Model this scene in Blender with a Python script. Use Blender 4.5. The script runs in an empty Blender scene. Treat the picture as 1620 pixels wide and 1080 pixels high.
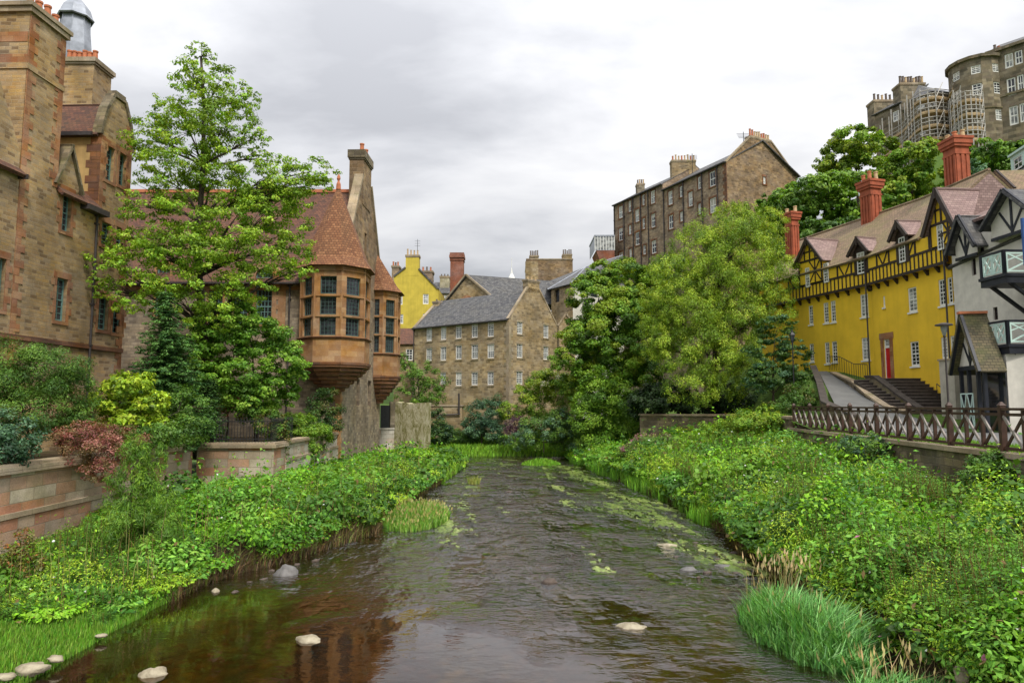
import bpy, math, random
import numpy as np
from mathutils import Vector

random.seed(7)
rng = np.random.default_rng(7)
SC = bpy.context.scene
COL = SC.collection
R = math.radians

# ------------------------------------------------------------------ camera
EYE = 4.5                      # metres above the water of the river
PITCH = math.atan(100 / 1080)
cam_data = bpy.data.cameras.new('camera')
cam_data.lens = 24.0
cam_data.sensor_width = 36.0
cam_data.clip_start = 0.1
cam_data.clip_end = 3000
cam = bpy.data.objects.new('camera', cam_data)
COL.objects.link(cam)
cam.location = (0, 0, EYE)
cam.rotation_euler = (math.pi / 2 + PITCH, 0, 0)
SC.camera = cam

# ------------------------------------------------------------------ light
SC.view_settings.view_transform = 'Standard'
SC.view_settings.look = 'None'
SC.view_settings.gamma = 1.0
SC.view_settings.exposure = 1.0
SC.cycles.max_bounces = 8
SC.cycles.transparent_max_bounces = 16
SC.cycles.diffuse_bounces = 3
SC.cycles.glossy_bounces = 3

SUN_EL, SUN_AZ = R(52), R(155)      # azimuth clockwise from +Y (the view direction)
sl = bpy.data.lights.new('sun', 'SUN')
sl.energy = 1.5
sl.angle = R(10)
sl.color = (1.0, 0.95, 0.87)
sun = bpy.data.objects.new('sun', sl)
COL.objects.link(sun)
sdir = Vector((math.sin(SUN_AZ) * math.cos(SUN_EL), math.cos(SUN_AZ) * math.cos(SUN_EL), math.sin(SUN_EL)))
sun.rotation_euler = sdir.to_track_quat('Z', 'Y').to_euler()
sun.location = (20, -20, 60)


class G:
    """small node graph writer"""
    def __init__(s, tree):
        s.t = tree
        tree.nodes.clear()

    def n(s, kind, ins=None, **attrs):
        nd = s.t.nodes.new(kind)
        for k, v in attrs.items():
            setattr(nd, k, v)
        for k, v in (ins or {}).items():
            sk = nd.inputs[k]
            if isinstance(v, bpy.types.NodeSocket):
                s.t.links.new(v, sk)
            else:
                if isinstance(v, (tuple, list)) and len(v) == 3 and sk.type == 'RGBA':
                    v = (*v, 1)
                sk.default_value = v
        return nd

    def ramp(s, fac, stops, interp='LINEAR'):
        nd = s.n('ShaderNodeValToRGB', {0: fac})
        cr = nd.color_ramp
        cr.interpolation = interp
        while len(cr.elements) < len(stops):
            cr.elements.new(0.5)
        for e, (p, c) in zip(cr.elements, stops):
            e.position = p
            e.color = (*c, 1) if len(c) == 3 else c
        return nd.outputs[0]

    def noise(s, vec, scale, detail=4, rough=0.55, dist=0.0, out=0):
        ins = {'Scale': scale, 'Detail': detail, 'Roughness': rough, 'Distortion': dist}
        if vec is not None:
            ins['Vector'] = vec
        return s.n('ShaderNodeTexNoise', ins).outputs[out]

    def math(s, op, a, b=0.0, clamp=False):
        return s.n('ShaderNodeMath', {0: a, 1: b}, operation=op, use_clamp=clamp).outputs[0]

    def mapping(s, vec, scale=(1, 1, 1), loc=(0, 0, 0), rot=(0, 0, 0)):
        return s.n('ShaderNodeMapping', {'Vector': vec, 'Scale': scale, 'Location': loc, 'Rotation': rot}).outputs[0]

    def mix(s, fac, a, b, blend='MIX'):
        nd = s.n('ShaderNodeMix', data_type='RGBA', blend_type=blend)
        for i, v in ((0, fac), (6, a), (7, b)):
            if isinstance(v, bpy.types.NodeSocket):
                s.t.links.new(v, nd.inputs[i])
            else:
                nd.inputs[i].default_value = (*v, 1) if isinstance(v, (tuple, list)) and len(v) == 3 else v
        return nd.outputs[2]


# ------------------------------------------------------------------ sky: sky texture under a procedural layer of cloud
world = bpy.data.worlds.new('World')
SC.world = world
world.use_nodes = True
g = G(world.node_tree)
sky = g.n('ShaderNodeTexSky', sky_type='NISHITA', sun_disc=False, sun_elevation=SUN_EL, sun_rotation=SUN_AZ)
tc = g.n('ShaderNodeTexCoord').outputs['Generated']
sx = g.n('ShaderNodeSeparateXYZ', {0: tc})
zup = g.math('MAXIMUM', sx.outputs[2], 0.0)
zz = g.math('ADD', zup, 0.22)
cv = g.n('ShaderNodeCombineXYZ', {0: g.math('DIVIDE', sx.outputs[0], zz), 1: g.math('DIVIDE', sx.outputs[1], zz), 2: 0.0}).outputs[0]
n1 = g.noise(g.mapping(cv, (0.8, 1.05, 1), (3.15, 0.3, 0)), 1.0, 5, 0.5, 0.4)
n2 = g.noise(g.mapping(cv, (0.9, 1.5, 1), (7.7, 3.1, 0)), 2.2, 6, 0.55, 0.2)
cl = g.math('ADD', g.math('MULTIPLY', n1, 0.62), g.math('MULTIPLY', n2, 0.38))
# whiter where the sun stands behind the cloud high on the right, greyer towards the left
side = g.math('MULTIPLY', sx.outputs[0], 0.055)
cl = g.math('ADD', cl, side)
ccol = g.ramp(cl, [(0.38, (2.75, 2.8, 2.98)), (0.46, (3.5, 3.55, 3.72)), (0.53, (4.35, 4.37, 4.5)), (0.60, (5.0, 5.0, 5.06)), (0.70, (6.0, 6.0, 6.02))])
# an overcast sky is brighter towards the zenith
zen = g.math('ADD', g.math('MULTIPLY', g.math('POWER', zup, 1.5), 2.6), 0.84)
ccol = g.mix(1.0, ccol, g.n('ShaderNodeCombineXYZ', {0: zen, 1: zen, 2: zen}).outputs[0], 'MULTIPLY')
skc = g.mix(0.95, sky.outputs[0], ccol)
bg = g.n('ShaderNodeBackground', {'Color': skc, 'Strength': 0.077})
g.n('ShaderNodeOutputWorld', {0: bg.outputs[0]})


# ------------------------------------------------------------------ numbers measured on the photograph (1620 x 1080)
def ray(px, py):
    yc = 1080 * math.cos(PITCH) - (540 - py) * math.sin(PITCH)
    rz = 1080 * math.sin(PITCH) + (540 - py) * math.cos(PITCH)
    return (px - 810) / yc, rz / yc


def onY(px, py, Y):
    dx, dz = ray(px, py)
    return (dx * Y, Y, EYE + dz * Y)


def onZ(px, py, z):
    dx, dz = ray(px, py)
    Y = (z - EYE) / dz
    return (dx * Y, Y, z)


class F:
    """vertical wall frame: s runs left to right as seen from outside, d outwards"""
    def __init__(s, A, B):
        s.A = Vector((A[0], A[1], 0))
        t = Vector((B[0] - A[0], B[1] - A[1], 0))
        s.w = t.length
        s.t = t.normalized()
        s.n = Vector((s.t.y, -s.t.x, 0))

    def P(s, a, z, d=0.0):
        v = s.A + s.t * a + s.n * d
        return (v.x, v.y, z)

    def px(s, px, py, d=0.0):
        dx, dz = ray(px, py)
        o = s.A + s.n * d
        den = dx * s.n.x + s.n.y
        k = (o.x * s.n.x + o.y * s.n.y) / den
        p = Vector((dx * k, k, 0))
        return (p - o).dot(s.t), EYE + dz * k

    def rect(s, x0, y0, x1, y1):
        xm, ym = (x0 + x1) / 2, (y0 + y1) / 2
        a0 = s.px(x0, ym)[0]; a1 = s.px(x1, ym)[0]
        zb = s.px(xm, y1)[1]; zt = s.px(xm, y0)[1]
        return (min(a0, a1), zb, max(a0, a1), zt)

    def shift(s, d, a0=0.0, a1=None):
        a1 = s.w if a1 is None else a1
        p, q = s.P(a0, 0, d), s.P(a1, 0, d)
        return F(p, q)


# ------------------------------------------------------------------ objects
def tag(o, label, cat, group=None, kind=None):
    if label: o['label'] = label
    if cat: o['category'] = cat
    if group: o['group'] = group
    if kind: o['kind'] = kind
    return o


def thing(name, label, cat, loc=(0, 0, 0), group=None):
    o = bpy.data.objects.new(name, None)
    o.empty_display_size = 0.3
    COL.objects.link(o)
    o.location = loc
    return tag(o, label, cat, group)


def root_loc(o):
    v = Vector((0, 0, 0))
    while o is not None:
        v = v + o.location
        o = o.parent
    return v


def clip_poly(poly, rect):
    """clip a convex (s,z) polygon against a rectangle"""
    s0, z0, s1, z1 = rect
    for ax, lim, keep in ((0, s0, 1), (0, s1, -1), (1, z0, 1), (1, z1, -1)):
        out = []
        for i in range(len(poly)):
            p, q = poly[i - 1], poly[i]
            a, b = (p[ax] - lim) * keep, (q[ax] - lim) * keep
            if (a > 0) != (b > 0):
                k = a / (a - b)
                out.append((p[0] + (q[0] - p[0]) * k, p[1] + (q[1] - p[1]) * k))
            if b > 0:
                out.append(q)
        poly = out
        if len(poly) < 3:
            return []
    return poly


class MB:
    def __init__(s):
        s.v, s.f = [], []

    def poly(s, pts):
        i = len(s.v)
        s.v += [tuple(p) for p in pts]
        s.f.append(tuple(range(i, i + len(pts))))
        return s

    def hexa(s, p):
        i = len(s.v)
        s.v += [tuple(q) for q in p]
        for f in ((0, 3, 2, 1), (4, 5, 6, 7), (0, 1, 5, 4), (1, 2, 6, 5), (2, 3, 7, 6), (3, 0, 4, 7)):
            s.f.append(tuple(i + k for k in f))
        return s

    def box(s, x0, y0, z0, x1, y1, z1):
        return s.hexa([(x0, y0, z0), (x1, y0, z0), (x1, y1, z0), (x0, y1, z0), (x0, y0, z1), (x1, y0, z1), (x1, y1, z1), (x0, y1, z1)])

    def fbox(s, fr, a0, a1, z0, z1, d0, d1):
        return s.hexa([fr.P(a0, z0, d1), fr.P(a1, z0, d1), fr.P(a1, z0, d0), fr.P(a0, z0, d0), fr.P(a0, z1, d1), fr.P(a1, z1, d1), fr.P(a1, z1, d0), fr.P(a0, z1, d0)])

    def fbar(s, fr, p, q, w, d0, d1):
        """a flat bar on a wall frame from p to q (s,z), width w"""
        a, b = Vector(p), Vector(q)
        t = (b - a).normalized()
        m = Vector((-t.y, t.x)) * w / 2
        c = [a - m, b - m, b + m, a + m]
        return s.hexa([fr.P(x.x, x.y, d0) for x in c] + [fr.P(x.x, x.y, d1) for x in c])

    def slab(s, pts, th):
        """a quad or polygon given thickness downwards along its normal"""
        P = [Vector(p) for p in pts]
        nrm = (P[1] - P[0]).cross(P[2] - P[0]).normalized()
        if nrm.z < 0: nrm = -nrm
        L = [p - nrm * th for p in P]
        n = len(P); i = len(s.v)
        s.v += [tuple(p) for p in P] + [tuple(p) for p in L]
        s.f.append(tuple(range(i, i + n)))
        s.f.append(tuple(range(i + 2 * n - 1, i + n - 1, -1)))
        for k in range(n):
            k2 = (k + 1) % n
            s.f.append((i + k, i + n + k, i + n + k2, i + k2))
        return s

    def tube(s, p, q, r0, r1=None, n=8, cap=True):
        r1 = r0 if r1 is None else r1
        p, q = Vector(p), Vector(q)
        t = (q - p)
        if t.length < 1e-6: return s
        t.normalize()
        a = t.orthogonal().normalized(); b = t.cross(a)
        i = len(s.v)
        for c, r in ((p, r0), (q, r1)):
            for k in range(n):
                an = 2 * math.pi * k / n
                s.v.append(tuple(c + (a * math.cos(an) + b * math.sin(an)) * r))
        for k in range(n):
            k2 = (k + 1) % n
            s.f.append((i + k, i + k2, i + n + k2, i + n + k))
        if cap:
            s.f.append(tuple(range(i + n - 1, i - 1, -1)))
            s.f.append(tuple(range(i + n, i + 2 * n)))
        return s

    def path(s, pts, r0, r1, n=6):
        m = len(pts) - 1
        for k in range(m):
            s.tube(pts[k], pts[k + 1], r0 + (r1 - r0) * k / m, r0 + (r1 - r0) * (k + 1) / m, n, cap=(k == m - 1))
        return s

    def ngon(s, cx, cy, r0, z0, r1, z1, n=8, rot=0.0, cap=True, a0=None, a1=None):
        i = len(s.v)
        for r, z in ((r0, z0), (r1, z1)):
            for k in range(n):
                an = rot + 2 * math.pi * k / n
                s.v.append((cx + r * math.cos(an), cy + r * math.sin(an), z))
        for k in range(n):
            k2 = (k + 1) % n
            s.f.append((i + k, i + k2, i + n + k2, i + n + k))
        if cap:
            s.f.append(tuple(range(i + n - 1, i - 1, -1)))
            s.f.append(tuple(range(i + n, i + 2 * n)))
        return s

    def lathe(s, cx, cy, prof, n=12, rot=0.0):
        for (r0, z0), (r1, z1) in zip(prof[:-1], prof[1:]):
            s.ngon(cx, cy, r0, z0, r1, z1, n, rot, cap=False)
        return s

    def wall(s, fr, poly, holes=(), depth=0.18, d=0.0, sides=True):
        """convex (s,z) polygon with real openings and reveals"""
        xs = sorted({min(p[0] for p in poly), max(p[0] for p in poly)} | {h[0] for h in holes} | {h[2] for h in holes})
        zs = sorted({min(p[1] for p in poly), max(p[1] for p in poly)} | {h[1] for h in holes} | {h[3] for h in holes})
        for a0, a1 in zip(xs[:-1], xs[1:]):
            for z0, z1 in zip(zs[:-1], zs[1:]):
                if a1 - a0 < 1e-5 or z1 - z0 < 1e-5: continue
                am, zm = (a0 + a1) / 2, (z0 + z1) / 2
                if any(h[0] < am < h[2] and h[1] < zm < h[3] for h in holes): continue
                c = clip_poly(list(poly), (a0, z0, a1, z1))
                if len(c) >= 3:
                    s.poly([fr.P(x, z, d) for x, z in c])
        for a0, z0, a1, z1 in holes:
            e = d - depth
            s.poly([fr.P(a0, z0, d), fr.P(a0, z0, e), fr.P(a0, z1, e), fr.P(a0, z1, d)])
            s.poly([fr.P(a1, z0, e), fr.P(a1, z0, d), fr.P(a1, z1, d), fr.P(a1, z1, e)])
            s.poly([fr.P(a0, z1, e), fr.P(a1, z1, e), fr.P(a1, z1, d), fr.P(a0, z1, d)])
            s.poly([fr.P(a0, z0, d), fr.P(a1, z0, d), fr.P(a1, z0, e), fr.P(a0, z0, e)])
        return s

    def build(s, name, mat, parent=None, smooth=False):
        me = bpy.data.meshes.new(name)
        off = root_loc(parent) if parent is not None else Vector((0, 0, 0))
        V = np.array(s.v, dtype=np.float64) - np.array(off)
        me.from_pydata(V.tolist(), [], s.f)
        uv = me.uv_layers.new(name='UVMap')
        co = np.array(s.v)
        out = []
        for f in s.f:
            p = co[list(f)]
            nn = np.zeros(3)
            for k in range(len(f)):
                nn += np.cross(p[k] - p[0], p[(k + 1) % len(f)] - p[0])
            L = np.linalg.norm(nn)
            nn = nn / L if L > 1e-12 else np.array([0, 0, 1.0])
            if abs(nn[2]) > 0.985:
                t = np.array([1.0, 0, 0]); b = np.array([0, 1.0, 0])
            else:
                t = np.array([-nn[1], nn[0], 0]); t /= np.linalg.norm(t)
                if nn[2] < 0: pass
                b = np.cross(nn, t)
            out.append(np.stack([p @ t, p @ b], 1))
        uv.data.foreach_set('uv', np.concatenate(out).astype(np.float32).ravel())
        me.materials.append(mat)
        if smooth:
            me.polygons.foreach_set('use_smooth', [True] * len(me.polygons))
        o = bpy.data.objects.new(name, me)
        COL.objects.link(o)
        if parent is not None: o.parent = parent
        return o


# ------------------------------------------------------------------ value noise for shapes
def vnoise(x, y, seed=0):
    x = np.asarray(x, float); y = np.asarray(y, float)
    xi = np.floor(x).astype(np.int64); yi = np.floor(y).astype(np.int64)
    xf, yf = x - xi, y - yi
    u = xf * xf * (3 - 2 * xf); v = yf * yf * (3 - 2 * yf)

    def h(a, b):
        n = (a * 374761393 + b * 668265263 + seed * 2147483647) & 0xffffffff
        n = ((n ^ (n >> 13)) * 1274126177) & 0xffffffff
        return ((n ^ (n >> 16)) & 0xffff) / 65535.0
    return (h(xi, yi) * (1 - u) + h(xi + 1, yi) * u) * (1 - v) + (h(xi, yi + 1) * (1 - u) + h(xi + 1, yi + 1) * u) * v


def fbm(x, y, seed=0, o=4):
    t, a, f = 0, 0.5, 1.0
    for k in range(o):
        t = t + a * vnoise(np.asarray(x) * f, np.asarray(y) * f, seed + k * 17)
        a *= 0.5; f *= 2.03
    return t / (1 - 0.5 ** o)


# ------------------------------------------------------------------ materials
def newmat(name):
    m = bpy.data.materials.new(name)
    m.use_nodes = True
    return m, G(m.node_tree)


def finish(g, base, rough=0.8, bump=None, bstr=0.3, bdist=0.02, spec=0.3, metal=0.0):
    ins = {'Base Color': base, 'Roughness': rough, 'Specular IOR Level': spec, 'Metallic': metal}
    if bump is not None:
        ins['Normal'] = g.n('ShaderNodeBump', {'Height': bump, 'Strength': bstr, 'Distance': bdist}).outputs[0]
    b = g.n('ShaderNodeBsdfPrincipled', ins)
    g.n('ShaderNodeOutputMaterial', {0: b.outputs[0]})


def masonry(name, cols, mortar, bw=0.42, rh=0.2, ms=0.012, dist=0.06, stain=0.45, rough=0.9, stain_col=(0.05, 0.042, 0.032), bstr=0.6, moss=0.0):
    m, g = newmat(name)
    uv = g.n('ShaderNodeTexCoord').outputs['UV']
    dn = g.noise(uv, 1.1, 3, 0.5, out=1)
    off = g.n('ShaderNodeVectorMath', {0: dn, 1: (0.5, 0.5, 0.5)}, operation='SUBTRACT').outputs[0]
    off = g.n('ShaderNodeVectorMath', {0: off, 1: (dist * 4, dist * 2, 0)}, operation='MULTIPLY').outputs[0]
    v = g.n('ShaderNodeVectorMath', {0: uv, 1: off}, operation='ADD').outputs[0]
    br = g.n('ShaderNodeTexBrick', {'Vector': v, 'Color1': (0, 0, 0), 'Color2': (1, 1, 1), 'Mortar': (0.5, 0.5, 0.5), 'Scale': 1.0,
                                    'Mortar Size': ms, 'Mortar Smooth': 0.3, 'Bias': 0.0, 'Brick Width': bw, 'Row Height': rh}, offset=0.5, squash=0.7, squash_frequency=3)
    k = len(cols)
    st = g.ramp(br.outputs[0], [((i + 0.5) / k, c) for i, c in enumerate(cols)])
    fine = g.noise(uv, 22, 4, 0.65)
    st = g.mix(0.5, st, g.ramp(fine, [(0.25, (0.45, 0.45, 0.45)), (0.75, (1.5, 1.5, 1.5))]), 'MULTIPLY')
    c = g.mix(br.outputs[1], st, mortar)
    big = g.noise(g.mapping(uv, (0.35, 0.16, 1)), 1.0, 5, 0.65)
    fac = g.ramp(big, [(0.42, (0, 0, 0)), (0.72, (stain, stain, stain))])
    c = g.mix(fac, c, stain_col)
    hv = g.noise(g.mapping(uv, (0.5, 0.6, 1), (11, 7, 0)), 0.9, 6, 0.7)
    sat = g.n('ShaderNodeMapRange', {0: hv, 1: 0.3, 2: 0.7, 3: 0.75, 4: 1.2}).outputs[0]
    val = g.n('ShaderNodeMapRange', {0: g.noise(uv, 0.45, 5, 0.7), 1: 0.3, 2: 0.7, 3: 0.6, 4: 1.3}).outputs[0]
    c = g.n('ShaderNodeHueSaturation', {'Saturation': sat, 'Value': val, 'Color': c}).outputs[0]
    if moss:
        mo = g.noise(g.mapping(uv, (0.8, 0.5, 1), (5, 3, 0)), 1.2, 6, 0.7)
        c = g.mix(g.ramp(mo, [(0.5, (0, 0, 0)), (0.68, (moss, moss, moss))]), c, (0.13, 0.14, 0.03))
    h = g.math('SUBTRACT', g.math('MULTIPLY', fine, 0.5), g.math('MULTIPLY', br.outputs[1], 1.0))
    h = g.math('ADD', h, g.math('MULTIPLY', br.outputs[0], 0.35))
    finish(g, c, rough, h, bstr, 0.03, 0.2)
    return m


def rooftile(name, cols, gap, bw=0.18, rh=0.13, stain=0.4, stain_col=(0.06, 0.06, 0.03), rough=0.8, bstr=0.5):
    m, g = newmat(name)
    uv = g.n('ShaderNodeTexCoord').outputs['UV']
    v = g.n('ShaderNodeVectorMath', {0: uv, 1: g.n('ShaderNodeVectorMath', {0: g.noise(uv, 0.8, 2, out=1), 1: (0.05, 0.03, 0)}, operation='MULTIPLY').outputs[0]}, operation='ADD').outputs[0]
    br = g.n('ShaderNodeTexBrick', {'Vector': v, 'Color1': (0, 0, 0), 'Color2': (1, 1, 1), 'Mortar': (0.5, 0.5, 0.5), 'Scale': 1.0,
                                    'Mortar Size': 0.012, 'Mortar Smooth': 0.2, 'Bias': 0.0, 'Brick Width': bw, 'Row Height': rh}, offset=0.5)
    k = len(cols)
    c = g.ramp(br.outputs[0], [((i + 0.5) / k, q) for i, q in enumerate(cols)])
    c = g.mix(br.outputs[1], c, gap)
    big = g.noise(uv, 0.5, 6, 0.65)
    c = g.mix(g.ramp(big, [(0.45, (0, 0, 0)), (0.7, (stain, stain, stain))]), c, stain_col)
    # each course overlaps the one under it
    vv = g.n('ShaderNodeSeparateXYZ', {0: v}).outputs[1]
    saw = g.math('FRACT', g.math('DIVIDE', vv, rh))
    h = g.math('ADD', g.math('MULTIPLY', saw, -0.8), g.math('MULTIPLY', br.outputs[0], 0.4))
    finish(g, c, rough, h, bstr, 0.025, 0.25)
    return m


def plain(name, col, rough=0.6, var=0.25, scale=3.0, bstr=0.1, metal=0.0, spec=0.35, streak=0.0):
    m, g = newmat(name)
    co = g.n('ShaderNodeTexCoord').outputs['Object']
    n = g.noise(co, scale, 6, 0.6)
    d = tuple(x * (1 - var) for x in col); u = tuple(min(1, x * (1 + var)) for x in col)
    c = g.ramp(n, [(0.3, d), (0.7, u)])
    if streak:
        s2 = g.noise(g.mapping(co, (1.5, 1.5, 0.12)), 1.6, 5, 0.65)
        c = g.mix(g.ramp(s2, [(0.48, (0, 0, 0)), (0.75, (streak, streak, streak))]), c, tuple(x * 0.35 for x in col))
    finish(g, c, rough, g.noise(co, scale * 8, 4, 0.6), bstr, 0.01, spec, metal)
    return m


def glassmat(name, col, rough=0.06):
    m, g = newmat(name)
    co = g.n('ShaderNodeTexCoord').outputs['Object']
    n = g.noise(co, 1.7, 2, 0.5)
    c = g.ramp(n, [(0.4, tuple(x * 0.45 for x in col)), (0.62, tuple(x * 1.5 for x in col))])
    finish(g, c, rough, g.noise(co, 1.2, 2), 0.04, 0.02, 0.6)
    return m


M = {}
M['rubble'] = masonry('brown_rubble_stone', [(0.24, 0.155, 0.08), (0.36, 0.24, 0.115), (0.44, 0.30, 0.145), (0.49, 0.34, 0.17), (0.41, 0.26, 0.12), (0.38, 0.28, 0.17), (0.46, 0.30, 0.13)], (0.40, 0.30, 0.18), 0.42, 0.15, 0.013, 0.07, 0.5)
M['rubble_grey'] = masonry('grey_brown_stone', [(0.22, 0.17, 0.12), (0.32, 0.25, 0.17), (0.38, 0.30, 0.20), (0.27, 0.21, 0.14), (0.42, 0.33, 0.22)], (0.27, 0.22, 0.16), 0.42, 0.19, 0.014, 0.03, 0.5)
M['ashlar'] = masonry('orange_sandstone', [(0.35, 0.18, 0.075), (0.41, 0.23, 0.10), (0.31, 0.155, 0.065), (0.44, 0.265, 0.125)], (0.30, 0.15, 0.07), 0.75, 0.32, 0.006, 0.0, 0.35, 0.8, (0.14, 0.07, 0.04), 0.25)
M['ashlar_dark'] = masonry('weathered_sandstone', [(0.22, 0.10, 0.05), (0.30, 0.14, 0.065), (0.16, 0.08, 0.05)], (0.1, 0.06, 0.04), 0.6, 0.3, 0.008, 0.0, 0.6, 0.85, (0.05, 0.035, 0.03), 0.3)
M['quoin'] = masonry('sandstone_quoins', [(0.37, 0.17, 0.08), (0.44, 0.25, 0.12), (0.30, 0.13, 0.06)], (0.26, 0.15, 0.08), 0.5, 0.3, 0.008, 0.0, 0.4, 0.85, (0.1, 0.05, 0.03), 0.3)
M['mill'] = masonry('buff_rubble_stone', [(0.23, 0.17, 0.095), (0.34, 0.25, 0.135), (0.40, 0.30, 0.165), (0.46, 0.35, 0.20), (0.31, 0.22, 0.115), (0.40, 0.29, 0.155)], (0.36, 0.28, 0.17), 0.55, 0.26, 0.022, 0.10, 0.45, stain_col=(0.07, 0.055, 0.035))
M['tenement'] = masonry('sooty_brown_stone', [(0.27, 0.195, 0.135), (0.36, 0.265, 0.175), (0.44, 0.325, 0.215), (0.31, 0.225, 0.15)], (0.25, 0.19, 0.13), 0.55, 0.26, 0.015, 0.05, 0.5)
M['gable_stone'] = masonry('patchy_gable_stone', [(0.18, 0.125, 0.07), (0.32, 0.22, 0.12), (0.40, 0.28, 0.15), (0.25, 0.17, 0.10), (0.30, 0.20, 0.11)], (0.30, 0.22, 0.14), 0.6, 0.28, 0.02, 0.1, 0.6, stain_col=(0.09, 0.06, 0.04))
M['crescent'] = masonry('olive_brown_stone', [(0.14, 0.12, 0.08), (0.24, 0.20, 0.13), (0.30, 0.25, 0.165), (0.20, 0.16, 0.11)], (0.2, 0.17, 0.12), 0.8, 0.36, 0.014, 0.0, 0.5)
M['garden_wall'] = masonry('pink_and_grey_ashlar', [(0.42, 0.20, 0.12), (0.44, 0.36, 0.26), (0.46, 0.24, 0.14), (0.38, 0.30, 0.22), (0.52, 0.44, 0.33)], (0.30, 0.24, 0.17), 0.95, 0.36, 0.012, 0.02, 0.45, stain_col=(0.12, 0.11, 0.07), moss=0.3)
M['white_wall'] = masonry('limewashed_stone', [(0.50, 0.45, 0.37), (0.60, 0.55, 0.47), (0.44, 0.30, 0.2), (0.55, 0.5, 0.42)], (0.36, 0.3, 0.22), 0.9, 0.36, 0.012, 0.03, 0.5, stain_col=(0.15, 0.13, 0.09), moss=0.3)
M['coping'] = masonry('lichened_coping_stone', [(0.36, 0.28, 0.19), (0.44, 0.35, 0.24), (0.32, 0.25, 0.17)], (0.2, 0.16, 0.1), 1.1, 0.9, 0.008, 0.0, 0.5, stain_col=(0.12, 0.10, 0.06), moss=0.4)
M['river_wall'] = masonry('mossy_retaining_stone', [(0.12, 0.095, 0.06), (0.22, 0.18, 0.11), (0.28, 0.22, 0.14), (0.16, 0.13, 0.08)], (0.16, 0.13, 0.09), 0.5, 0.24, 0.02, 0.1, 0.6, moss=0.5)
M['ruin'] = masonry('mossy_pale_render', [(0.42, 0.38, 0.26), (0.50, 0.45, 0.32), (0.36, 0.32, 0.2)], (0.3, 0.26, 0.17), 0.4, 0.9, 0.02, 0.12, 0.6, stain_col=(0.13, 0.11, 0.06), moss=0.85)
m, g = newmat('streaked_mossy_render')
co = g.n('ShaderNodeTexCoord').outputs['Object']
n_ = g.noise(g.mapping(co, (1.6, 1.6, .8)), 1.6, 8, 0.75, 0.9)
c_ = g.ramp(n_, [(0.32, (0.10, 0.10, 0.03)), (0.44, (0.24, 0.22, 0.10)), (0.55, (0.42, 0.38, 0.25)), (0.7, (0.52, 0.48, 0.36))])
finish(g, c_, .95, g.noise(g.mapping(co, (1, 1, .4)), 7, 6, .7), .9, .08, .1)
M['ruin_render'] = m
M['brick'] = masonry('red_brick', [(0.30, 0.10, 0.06), (0.36, 0.13, 0.075), (0.26, 0.085, 0.05)], (0.3, 0.2, 0.14), 0.23, 0.075, 0.008, 0.0, 0.35)
M['chimney_red'] = plain('deep_red_brick', (0.34, 0.085, 0.038), 0.75, 0.3, 2.2, 0.3, streak=0.4)
M['concrete'] = plain('pale_grey_harl', (0.42, 0.39, 0.32), 0.9, 0.2, 2.0, 0.4, streak=0.3)
M['harl_white'] = plain('off_white_harl', (0.62, 0.59, 0.52), 0.9, 0.12, 2.2, 0.3, streak=0.15)
M['harl_cream'] = plain('cream_harl', (0.50, 0.33, 0.13), 0.9, 0.15, 1.4, 0.3, streak=0.35)
M['yellow'] = plain('mustard_yellow_render', (0.77, 0.50, 0.03), 0.85, 0.13, 0.5, 0.35, streak=0.14)
M['yellow_far'] = plain('faded_yellow_render', (0.55, 0.43, 0.06), 0.85, 0.16, 1.0, 0.3, streak=0.3)
M['timber'] = plain('dark_stained_timber', (0.035, 0.022, 0.017), 0.6, 0.35, 4, 0.2)
M['timber_black'] = plain('black_blue_timber', (0.016, 0.018, 0.026), 0.5, 0.3, 4, 0.2)
M['tile_red'] = rooftile('red_clay_tile', [(0.15, 0.066, 0.040), (0.11, 0.05, 0.034), (0.18, 0.082, 0.048), (0.09, 0.045, 0.034)], (0.05, 0.028, 0.022), 0.20, 0.17, 0.4)
M['tile_spire'] = rooftile('orange_clay_tile', [(0.23, 0.10, 0.045), (0.17, 0.07, 0.033), (0.29, 0.135, 0.062)], (0.05, 0.025, 0.018), 0.20, 0.17, 0.25, bstr=0.8)
M['tile_brown'] = rooftile('mossy_brown_tile', [(0.22, 0.15, 0.10), (0.28, 0.19, 0.12), (0.18, 0.13, 0.08)], (0.08, 0.06, 0.04), 0.22, 0.15, 0.6, (0.20, 0.19, 0.07))
M['tile_pink'] = rooftile('pink_slate', [(0.26, 0.175, 0.16), (0.21, 0.14, 0.13), (0.31, 0.215, 0.195)], (0.13, 0.09, 0.08), 0.25, 0.16, 0.3, (0.18, 0.15, 0.10))
M['tile_moss'] = rooftile('dark_mossy_tile', [(0.12, 0.10, 0.06), (0.15, 0.12, 0.07), (0.09, 0.08, 0.05)], (0.04, 0.035, 0.025), 0.22, 0.15, 0.7, (0.12, 0.13, 0.04))
M['slate'] = rooftile('grey_slate', [(0.075, 0.075, 0.078), (0.10, 0.10, 0.10), (0.14, 0.135, 0.13), (0.055, 0.055, 0.06)], (0.03, 0.03, 0.03), 0.30, 0.22, 0.4, (0.10, 0.09, 0.065), 0.6)
M['lead'] = plain('lead_sheet', (0.30, 0.32, 0.36), 0.4, 0.35, 1.3, 0.15, metal=0.35, spec=0.5)
M['pot'] = plain('terracotta_pot', (0.46, 0.16, 0.075), 0.8, 0.25, 5, 0.2)
M['pot_buff'] = plain('buff_clay_pot', (0.50, 0.36, 0.20), 0.8, 0.25, 5, 0.2)
M['pot_dark'] = plain('sooty_clay_pot', (0.14, 0.11, 0.09), 0.8, 0.25, 5, 0.2)
M['white'] = plain('white_painted_wood', (0.74, 0.74, 0.70), 0.5, 0.06, 3, 0.03)
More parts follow.
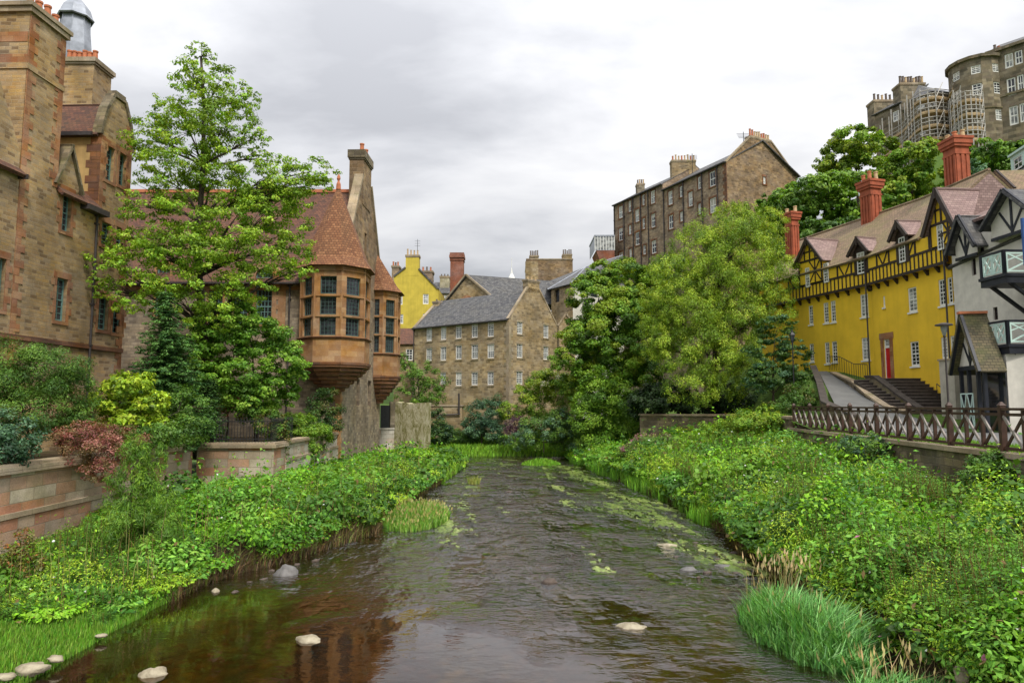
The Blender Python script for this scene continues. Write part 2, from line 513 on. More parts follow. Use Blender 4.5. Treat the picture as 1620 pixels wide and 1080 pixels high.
M['green'] = plain('pale_green_paint', (0.20, 0.36, 0.32), 0.5, 0.1, 3, 0.03)
M['green_mid'] = plain('grey_green_paint', (0.13, 0.235, 0.215), 0.5, 0.1, 3, 0.03)
M['green_dark'] = plain('dull_green_metal', (0.075, 0.125, 0.115), 0.5, 0.1, 3, 0.03)
M['blind'] = plain('cream_window_blind', (0.42, 0.40, 0.34), 0.8, 0.15, 2, 0.05)
M['riser'] = plain('dark_stone', (0.06, 0.05, 0.042), 0.9, 0.3, 3, 0.4)  # darker stone than the treads; also caps two low walls
M['mint'] = plain('pale_mint_paint', (0.50, 0.66, 0.60), 0.5, 0.08, 3, 0.03)
M['redpaint'] = plain('red_gloss_paint', (0.50, 0.015, 0.02), 0.35, 0.1, 3, 0.03)
M['brownpaint'] = plain('oxblood_paint', (0.14, 0.03, 0.02), 0.45, 0.15, 3, 0.03)
M['bluepaint'] = plain('blue_paint', (0.03, 0.09, 0.28), 0.4, 0.15, 3, 0.03)
M['iron'] = plain('black_iron', (0.02, 0.02, 0.022), 0.5, 0.2, 8, 0.1)
M['pipe'] = plain('dark_cast_iron_pipe', (0.05, 0.042, 0.04), 0.5, 0.25, 6, 0.1)
M['fence'] = plain('brown_stained_wood', (0.058, 0.029, 0.019), 0.55, 0.4, 5, 0.2)
M['fence_lit'] = plain('lit_fence_wood', (0.27, 0.235, 0.21), 0.6, 0.25, 5, 0.2)  # light on one set of fence diagonals, put into a paler wood colour
M['steel'] = plain('galvanised_scaffold_tube', (0.42, 0.40, 0.36), 0.5, 0.2, 4, 0.05, metal=0.3)
M['board'] = plain('scaffold_board', (0.42, 0.30, 0.17), 0.8, 0.3, 2, 0.1)
M['glass'] = glassmat('dark_window_glass', (0.028, 0.032, 0.038))
M['glass_pale'] = glassmat('window_glass_with_net_curtain', (0.30, 0.31, 0.30), 0.1)
M['asphalt'] = plain('grey_asphalt', (0.135, 0.135, 0.13), 0.9, 0.15, 1.5, 0.3)
M['step'] = masonry('worn_stone_step', [(0.16, 0.13, 0.11), (0.22, 0.18, 0.15), (0.13, 0.11, 0.10)], (0.10, 0.08, 0.07), 1.2, 0.6, 0.006, 0.0, 0.4)
M['bark'] = plain('dark_bark', (0.060, 0.045, 0.034), 0.9, 0.4, 6, 0.8)
M['bark_grey'] = plain('grey_bark', (0.11, 0.09, 0.07), 0.9, 0.35, 6, 0.8)


def rockmat(name, c0, c1):
    m, g = newmat(name)
    co = g.n('ShaderNodeTexCoord').outputs['Object']
    n = g.noise(co, 4, 6, 0.65)
    finish(g, g.ramp(n, [(0.3, c0), (0.7, c1)]), 0.7, g.noise(co, 18, 5, 0.7), 0.5, 0.03, 0.4)
    return m


M['rock_pale'] = rockmat('pale_river_stone', (0.16, 0.13, 0.08), (0.42, 0.37, 0.26))
M['rock_grey'] = rockmat('grey_river_stone', (0.07, 0.065, 0.062), (0.19, 0.18, 0.17))
M['rock_dark'] = rockmat('wet_dark_stone', (0.04, 0.03, 0.025), (0.11, 0.08, 0.06))

# leaves take their own colour from the mesh, leaf by leaf
def leafmat(name, trans=0.28, rough=0.5):
    m, g = newmat(name)
    at = g.n('ShaderNodeAttribute', attribute_name='col').outputs[0]
    p = g.n('ShaderNodeBsdfPrincipled', {'Base Color': at, 'Roughness': rough, 'Specular IOR Level': 0.3})
    tcol = g.mix(1.0, at, (1.25, 1.15, 0.45), 'MULTIPLY')
    t = g.n('ShaderNodeBsdfTranslucent', {'Color': tcol})
    mx = g.n('ShaderNodeMixShader', {0: trans, 1: p.outputs[0], 2: t.outputs[0]})
    g.n('ShaderNodeOutputMaterial', {0: mx.outputs[0]})
    return m


M['leaf'] = leafmat('leaves')
M['needle'] = leafmat('needles', 0.15, 0.6)


def soil(name, stops, scale=0.8):
    m, g = newmat(name)
    co = g.n('ShaderNodeTexCoord').outputs['Object']
    n = g.noise(co, scale, 8, 0.65)
    finish(g, g.ramp(n, stops), 0.95, g.noise(co, 9, 6, 0.7), 0.8, 0.06, 0.15)
    return m


M['soil'] = soil('bank_soil', [(0.35, (0.035, 0.024, 0.014)), (0.55, (0.07, 0.05, 0.025)), (0.7, (0.055, 0.075, 0.02))])
M['turf'] = soil('rough_turf', [(0.3, (0.05, 0.09, 0.02)), (0.55, (0.08, 0.14, 0.025)), (0.75, (0.11, 0.15, 0.04))])

# ================================================================== THE SETTING
def grid(name, xs, ys, zf, mat, kind='structure', smooth=True):
    """sheet over a rectangular grid; zf(X, Y) -> heights (or x positions per row via a 2-D xs)"""
    ys = np.asarray(ys, float)
    X = np.asarray(xs, float)
    if X.ndim == 1: X = np.repeat(X[None, :], len(ys), 0)
    Y = np.repeat(ys[:, None], X.shape[1], 1)
    Z = zf(X, Y)
    ny, nx = X.shape
    V = np.stack([X, Y, Z], -1).reshape(-1, 3)
    idx = np.arange(ny * nx).reshape(ny, nx)
    Q = np.stack([idx[:-1, :-1], idx[:-1, 1:], idx[1:, 1:], idx[1:, :-1]], -1).reshape(-1, 4)
    me = bpy.data.meshes.new(name)
    me.vertices.add(len(V)); me.vertices.foreach_set('co', V.astype(np.float32).ravel())
    me.loops.add(Q.size); me.loops.foreach_set('vertex_index', Q.astype(np.int32).ravel())
    me.polygons.add(len(Q)); me.polygons.foreach_set('loop_start', np.arange(len(Q), dtype=np.int32) * 4)
    me.update(calc_edges=True)
    if smooth: me.polygons.foreach_set('use_smooth', [True] * len(Q))
    uv = me.uv_layers.new(name='UVMap')
    uv.data.foreach_set('uv', V[Q.ravel()][:, :2].astype(np.float32).ravel())
    me.materials.append(mat)
    o = bpy.data.objects.new(name, me)
    COL.objects.link(o)
    if kind: o['kind'] = kind
    return o


# river outline, measured
YL = [4, 11.7, 15.5, 18.2, 20.8, 24.3, 31, 45, 52, 60, 70]
XL = [-8.6, -7.8, -7.9, -7.6, -6.2, -4.9, -4.8, -3.9, -3.6, -5.2, -9]
YR = [4, 10, 12.5, 14, 17.5, 19.5, 20.8, 23.8, 31, 38, 45, 52, 60, 70]
XR = [7.2, 7.0, 6.6, 6.6, 7.0, 7.1, 7.0, 7.5, 7.4, 6.8, 6.0, 5.2, 4.6, 4]
def edge_l(y): return np.interp(y, YL, XL) + 0.35 * (fbm(np.asarray(y) * 0.7, 3.3, 5) - 0.5)
def edge_r(y): return np.interp(y, YR, XR) + 0.35 * (fbm(np.asarray(y) * 0.7, 9.3, 8) - 0.5)
def wall_l(y): return np.interp(y, [4, 29.5, 29.9, 30.0, 41.5, 53, 56, 62], [-13.6, -13.75, -13.75, -10.35, -10.5, -10.2, -9, -11])
def fence_x(y): return 10.78 + 0.116 * np.asarray(y, float)
PROM = 3.22

grid('ground', np.linspace(-600, 600, 9), np.linspace(-200, 1200, 9), lambda X, Y: X * 0 - 0.95, M['turf'])


def bed(X, Y):
    z = -0.20 - 0.16 * fbm(X * 0.5, Y * 0.35, 3) - 0.05 * vnoise(X * 3, Y * 3, 4)
    z = z - 0.22 * np.clip((16 - Y) / 5, 0, 1)
    return z


m, g = newmat('river_bed_of_gravel_and_algae')
co = g.n('ShaderNodeTexCoord').outputs['Object']
n = g.noise(g.mapping(co, (0.7, 0.3, 1)), 1.0, 6, 0.65)
vo = g.n('ShaderNodeTexVoronoi', {'Vector': co, 'Scale': 3.2, 'Randomness': 1.0}, feature='F1')
c = g.ramp(n, [(0.34, (0.06, 0.032, 0.010)), (0.47, (0.15, 0.085, 0.026)), (0.56, (0.15, 0.13, 0.024)), (0.66, (0.28, 0.27, 0.06))])
c = g.mix(0.5, c, g.ramp(g.math('MULTIPLY', vo.outputs[0], 1.0), [(0.15, (1.6, 1.5, 1.3)), (0.6, (0.4, 0.4, 0.4))]), 'MULTIPLY')
finish(g, c, 0.9, vo.outputs[0], 0.4, 0.05, 0.2)
M['bed'] = m
grid('river_bed', np.arange(-11, 11.1, 0.3), np.arange(4, 66, 0.35), bed, M['bed'])

# water: shines at a low angle, brown and clear from above
m, g = newmat('peaty_river_water')
co = g.n('ShaderNodeTexCoord').outputs['Object']
sp = g.n('ShaderNodeSeparateXYZ', {0: co})
far = g.n('ShaderNodeMapRange', {0: sp.outputs[1], 1: 14.0, 2: 34.0, 3: 0.0, 4: 1.0}).outputs[0]
w0 = g.noise(g.mapping(co, (0.55, 1.1, 1)), 1.0, 3, 0.55, 0.7)
w1 = g.noise(g.mapping(co, (0.9, 1.9, 1)), 1.9, 3, 0.55, 0.8)
w2 = g.noise(g.mapping(co, (1.0, 1.8, 1)), 5.5, 3, 0.55, 0.6)
calm = g.noise(g.mapping(co, (0.35, 0.3, 1), (2.0, 4.0, 0)), 1.0, 3, 0.5)
yy = g.math('ADD', sp.outputs[1], g.math('MULTIPLY', g.math('SUBTRACT', calm, 0.5), 11.0))
yy = g.math('ADD', yy, g.math('MULTIPLY', sp.outputs[0], 0.45))
amp = g.n('ShaderNodeMapRange', {0: yy, 1: 13.0, 2: 18.5, 3: 0.035, 4: 1.0}).outputs[0]
patch = g.ramp(g.noise(g.mapping(co, (0.5, 0.28, 1), (4.0, 9.0, 0)), 1.0, 4, 0.6), [(0.36, (0.12, 0.12, 0.12)), (0.58, (1, 1, 1))])
hh = g.math('ADD', g.math('MULTIPLY', w1, 0.55), g.math('MULTIPLY', w2, 0.2))
hh = g.math('ADD', hh, g.math('MULTIPLY', w0, g.math('MULTIPLY', far, 1.6)))
hh = g.math('MULTIPLY', g.math('MULTIPLY', hh, amp), patch)
nrm = g.n('ShaderNodeBump', {'Height': hh, 'Strength': 1.0, 'Distance': 0.24}).outputs[0]
fr = g.n('ShaderNodeFresnel', {'IOR': 1.34, 'Normal': nrm}).outputs[0]
gl = g.n('ShaderNodeBsdfGlossy', {'Color': (0.95, 0.95, 0.96), 'Roughness': 0.02, 'Normal': nrm})
tr = g.n('ShaderNodeBsdfTransparent', {'Color': (0.52, 0.37, 0.16)})
df = g.n('ShaderNodeBsdfDiffuse', {'Color': (0.03, 0.018, 0.006)})
un = g.n('ShaderNodeMixShader', {0: 0.2, 1: tr.outputs[0], 2: df.outputs[0]})
mx = g.n('ShaderNodeMixShader', {0: g.math('MINIMUM', g.math('MULTIPLY', fr, 1.75), 1.0), 1: un.outputs[0], 2: gl.outputs[0]})
g.n('ShaderNodeOutputMaterial', {0: mx.outputs[0]})
M['water'] = m


def waves(X, Y):
    a = np.clip((Y + 0.45 * X - 13 + 5 * (vnoise(X * .4, Y * .3, 33) - .5)) / 6, 0.06, 1)
    return a * (0.045 * (fbm(X * .9, Y * 1.7, 31, 3) - 0.5) + 0.026 * (vnoise(X * 2.2 + Y * .4, Y * 4.2, 32) - 0.5))


grid('river_water', np.arange(-12, 12.1, 0.13), np.arange(4, 68, 0.13), waves, M['water'])


# banks -------------------------------------------------------------
def bank_left_z(X, Y):
    e, w = edge_l(Y), wall_l(Y)
    t = np.clip((e - X) / np.maximum(e - w, 0.5), -0.2, 1)
    top = np.interp(Y, [4, 14, 18, 24, 30, 40, 55], [0.35, 0.45, 0.6, 0.85, 0.95, 1.0, 0.6])
    lo = np.interp(Y, [4, 14, 17, 19, 60], [0.06, 0.08, 0.25, 0.55, 0.35])
    z = np.where(t < 0, t * 4, 0) + np.clip(t * 9, 0, 1) * lo + np.clip(t, 0, 1) * (top - lo)
    return z + 0.15 * (fbm(X * 1.3, Y * 1.3, 12) - 0.5) * np.clip(t * 6, 0, 1) - 0.04


def bank_right_z(X, Y):
    e, w = edge_r(Y), np.maximum(fence_x(Y), 9)
    t = np.clip((X - e) / np.maximum(w - e, 0.5), -0.2, 1.2)
    top = np.interp(Y, [4, 12, 17, 25, 37, 48, 60], [1.2, 1.4, 1.5, 1.9, 2.5, 2.9, 1.5])
    z = np.where(t < 0, t * 5, 0) + np.clip(t * 16, 0, 1) * 0.5 + np.clip(t, 0, 1) * (top - 0.5)
    return z + 0.2 * (fbm(X * 1.3, Y * 1.3, 22) - 0.5) * np.clip(t * 6, 0, 1) - 0.04


ys = np.arange(4, 62.1, 0.4)
T = np.linspace(-0.12, 1.02, 34)
XLg = edge_l(ys)[:, None] + (wall_l(ys) - edge_l(ys))[:, None] * T[None, :]
grid('left_riverbank', XLg, ys, bank_left_z, M['soil'])
T = np.linspace(-0.12, 1.0, 40)
wr = np.where(ys < 37.5, fence_x(ys) + 0.1, 17.5)
XRg = edge_r(ys)[:, None] + (wr - edge_r(ys))[:, None] * T[None, :]
grid('right_riverbank', XRg, ys, bank_right_z, M['soil'])


def far_bank(X, Y):
    z = np.interp(Y, [60.5, 61.2, 64, 72, 90, 130], [-0.3, 0.35, 0.6, 1.6, 3.0, 9.0])
    return z + 0.25 * (fbm(X * .6, Y * .6, 41) - 0.5)


grid('far_riverbank', np.arange(-30, 26, 1.0), np.concatenate([np.arange(60.5, 66, 0.4), np.arange(66, 135, 2.0)]), far_bank, M['turf'])

# garden terrace on the left, behind the wall
grid('garden_ground', np.linspace(-60, -13.72, 20), np.arange(4, 62, 1.0), lambda X, Y: 2.55 + 0.1 * (fbm(X * .5, Y * .5, 51) - .5), M['soil'])
grid('garden_terrace', np.linspace(-13.7, -10.5, 6), np.arange(30.05, 42, 0.8), lambda X, Y: 2.6 + 0 * X, M['soil'])


# promenade, sloping path and hillside on the right
def prom_z(X, Y):
    side = np.clip((X - 16.8) / 2.2, 0, 1)
    up = np.interp(Y, [31.5, 36.5, 47, 60], [PROM, 4.1, 6.75, 7.6])
    low = np.interp(Y, [33, 39, 60], [PROM, 3.75, 3.85])
    return low * (1 - side) + up * side


XPg = np.where(ys < 37.5, fence_x(ys) + 0.05, 15.3)[:, None] * 1.0
XPg = XPg + (27 - XPg) * np.linspace(0, 1, 26)[None, :]
grid('promenade', XPg, ys, prom_z, M['turf'])


def hill_z(X, Y):
    a = np.clip((Y - 38) / 40, 0, 1); b = np.clip((X - 23) / 27, 0, 1)
    h = (a * a * (3 - 2 * a)) * (b * b * (3 - 2 * b))
    return 3.4 + 30.5 * h + 1.5 * (fbm(X * .12, Y * .12, 61) - 0.5)


grid('hillside', np.arange(21, 260, 2.5), np.arange(34, 400, 2.5), hill_z, M['turf'])

# sloping road surface and lower road, laid on the promenade
def strip(name, pts, mat, th=0.05, kind='structure'):
    mb = MB(); mb.slab(pts, th)
    o = mb.build(name, mat)
    if kind: o['kind'] = kind
    return o


def rz(x, y, d=0.012): return (x, y, float(prom_z(np.array(x), np.array(y))) + d)


pth = []
for k in range(13):
    t = k / 12
    y = 31.5 + (47.2 - 31.5) * t
    xl = np.interp(y, [31.5, 38, 47.2], [16.9, 17.9, 21.2]); xr = np.interp(y, [31.5, 36, 47.2], [20.3, 20.5, 21.75])
    pth.append((xl, xr, y))
mb = MB()
for (a, b, y), (a2, b2, y2) in zip(pth[:-1], pth[1:]):
    za = max(rz(a, y)[2], rz(b, y)[2]) + 0.03; zb = max(rz(a2, y2)[2], rz(b2, y2)[2]) + 0.03
    mb.poly([(a, y, za), (b, y, za), (b2, y2, zb), (a2, y2, zb)])
o = mb.build('sloping_path', M['asphalt']); o['kind'] = 'structure'
mb = MB()
mb.poly([(fence_x(4) + 3.0, 4, PROM + 0.02), (24.2, 4, PROM + 0.02), (24.2, 31.5, PROM + 0.02), (fence_x(31.5) + 1.9, 31.5, PROM + 0.02)])
o = mb.build('lower_road', M['asphalt']); o['kind'] = 'structure'


# ================================================================== BUILDING PIECES
def window(fr, r, parent, frame='white', cols=2, rows=4, depth=0.16, fw=0.07, bw=0.028, pale=None, sash=True, sill=False):
    a0, z0, a1, z1 = r
    mb = MB()
    d1 = -depth + 0.05; d0 = -depth
    mb.fbox(fr, a0, a0 + fw, z0, z1, d0, d1).fbox(fr, a1 - fw, a1, z0, z1, d0, d1)
    mb.fbox(fr, a0 + fw, a1 - fw, z1 - fw, z1, d0, d1).fbox(fr, a0 + fw, a1 - fw, z0, z0 + fw * 1.4, d0, d1)
    zm = (z0 + z1) / 2
    if sash: mb.fbox(fr, a0 + fw, a1 - fw, zm - fw * .45, zm + fw * .45, d0 + .002, d1 - .004)
    for k in range(1, cols):
        x = a0 + fw + (a1 - a0 - 2 * fw) * k / cols
        mb.fbox(fr, x - bw / 2, x + bw / 2, z0 + fw, z1 - fw, d0 + .004, d1 - .012)
    for k in range(1, rows):
        if sash and rows % 2 == 0 and k == rows // 2: continue
        z = z0 + fw + (z1 - z0 - 2 * fw) * k / rows
        mb.fbox(fr, a0 + fw, a1 - fw, z - bw / 2, z + bw / 2, d0 + .006, d1 - .016)
    w = mb.build('window', M[frame], parent)
    pale = (random.random() < 0.25) if pale is None else pale
    MB().poly([fr.P(a0, z0, d0 + .012), fr.P(a1, z0, d0 + .012), fr.P(a1, z1, d0 + .012), fr.P(a0, z1, d0 + .012)]).build('pane', M['glass_pale' if pale else 'glass'], w)
    if z1 - z0 > .9 and frame == 'white' and random.random() < .45:
        zb_l = z1 - fw - (z1 - z0) * random.choice((.2, .32, .45))
        e_ = d0 + .018
        MB().poly([fr.P(a0 + fw, zb_l, e_), fr.P(a1 - fw, zb_l, e_), fr.P(a1 - fw, z1 - fw, e_), fr.P(a0 + fw, z1 - fw, e_)]).build('blind', M['blind'], w)
    if sill:
        MB().fbox(fr, a0 - .06, a1 + .06, z0 - .1, z0 - .004, -.02, .07).build('sill', M[sill], w)
    return w


def surround(mb, fr, r, w=0.22, d=0.03, top=0.28, bot=0.16, irregular=True):
    """dressed stones round an opening, long and short"""
    a0, z0, a1, z1 = r
    z = z0; k = 0
    while z < z1 - 0.02:
        h = min(0.3, z1 - z)
        e = w + (0.16 if (k % 2 and irregular) else 0)
        mb.fbox(fr, a0 - e, a0 - .003, z, z + h - .004, -.02, d)
        mb.fbox(fr, a1 + .003, a1 + e, z, z + h - .004, -.02, d)
        z += h; k += 1
    mb.fbox(fr, a0 - w * 1.3, a1 + w * 1.3, z1 + .004, z1 + top, -.02, d + .004)
    mb.fbox(fr, a0 - w, a1 + w, z0 - bot, z0 - .004, -.02, d + .02)


def quoins(mb, fr, a, z0, z1, side=1, d=0.03, h=0.32, w=(0.28, 0.5)):
    z = z0; k = 0
    while z < z1 - 0.05:
        hh = min(h, z1 - z)
        mb.fbox(fr, min(a, a + side * w[k % 2]), max(a, a + side * w[k % 2]), z, z + hh - .008, -.03, d)
        z += hh; k += 1


def pots(parent, pts, z, r=0.12, h=0.55, mats=('pot',), name='chimney_pot'):
    for i, (x, y) in enumerate(pts):
        hh = h * random.uniform(0.8, 1.15)
        mb = MB()
        mb.lathe(x, y, [(r * 0.2, z - .02), (r * 1.1, z - .02), (r * 1.08, z + .07), (r * .95, z + .09), (r * .8, z + hh - .1), (r * 1.0, z + hh - .08), (r * 1.0, z + hh), (r * .7, z + hh), (r * .65, z + hh - .25), (0.01, z + hh - .25)], 10)
        mb.build(name, M[mats[i % len(mats)]], parent, smooth=False)


def stack(parent, x0, y0, x1, y1, z0, z1, mat, cap='coping', npots=4, axis=0, pot=('pot',), r=0.12, h=0.55, over=0.1, capz=0.25):
    mb = MB(); mb.box(x0, y0, z0, x1, y1, z1 - capz)
    c = mb.build('chimney', M[mat], parent)
    MB().box(x0 - over, y0 - over, z1 - capz, x1 + over, y1 + over, z1).box(x0 - over * .5, y0 - over * .5, z1 - capz - .12, x1 + over * .5, y1 + over * .5, z1 - capz).build('chimney_cap', M[cap], c)
    P = []
    for k in range(npots):
        t = (k + 0.5) / npots
        P.append(((x0 + (x1 - x0) * t, y0 + min(.3, (y1 - y0) / 2)) if axis == 0 else ((x0 + x1) / 2, y0 + (y1 - y0) * t)))
    pots(c, P, z1, r, h, pot)
    return c


def fstack(parent, fr, a0, a1, d0, d1, z0, z1, mat, cap='coping', npots=4, along=True, pot=('pot',), r=0.12, h=0.55, over=0.08, capz=0.25):
    c = MB().fbox(fr, a0, a1, z0, z1 - capz, d0, d1).build('chimney', M[mat], parent)
    MB().fbox(fr, a0 - over, a1 + over, z1 - capz, z1, d0 - over, d1 + over).fbox(fr, a0 - over * .5, a1 + over * .5, z1 - capz - .13, z1 - capz - .001, d0 - over * .5, d1 + over * .5).build('chimney_cap', M[cap], c)
    P = []
    for k in range(npots):
        t = (k + 0.5) / npots
        p = fr.P(a0 + (a1 - a0) * t, 0, max(d1 - .28, (d0 + d1) / 2)) if along else fr.P((a0 + a1) / 2, 0, d0 + (d1 - d0) * t)
        P.append(p[:2])
    pots(c, P, z1, r, h, pot)
    return c


def downpipe(parent, fr, a, z0, z1, d=0.09, r=0.055, mat='pipe'):
    mb = MB()
    mb.tube(fr.P(a, z0, d), fr.P(a, z1, d), r, r, 8)
    z = z0 + 0.8 if d < .2 else 99
    while z < z1:
        mb.fbox(fr, a - r * 1.7, a + r * 1.7, z, z + .08, 0, d + r)
        z += 1.9
    mb.fbox(fr, a - .1, a + .1, z1 - .02, z1 + .2, d - .1, d + .08)
    return mb.build('downpipe', M[mat], parent)


def gutter(parent, fr, a0, a1, z, d, r=0.07, mat='pipe'):
    return MB().fbox(fr, a0, a1, z - r, z + r * .6, d - r, d + r).build('gutter', M[mat], parent)


# ================================================================== LEFT: tall stone tenement with chimney breast
def LX(y): return -19.6 + 0.034 * (y - 30)
LB = thing('stone_tenement', 'tall brown rubble-stone block with huge chimney stack and green sash windows at the left edge', 'building', (-22, 28, 2.5))
f = F((LX(16), 16), (LX(33.9), 33.9))
w = [f.rect(88, 440, 105, 508), f.rect(155, 470, 171, 522), f.rect(178, 478, 193, 527), f.rect(-4, 408, 7, 490), f.rect(160, 352, 174, 388), f.rect(183, 360, 195, 400)]
wd = f.rect(98, 305, 112, 367)
mb = MB()
mb.wall(f, [(0, 2.4), (f.w, 2.4), (f.w, 13.7), (0, 13.7)], w + [wd])
aG = f.px(161, 212)[0]; zG = f.px(161, 212)[1]
w5 = [f.rect(167, 232, 180, 287), f.rect(188, 243, 199, 295)]
GR = f.px(187, 150)[1] - zG - .25
am = (aG + f.w) / 2
mb.wall(f, [(aG, 13.7), (f.w, 13.7), (f.w, zG), (aG, zG)], w5)
mb.wall(f, [(aG, zG), (f.w, zG), (f.w - .3, zG + GR * .6), (am + .4, zG + GR), (am - .4, zG + GR), (aG + .3, zG + GR * .6)])
# chimney breast flush with the wall
aC0 = f.px(40, 150)[0]; aC1 = f.px(97, 180)[0]; zC = f.px(52, 22)[1]
mb.fbox(f, aC0, aC1, 13.7, 18.2, -4.6, 0.0)
# half dormer
wd = f.rect(98, 305, 112, 367)
mb.fbox(f, wd[0] - .45, wd[0], 13.7, wd[3] + .25, -2.5, 0.0).fbox(f, wd[2], wd[2] + .45, 13.7, wd[3] + .25, -2.5, 0.0)
adm = (wd[0] + wd[2]) / 2
mb.wall(f, [(wd[0] - .45, wd[3]), (wd[2] + .45, wd[3]), (wd[2] + .45, wd[3] + .4), (adm, wd[3] + 2.1), (wd[0] - .45, wd[3] + .4)])
# near gablet at the picture's edge
ag = f.px(4, 230)[0]
mb.wall(f, [(ag - 1.6, 13.7), (ag + .9, 13.7), (ag + .9, 14.6), (ag - .35, 17.0), (ag - 1.6, 14.6)])
# end walls
mb.poly([f.P(f.w, 2.4), f.P(f.w, 2.4, -11), f.P(f.w, zG, -11), f.P(f.w, zG)])
mb.poly([f.P(0, 2.4), f.P(0, 2.4, -11), f.P(0, 14, -11), f.P(0, 14)])
mb.build('wall', M['rubble'], LB)
# the shaft of the great chimney, a little tapered by offsets
c = MB().fbox(f, aC0, aC1, 18.2, zC, -1.5, 0.0).fbox(f, aC0 - .05, aC1 + .05, 18.1, 18.35, -4.7, .06).build('chimney', M['rubble'], LB)
MB().fbox(f, aC0 - .12, aC1 + .12, zC, zC + .22, -1.62, .12).fbox(f, aC0 - .2, aC1 + .2, zC + .22, zC + .4, -1.7, .18).build('chimney_cap', M['coping'], c)
pots(c, [f.P(aC0 + (aC1 - aC0) * t, 0, -.3)[:2] for t in (.15, .38, .62, .85)], zC + .4, .15, .65)
qb = MB()
fC = F(f.P(aC0, 0, -1.5), f.P(aC0, 0, 0))
z = 18.3; k = 0
while z < zC - .5:
    qb.fbox(fC, .06 if k % 2 else .0, 1.45 if k % 2 else 1.5, z, z + .42, -.02, .018); z += .95; k += 1
qb.build('stone_bands', M['quoin'], LB)
for a_ in ((aC0, 4.5, zC - .1, 1), (aC1, 13.8, zC - .1, -1), (f.w, 2.6, zG + 1.2, -1), (aG, 13.8, zG, 1)):
    qb = MB(); quoins(qb, f, *a_); qb.build('quoins', M['quoin'], LB)
for r in w + w5 + [wd]:
    wn = window(f, r, LB, 'green_mid', 2, 6, .2, .06, .03, pale=False)
    qb = MB(); surround(qb, f, r, .16, irregular=(r not in w5)); qb.build('window_surround', M['quoin'], wn)
# side wall of the tall gabled bay, cream harled, facing the bridge
fs = F(f.P(aG, 0, -7.0), f.P(aG, 0, 0))
MB().fbox(fs, 0, fs.w - .02, 13.0, zG, -.3, .012).build('side_wall', M['harl_cream'], LB)
qb = MB(); z = 13.8; k = 0
while z < zG - .1:
    e = (.5, .68)[k % 2]; qb.fbox(fs, fs.w - e, fs.w + .012, z, z + .36, -.05, .03); z += .38; k += 1
qb.build('side_wall_quoins', M['ashlar_dark'], LB)
# curved coping over the gable
cp = [(aG - .08, zG), (aG - .08, zG + .25), (aG + .25, zG + GR * .63), (am - .45, zG + GR + .12), (am + .45, zG + GR + .12), (f.w - .25, zG + GR * .63), (f.w + .08, zG + .25), (f.w + .08, zG)]
mb = MB()
for p, q in zip(cp[:-1], cp[1:]): mb.fbar(f, p, q, .16, -.35, .09)
mb.fbox(f, am - .4, am + .4, zG + GR + .12, zG + GR + .35, -.35, .07)
mb.build('gable_coping', M['river_wall'], LB)
# roofs
mb = MB()
rz_ = zG + GR - .15
mb.slab([f.P(aG - .25, zG - .1, -.1), f.P(aG - .25, zG - .1, -9), f.P(am, rz_, -9), f.P(am, rz_, -.1)], .14)
mb.slab([f.P(f.w + .1, zG - .1, -.1), f.P(f.w + .1, zG - .1, -9), f.P(am, rz_, -9), f.P(am, rz_, -.1)], .14)
for a0, a1 in ((0, aC0), (aC1, aG)):
    mb.slab([f.P(a0, 13.6, .35), f.P(a1, 13.6, .35), f.P(a1, 19.5, -6.0), f.P(a0, 19.5, -6.0)], .14)
mb.build('roof', M['tile_red'], LB)
mb = MB()
mb.slab([f.P(wd[0] - .65, wd[3] + .2, .15), f.P(adm, wd[3] + 2.25, .15), f.P(adm, wd[3] + 2.25, -3.2), f.P(wd[0] - .65, wd[3] + .2, -3.2)], .1)
mb.slab([f.P(wd[2] + .65, wd[3] + .2, .15), f.P(adm, wd[3] + 2.25, .15), f.P(adm, wd[3] + 2.25, -3.2), f.P(wd[2] + .65, wd[3] + .2, -3.2)], .1)
mb.build('dormer_roof', M['river_wall'], LB)
for m_ in (MB().fbox(f, wd[2] + .6, aG + .3, 13.35, 13.6, .0, .42), MB().fbox(f, ag + .9, aC0 - .1, 13.45, 13.65, .0, .42), MB().fbox(fs, 1.0, fs.w - .3, zG - .16, zG + .02, 0, .32)): m_.build('gutter', M['pipe'], LB)
# string course
a0, z0 = f.px(0, 532); a1, z1 = f.px(200, 556)
MB().fbox(f, 0, f.w + .02, z1 - .1, z1 + .1, 0, .1).build('string_course', M['ashlar_dark'], LB)
downpipe(LB, f, f.px(148, 400)[0], 2.6, 13.3)

# second chimney, behind the gable
LC = LB
pA = onY(100, 100, 37.5); pB = onY(149, 100, 37.5)
stack(LB, pA[0], 37.5, pB[0], 39.2, 17, onY(140, 92, 37.5)[2], 'rubble', npots=6, axis=0, pot=('pot',), r=.15, h=.6, over=.16)

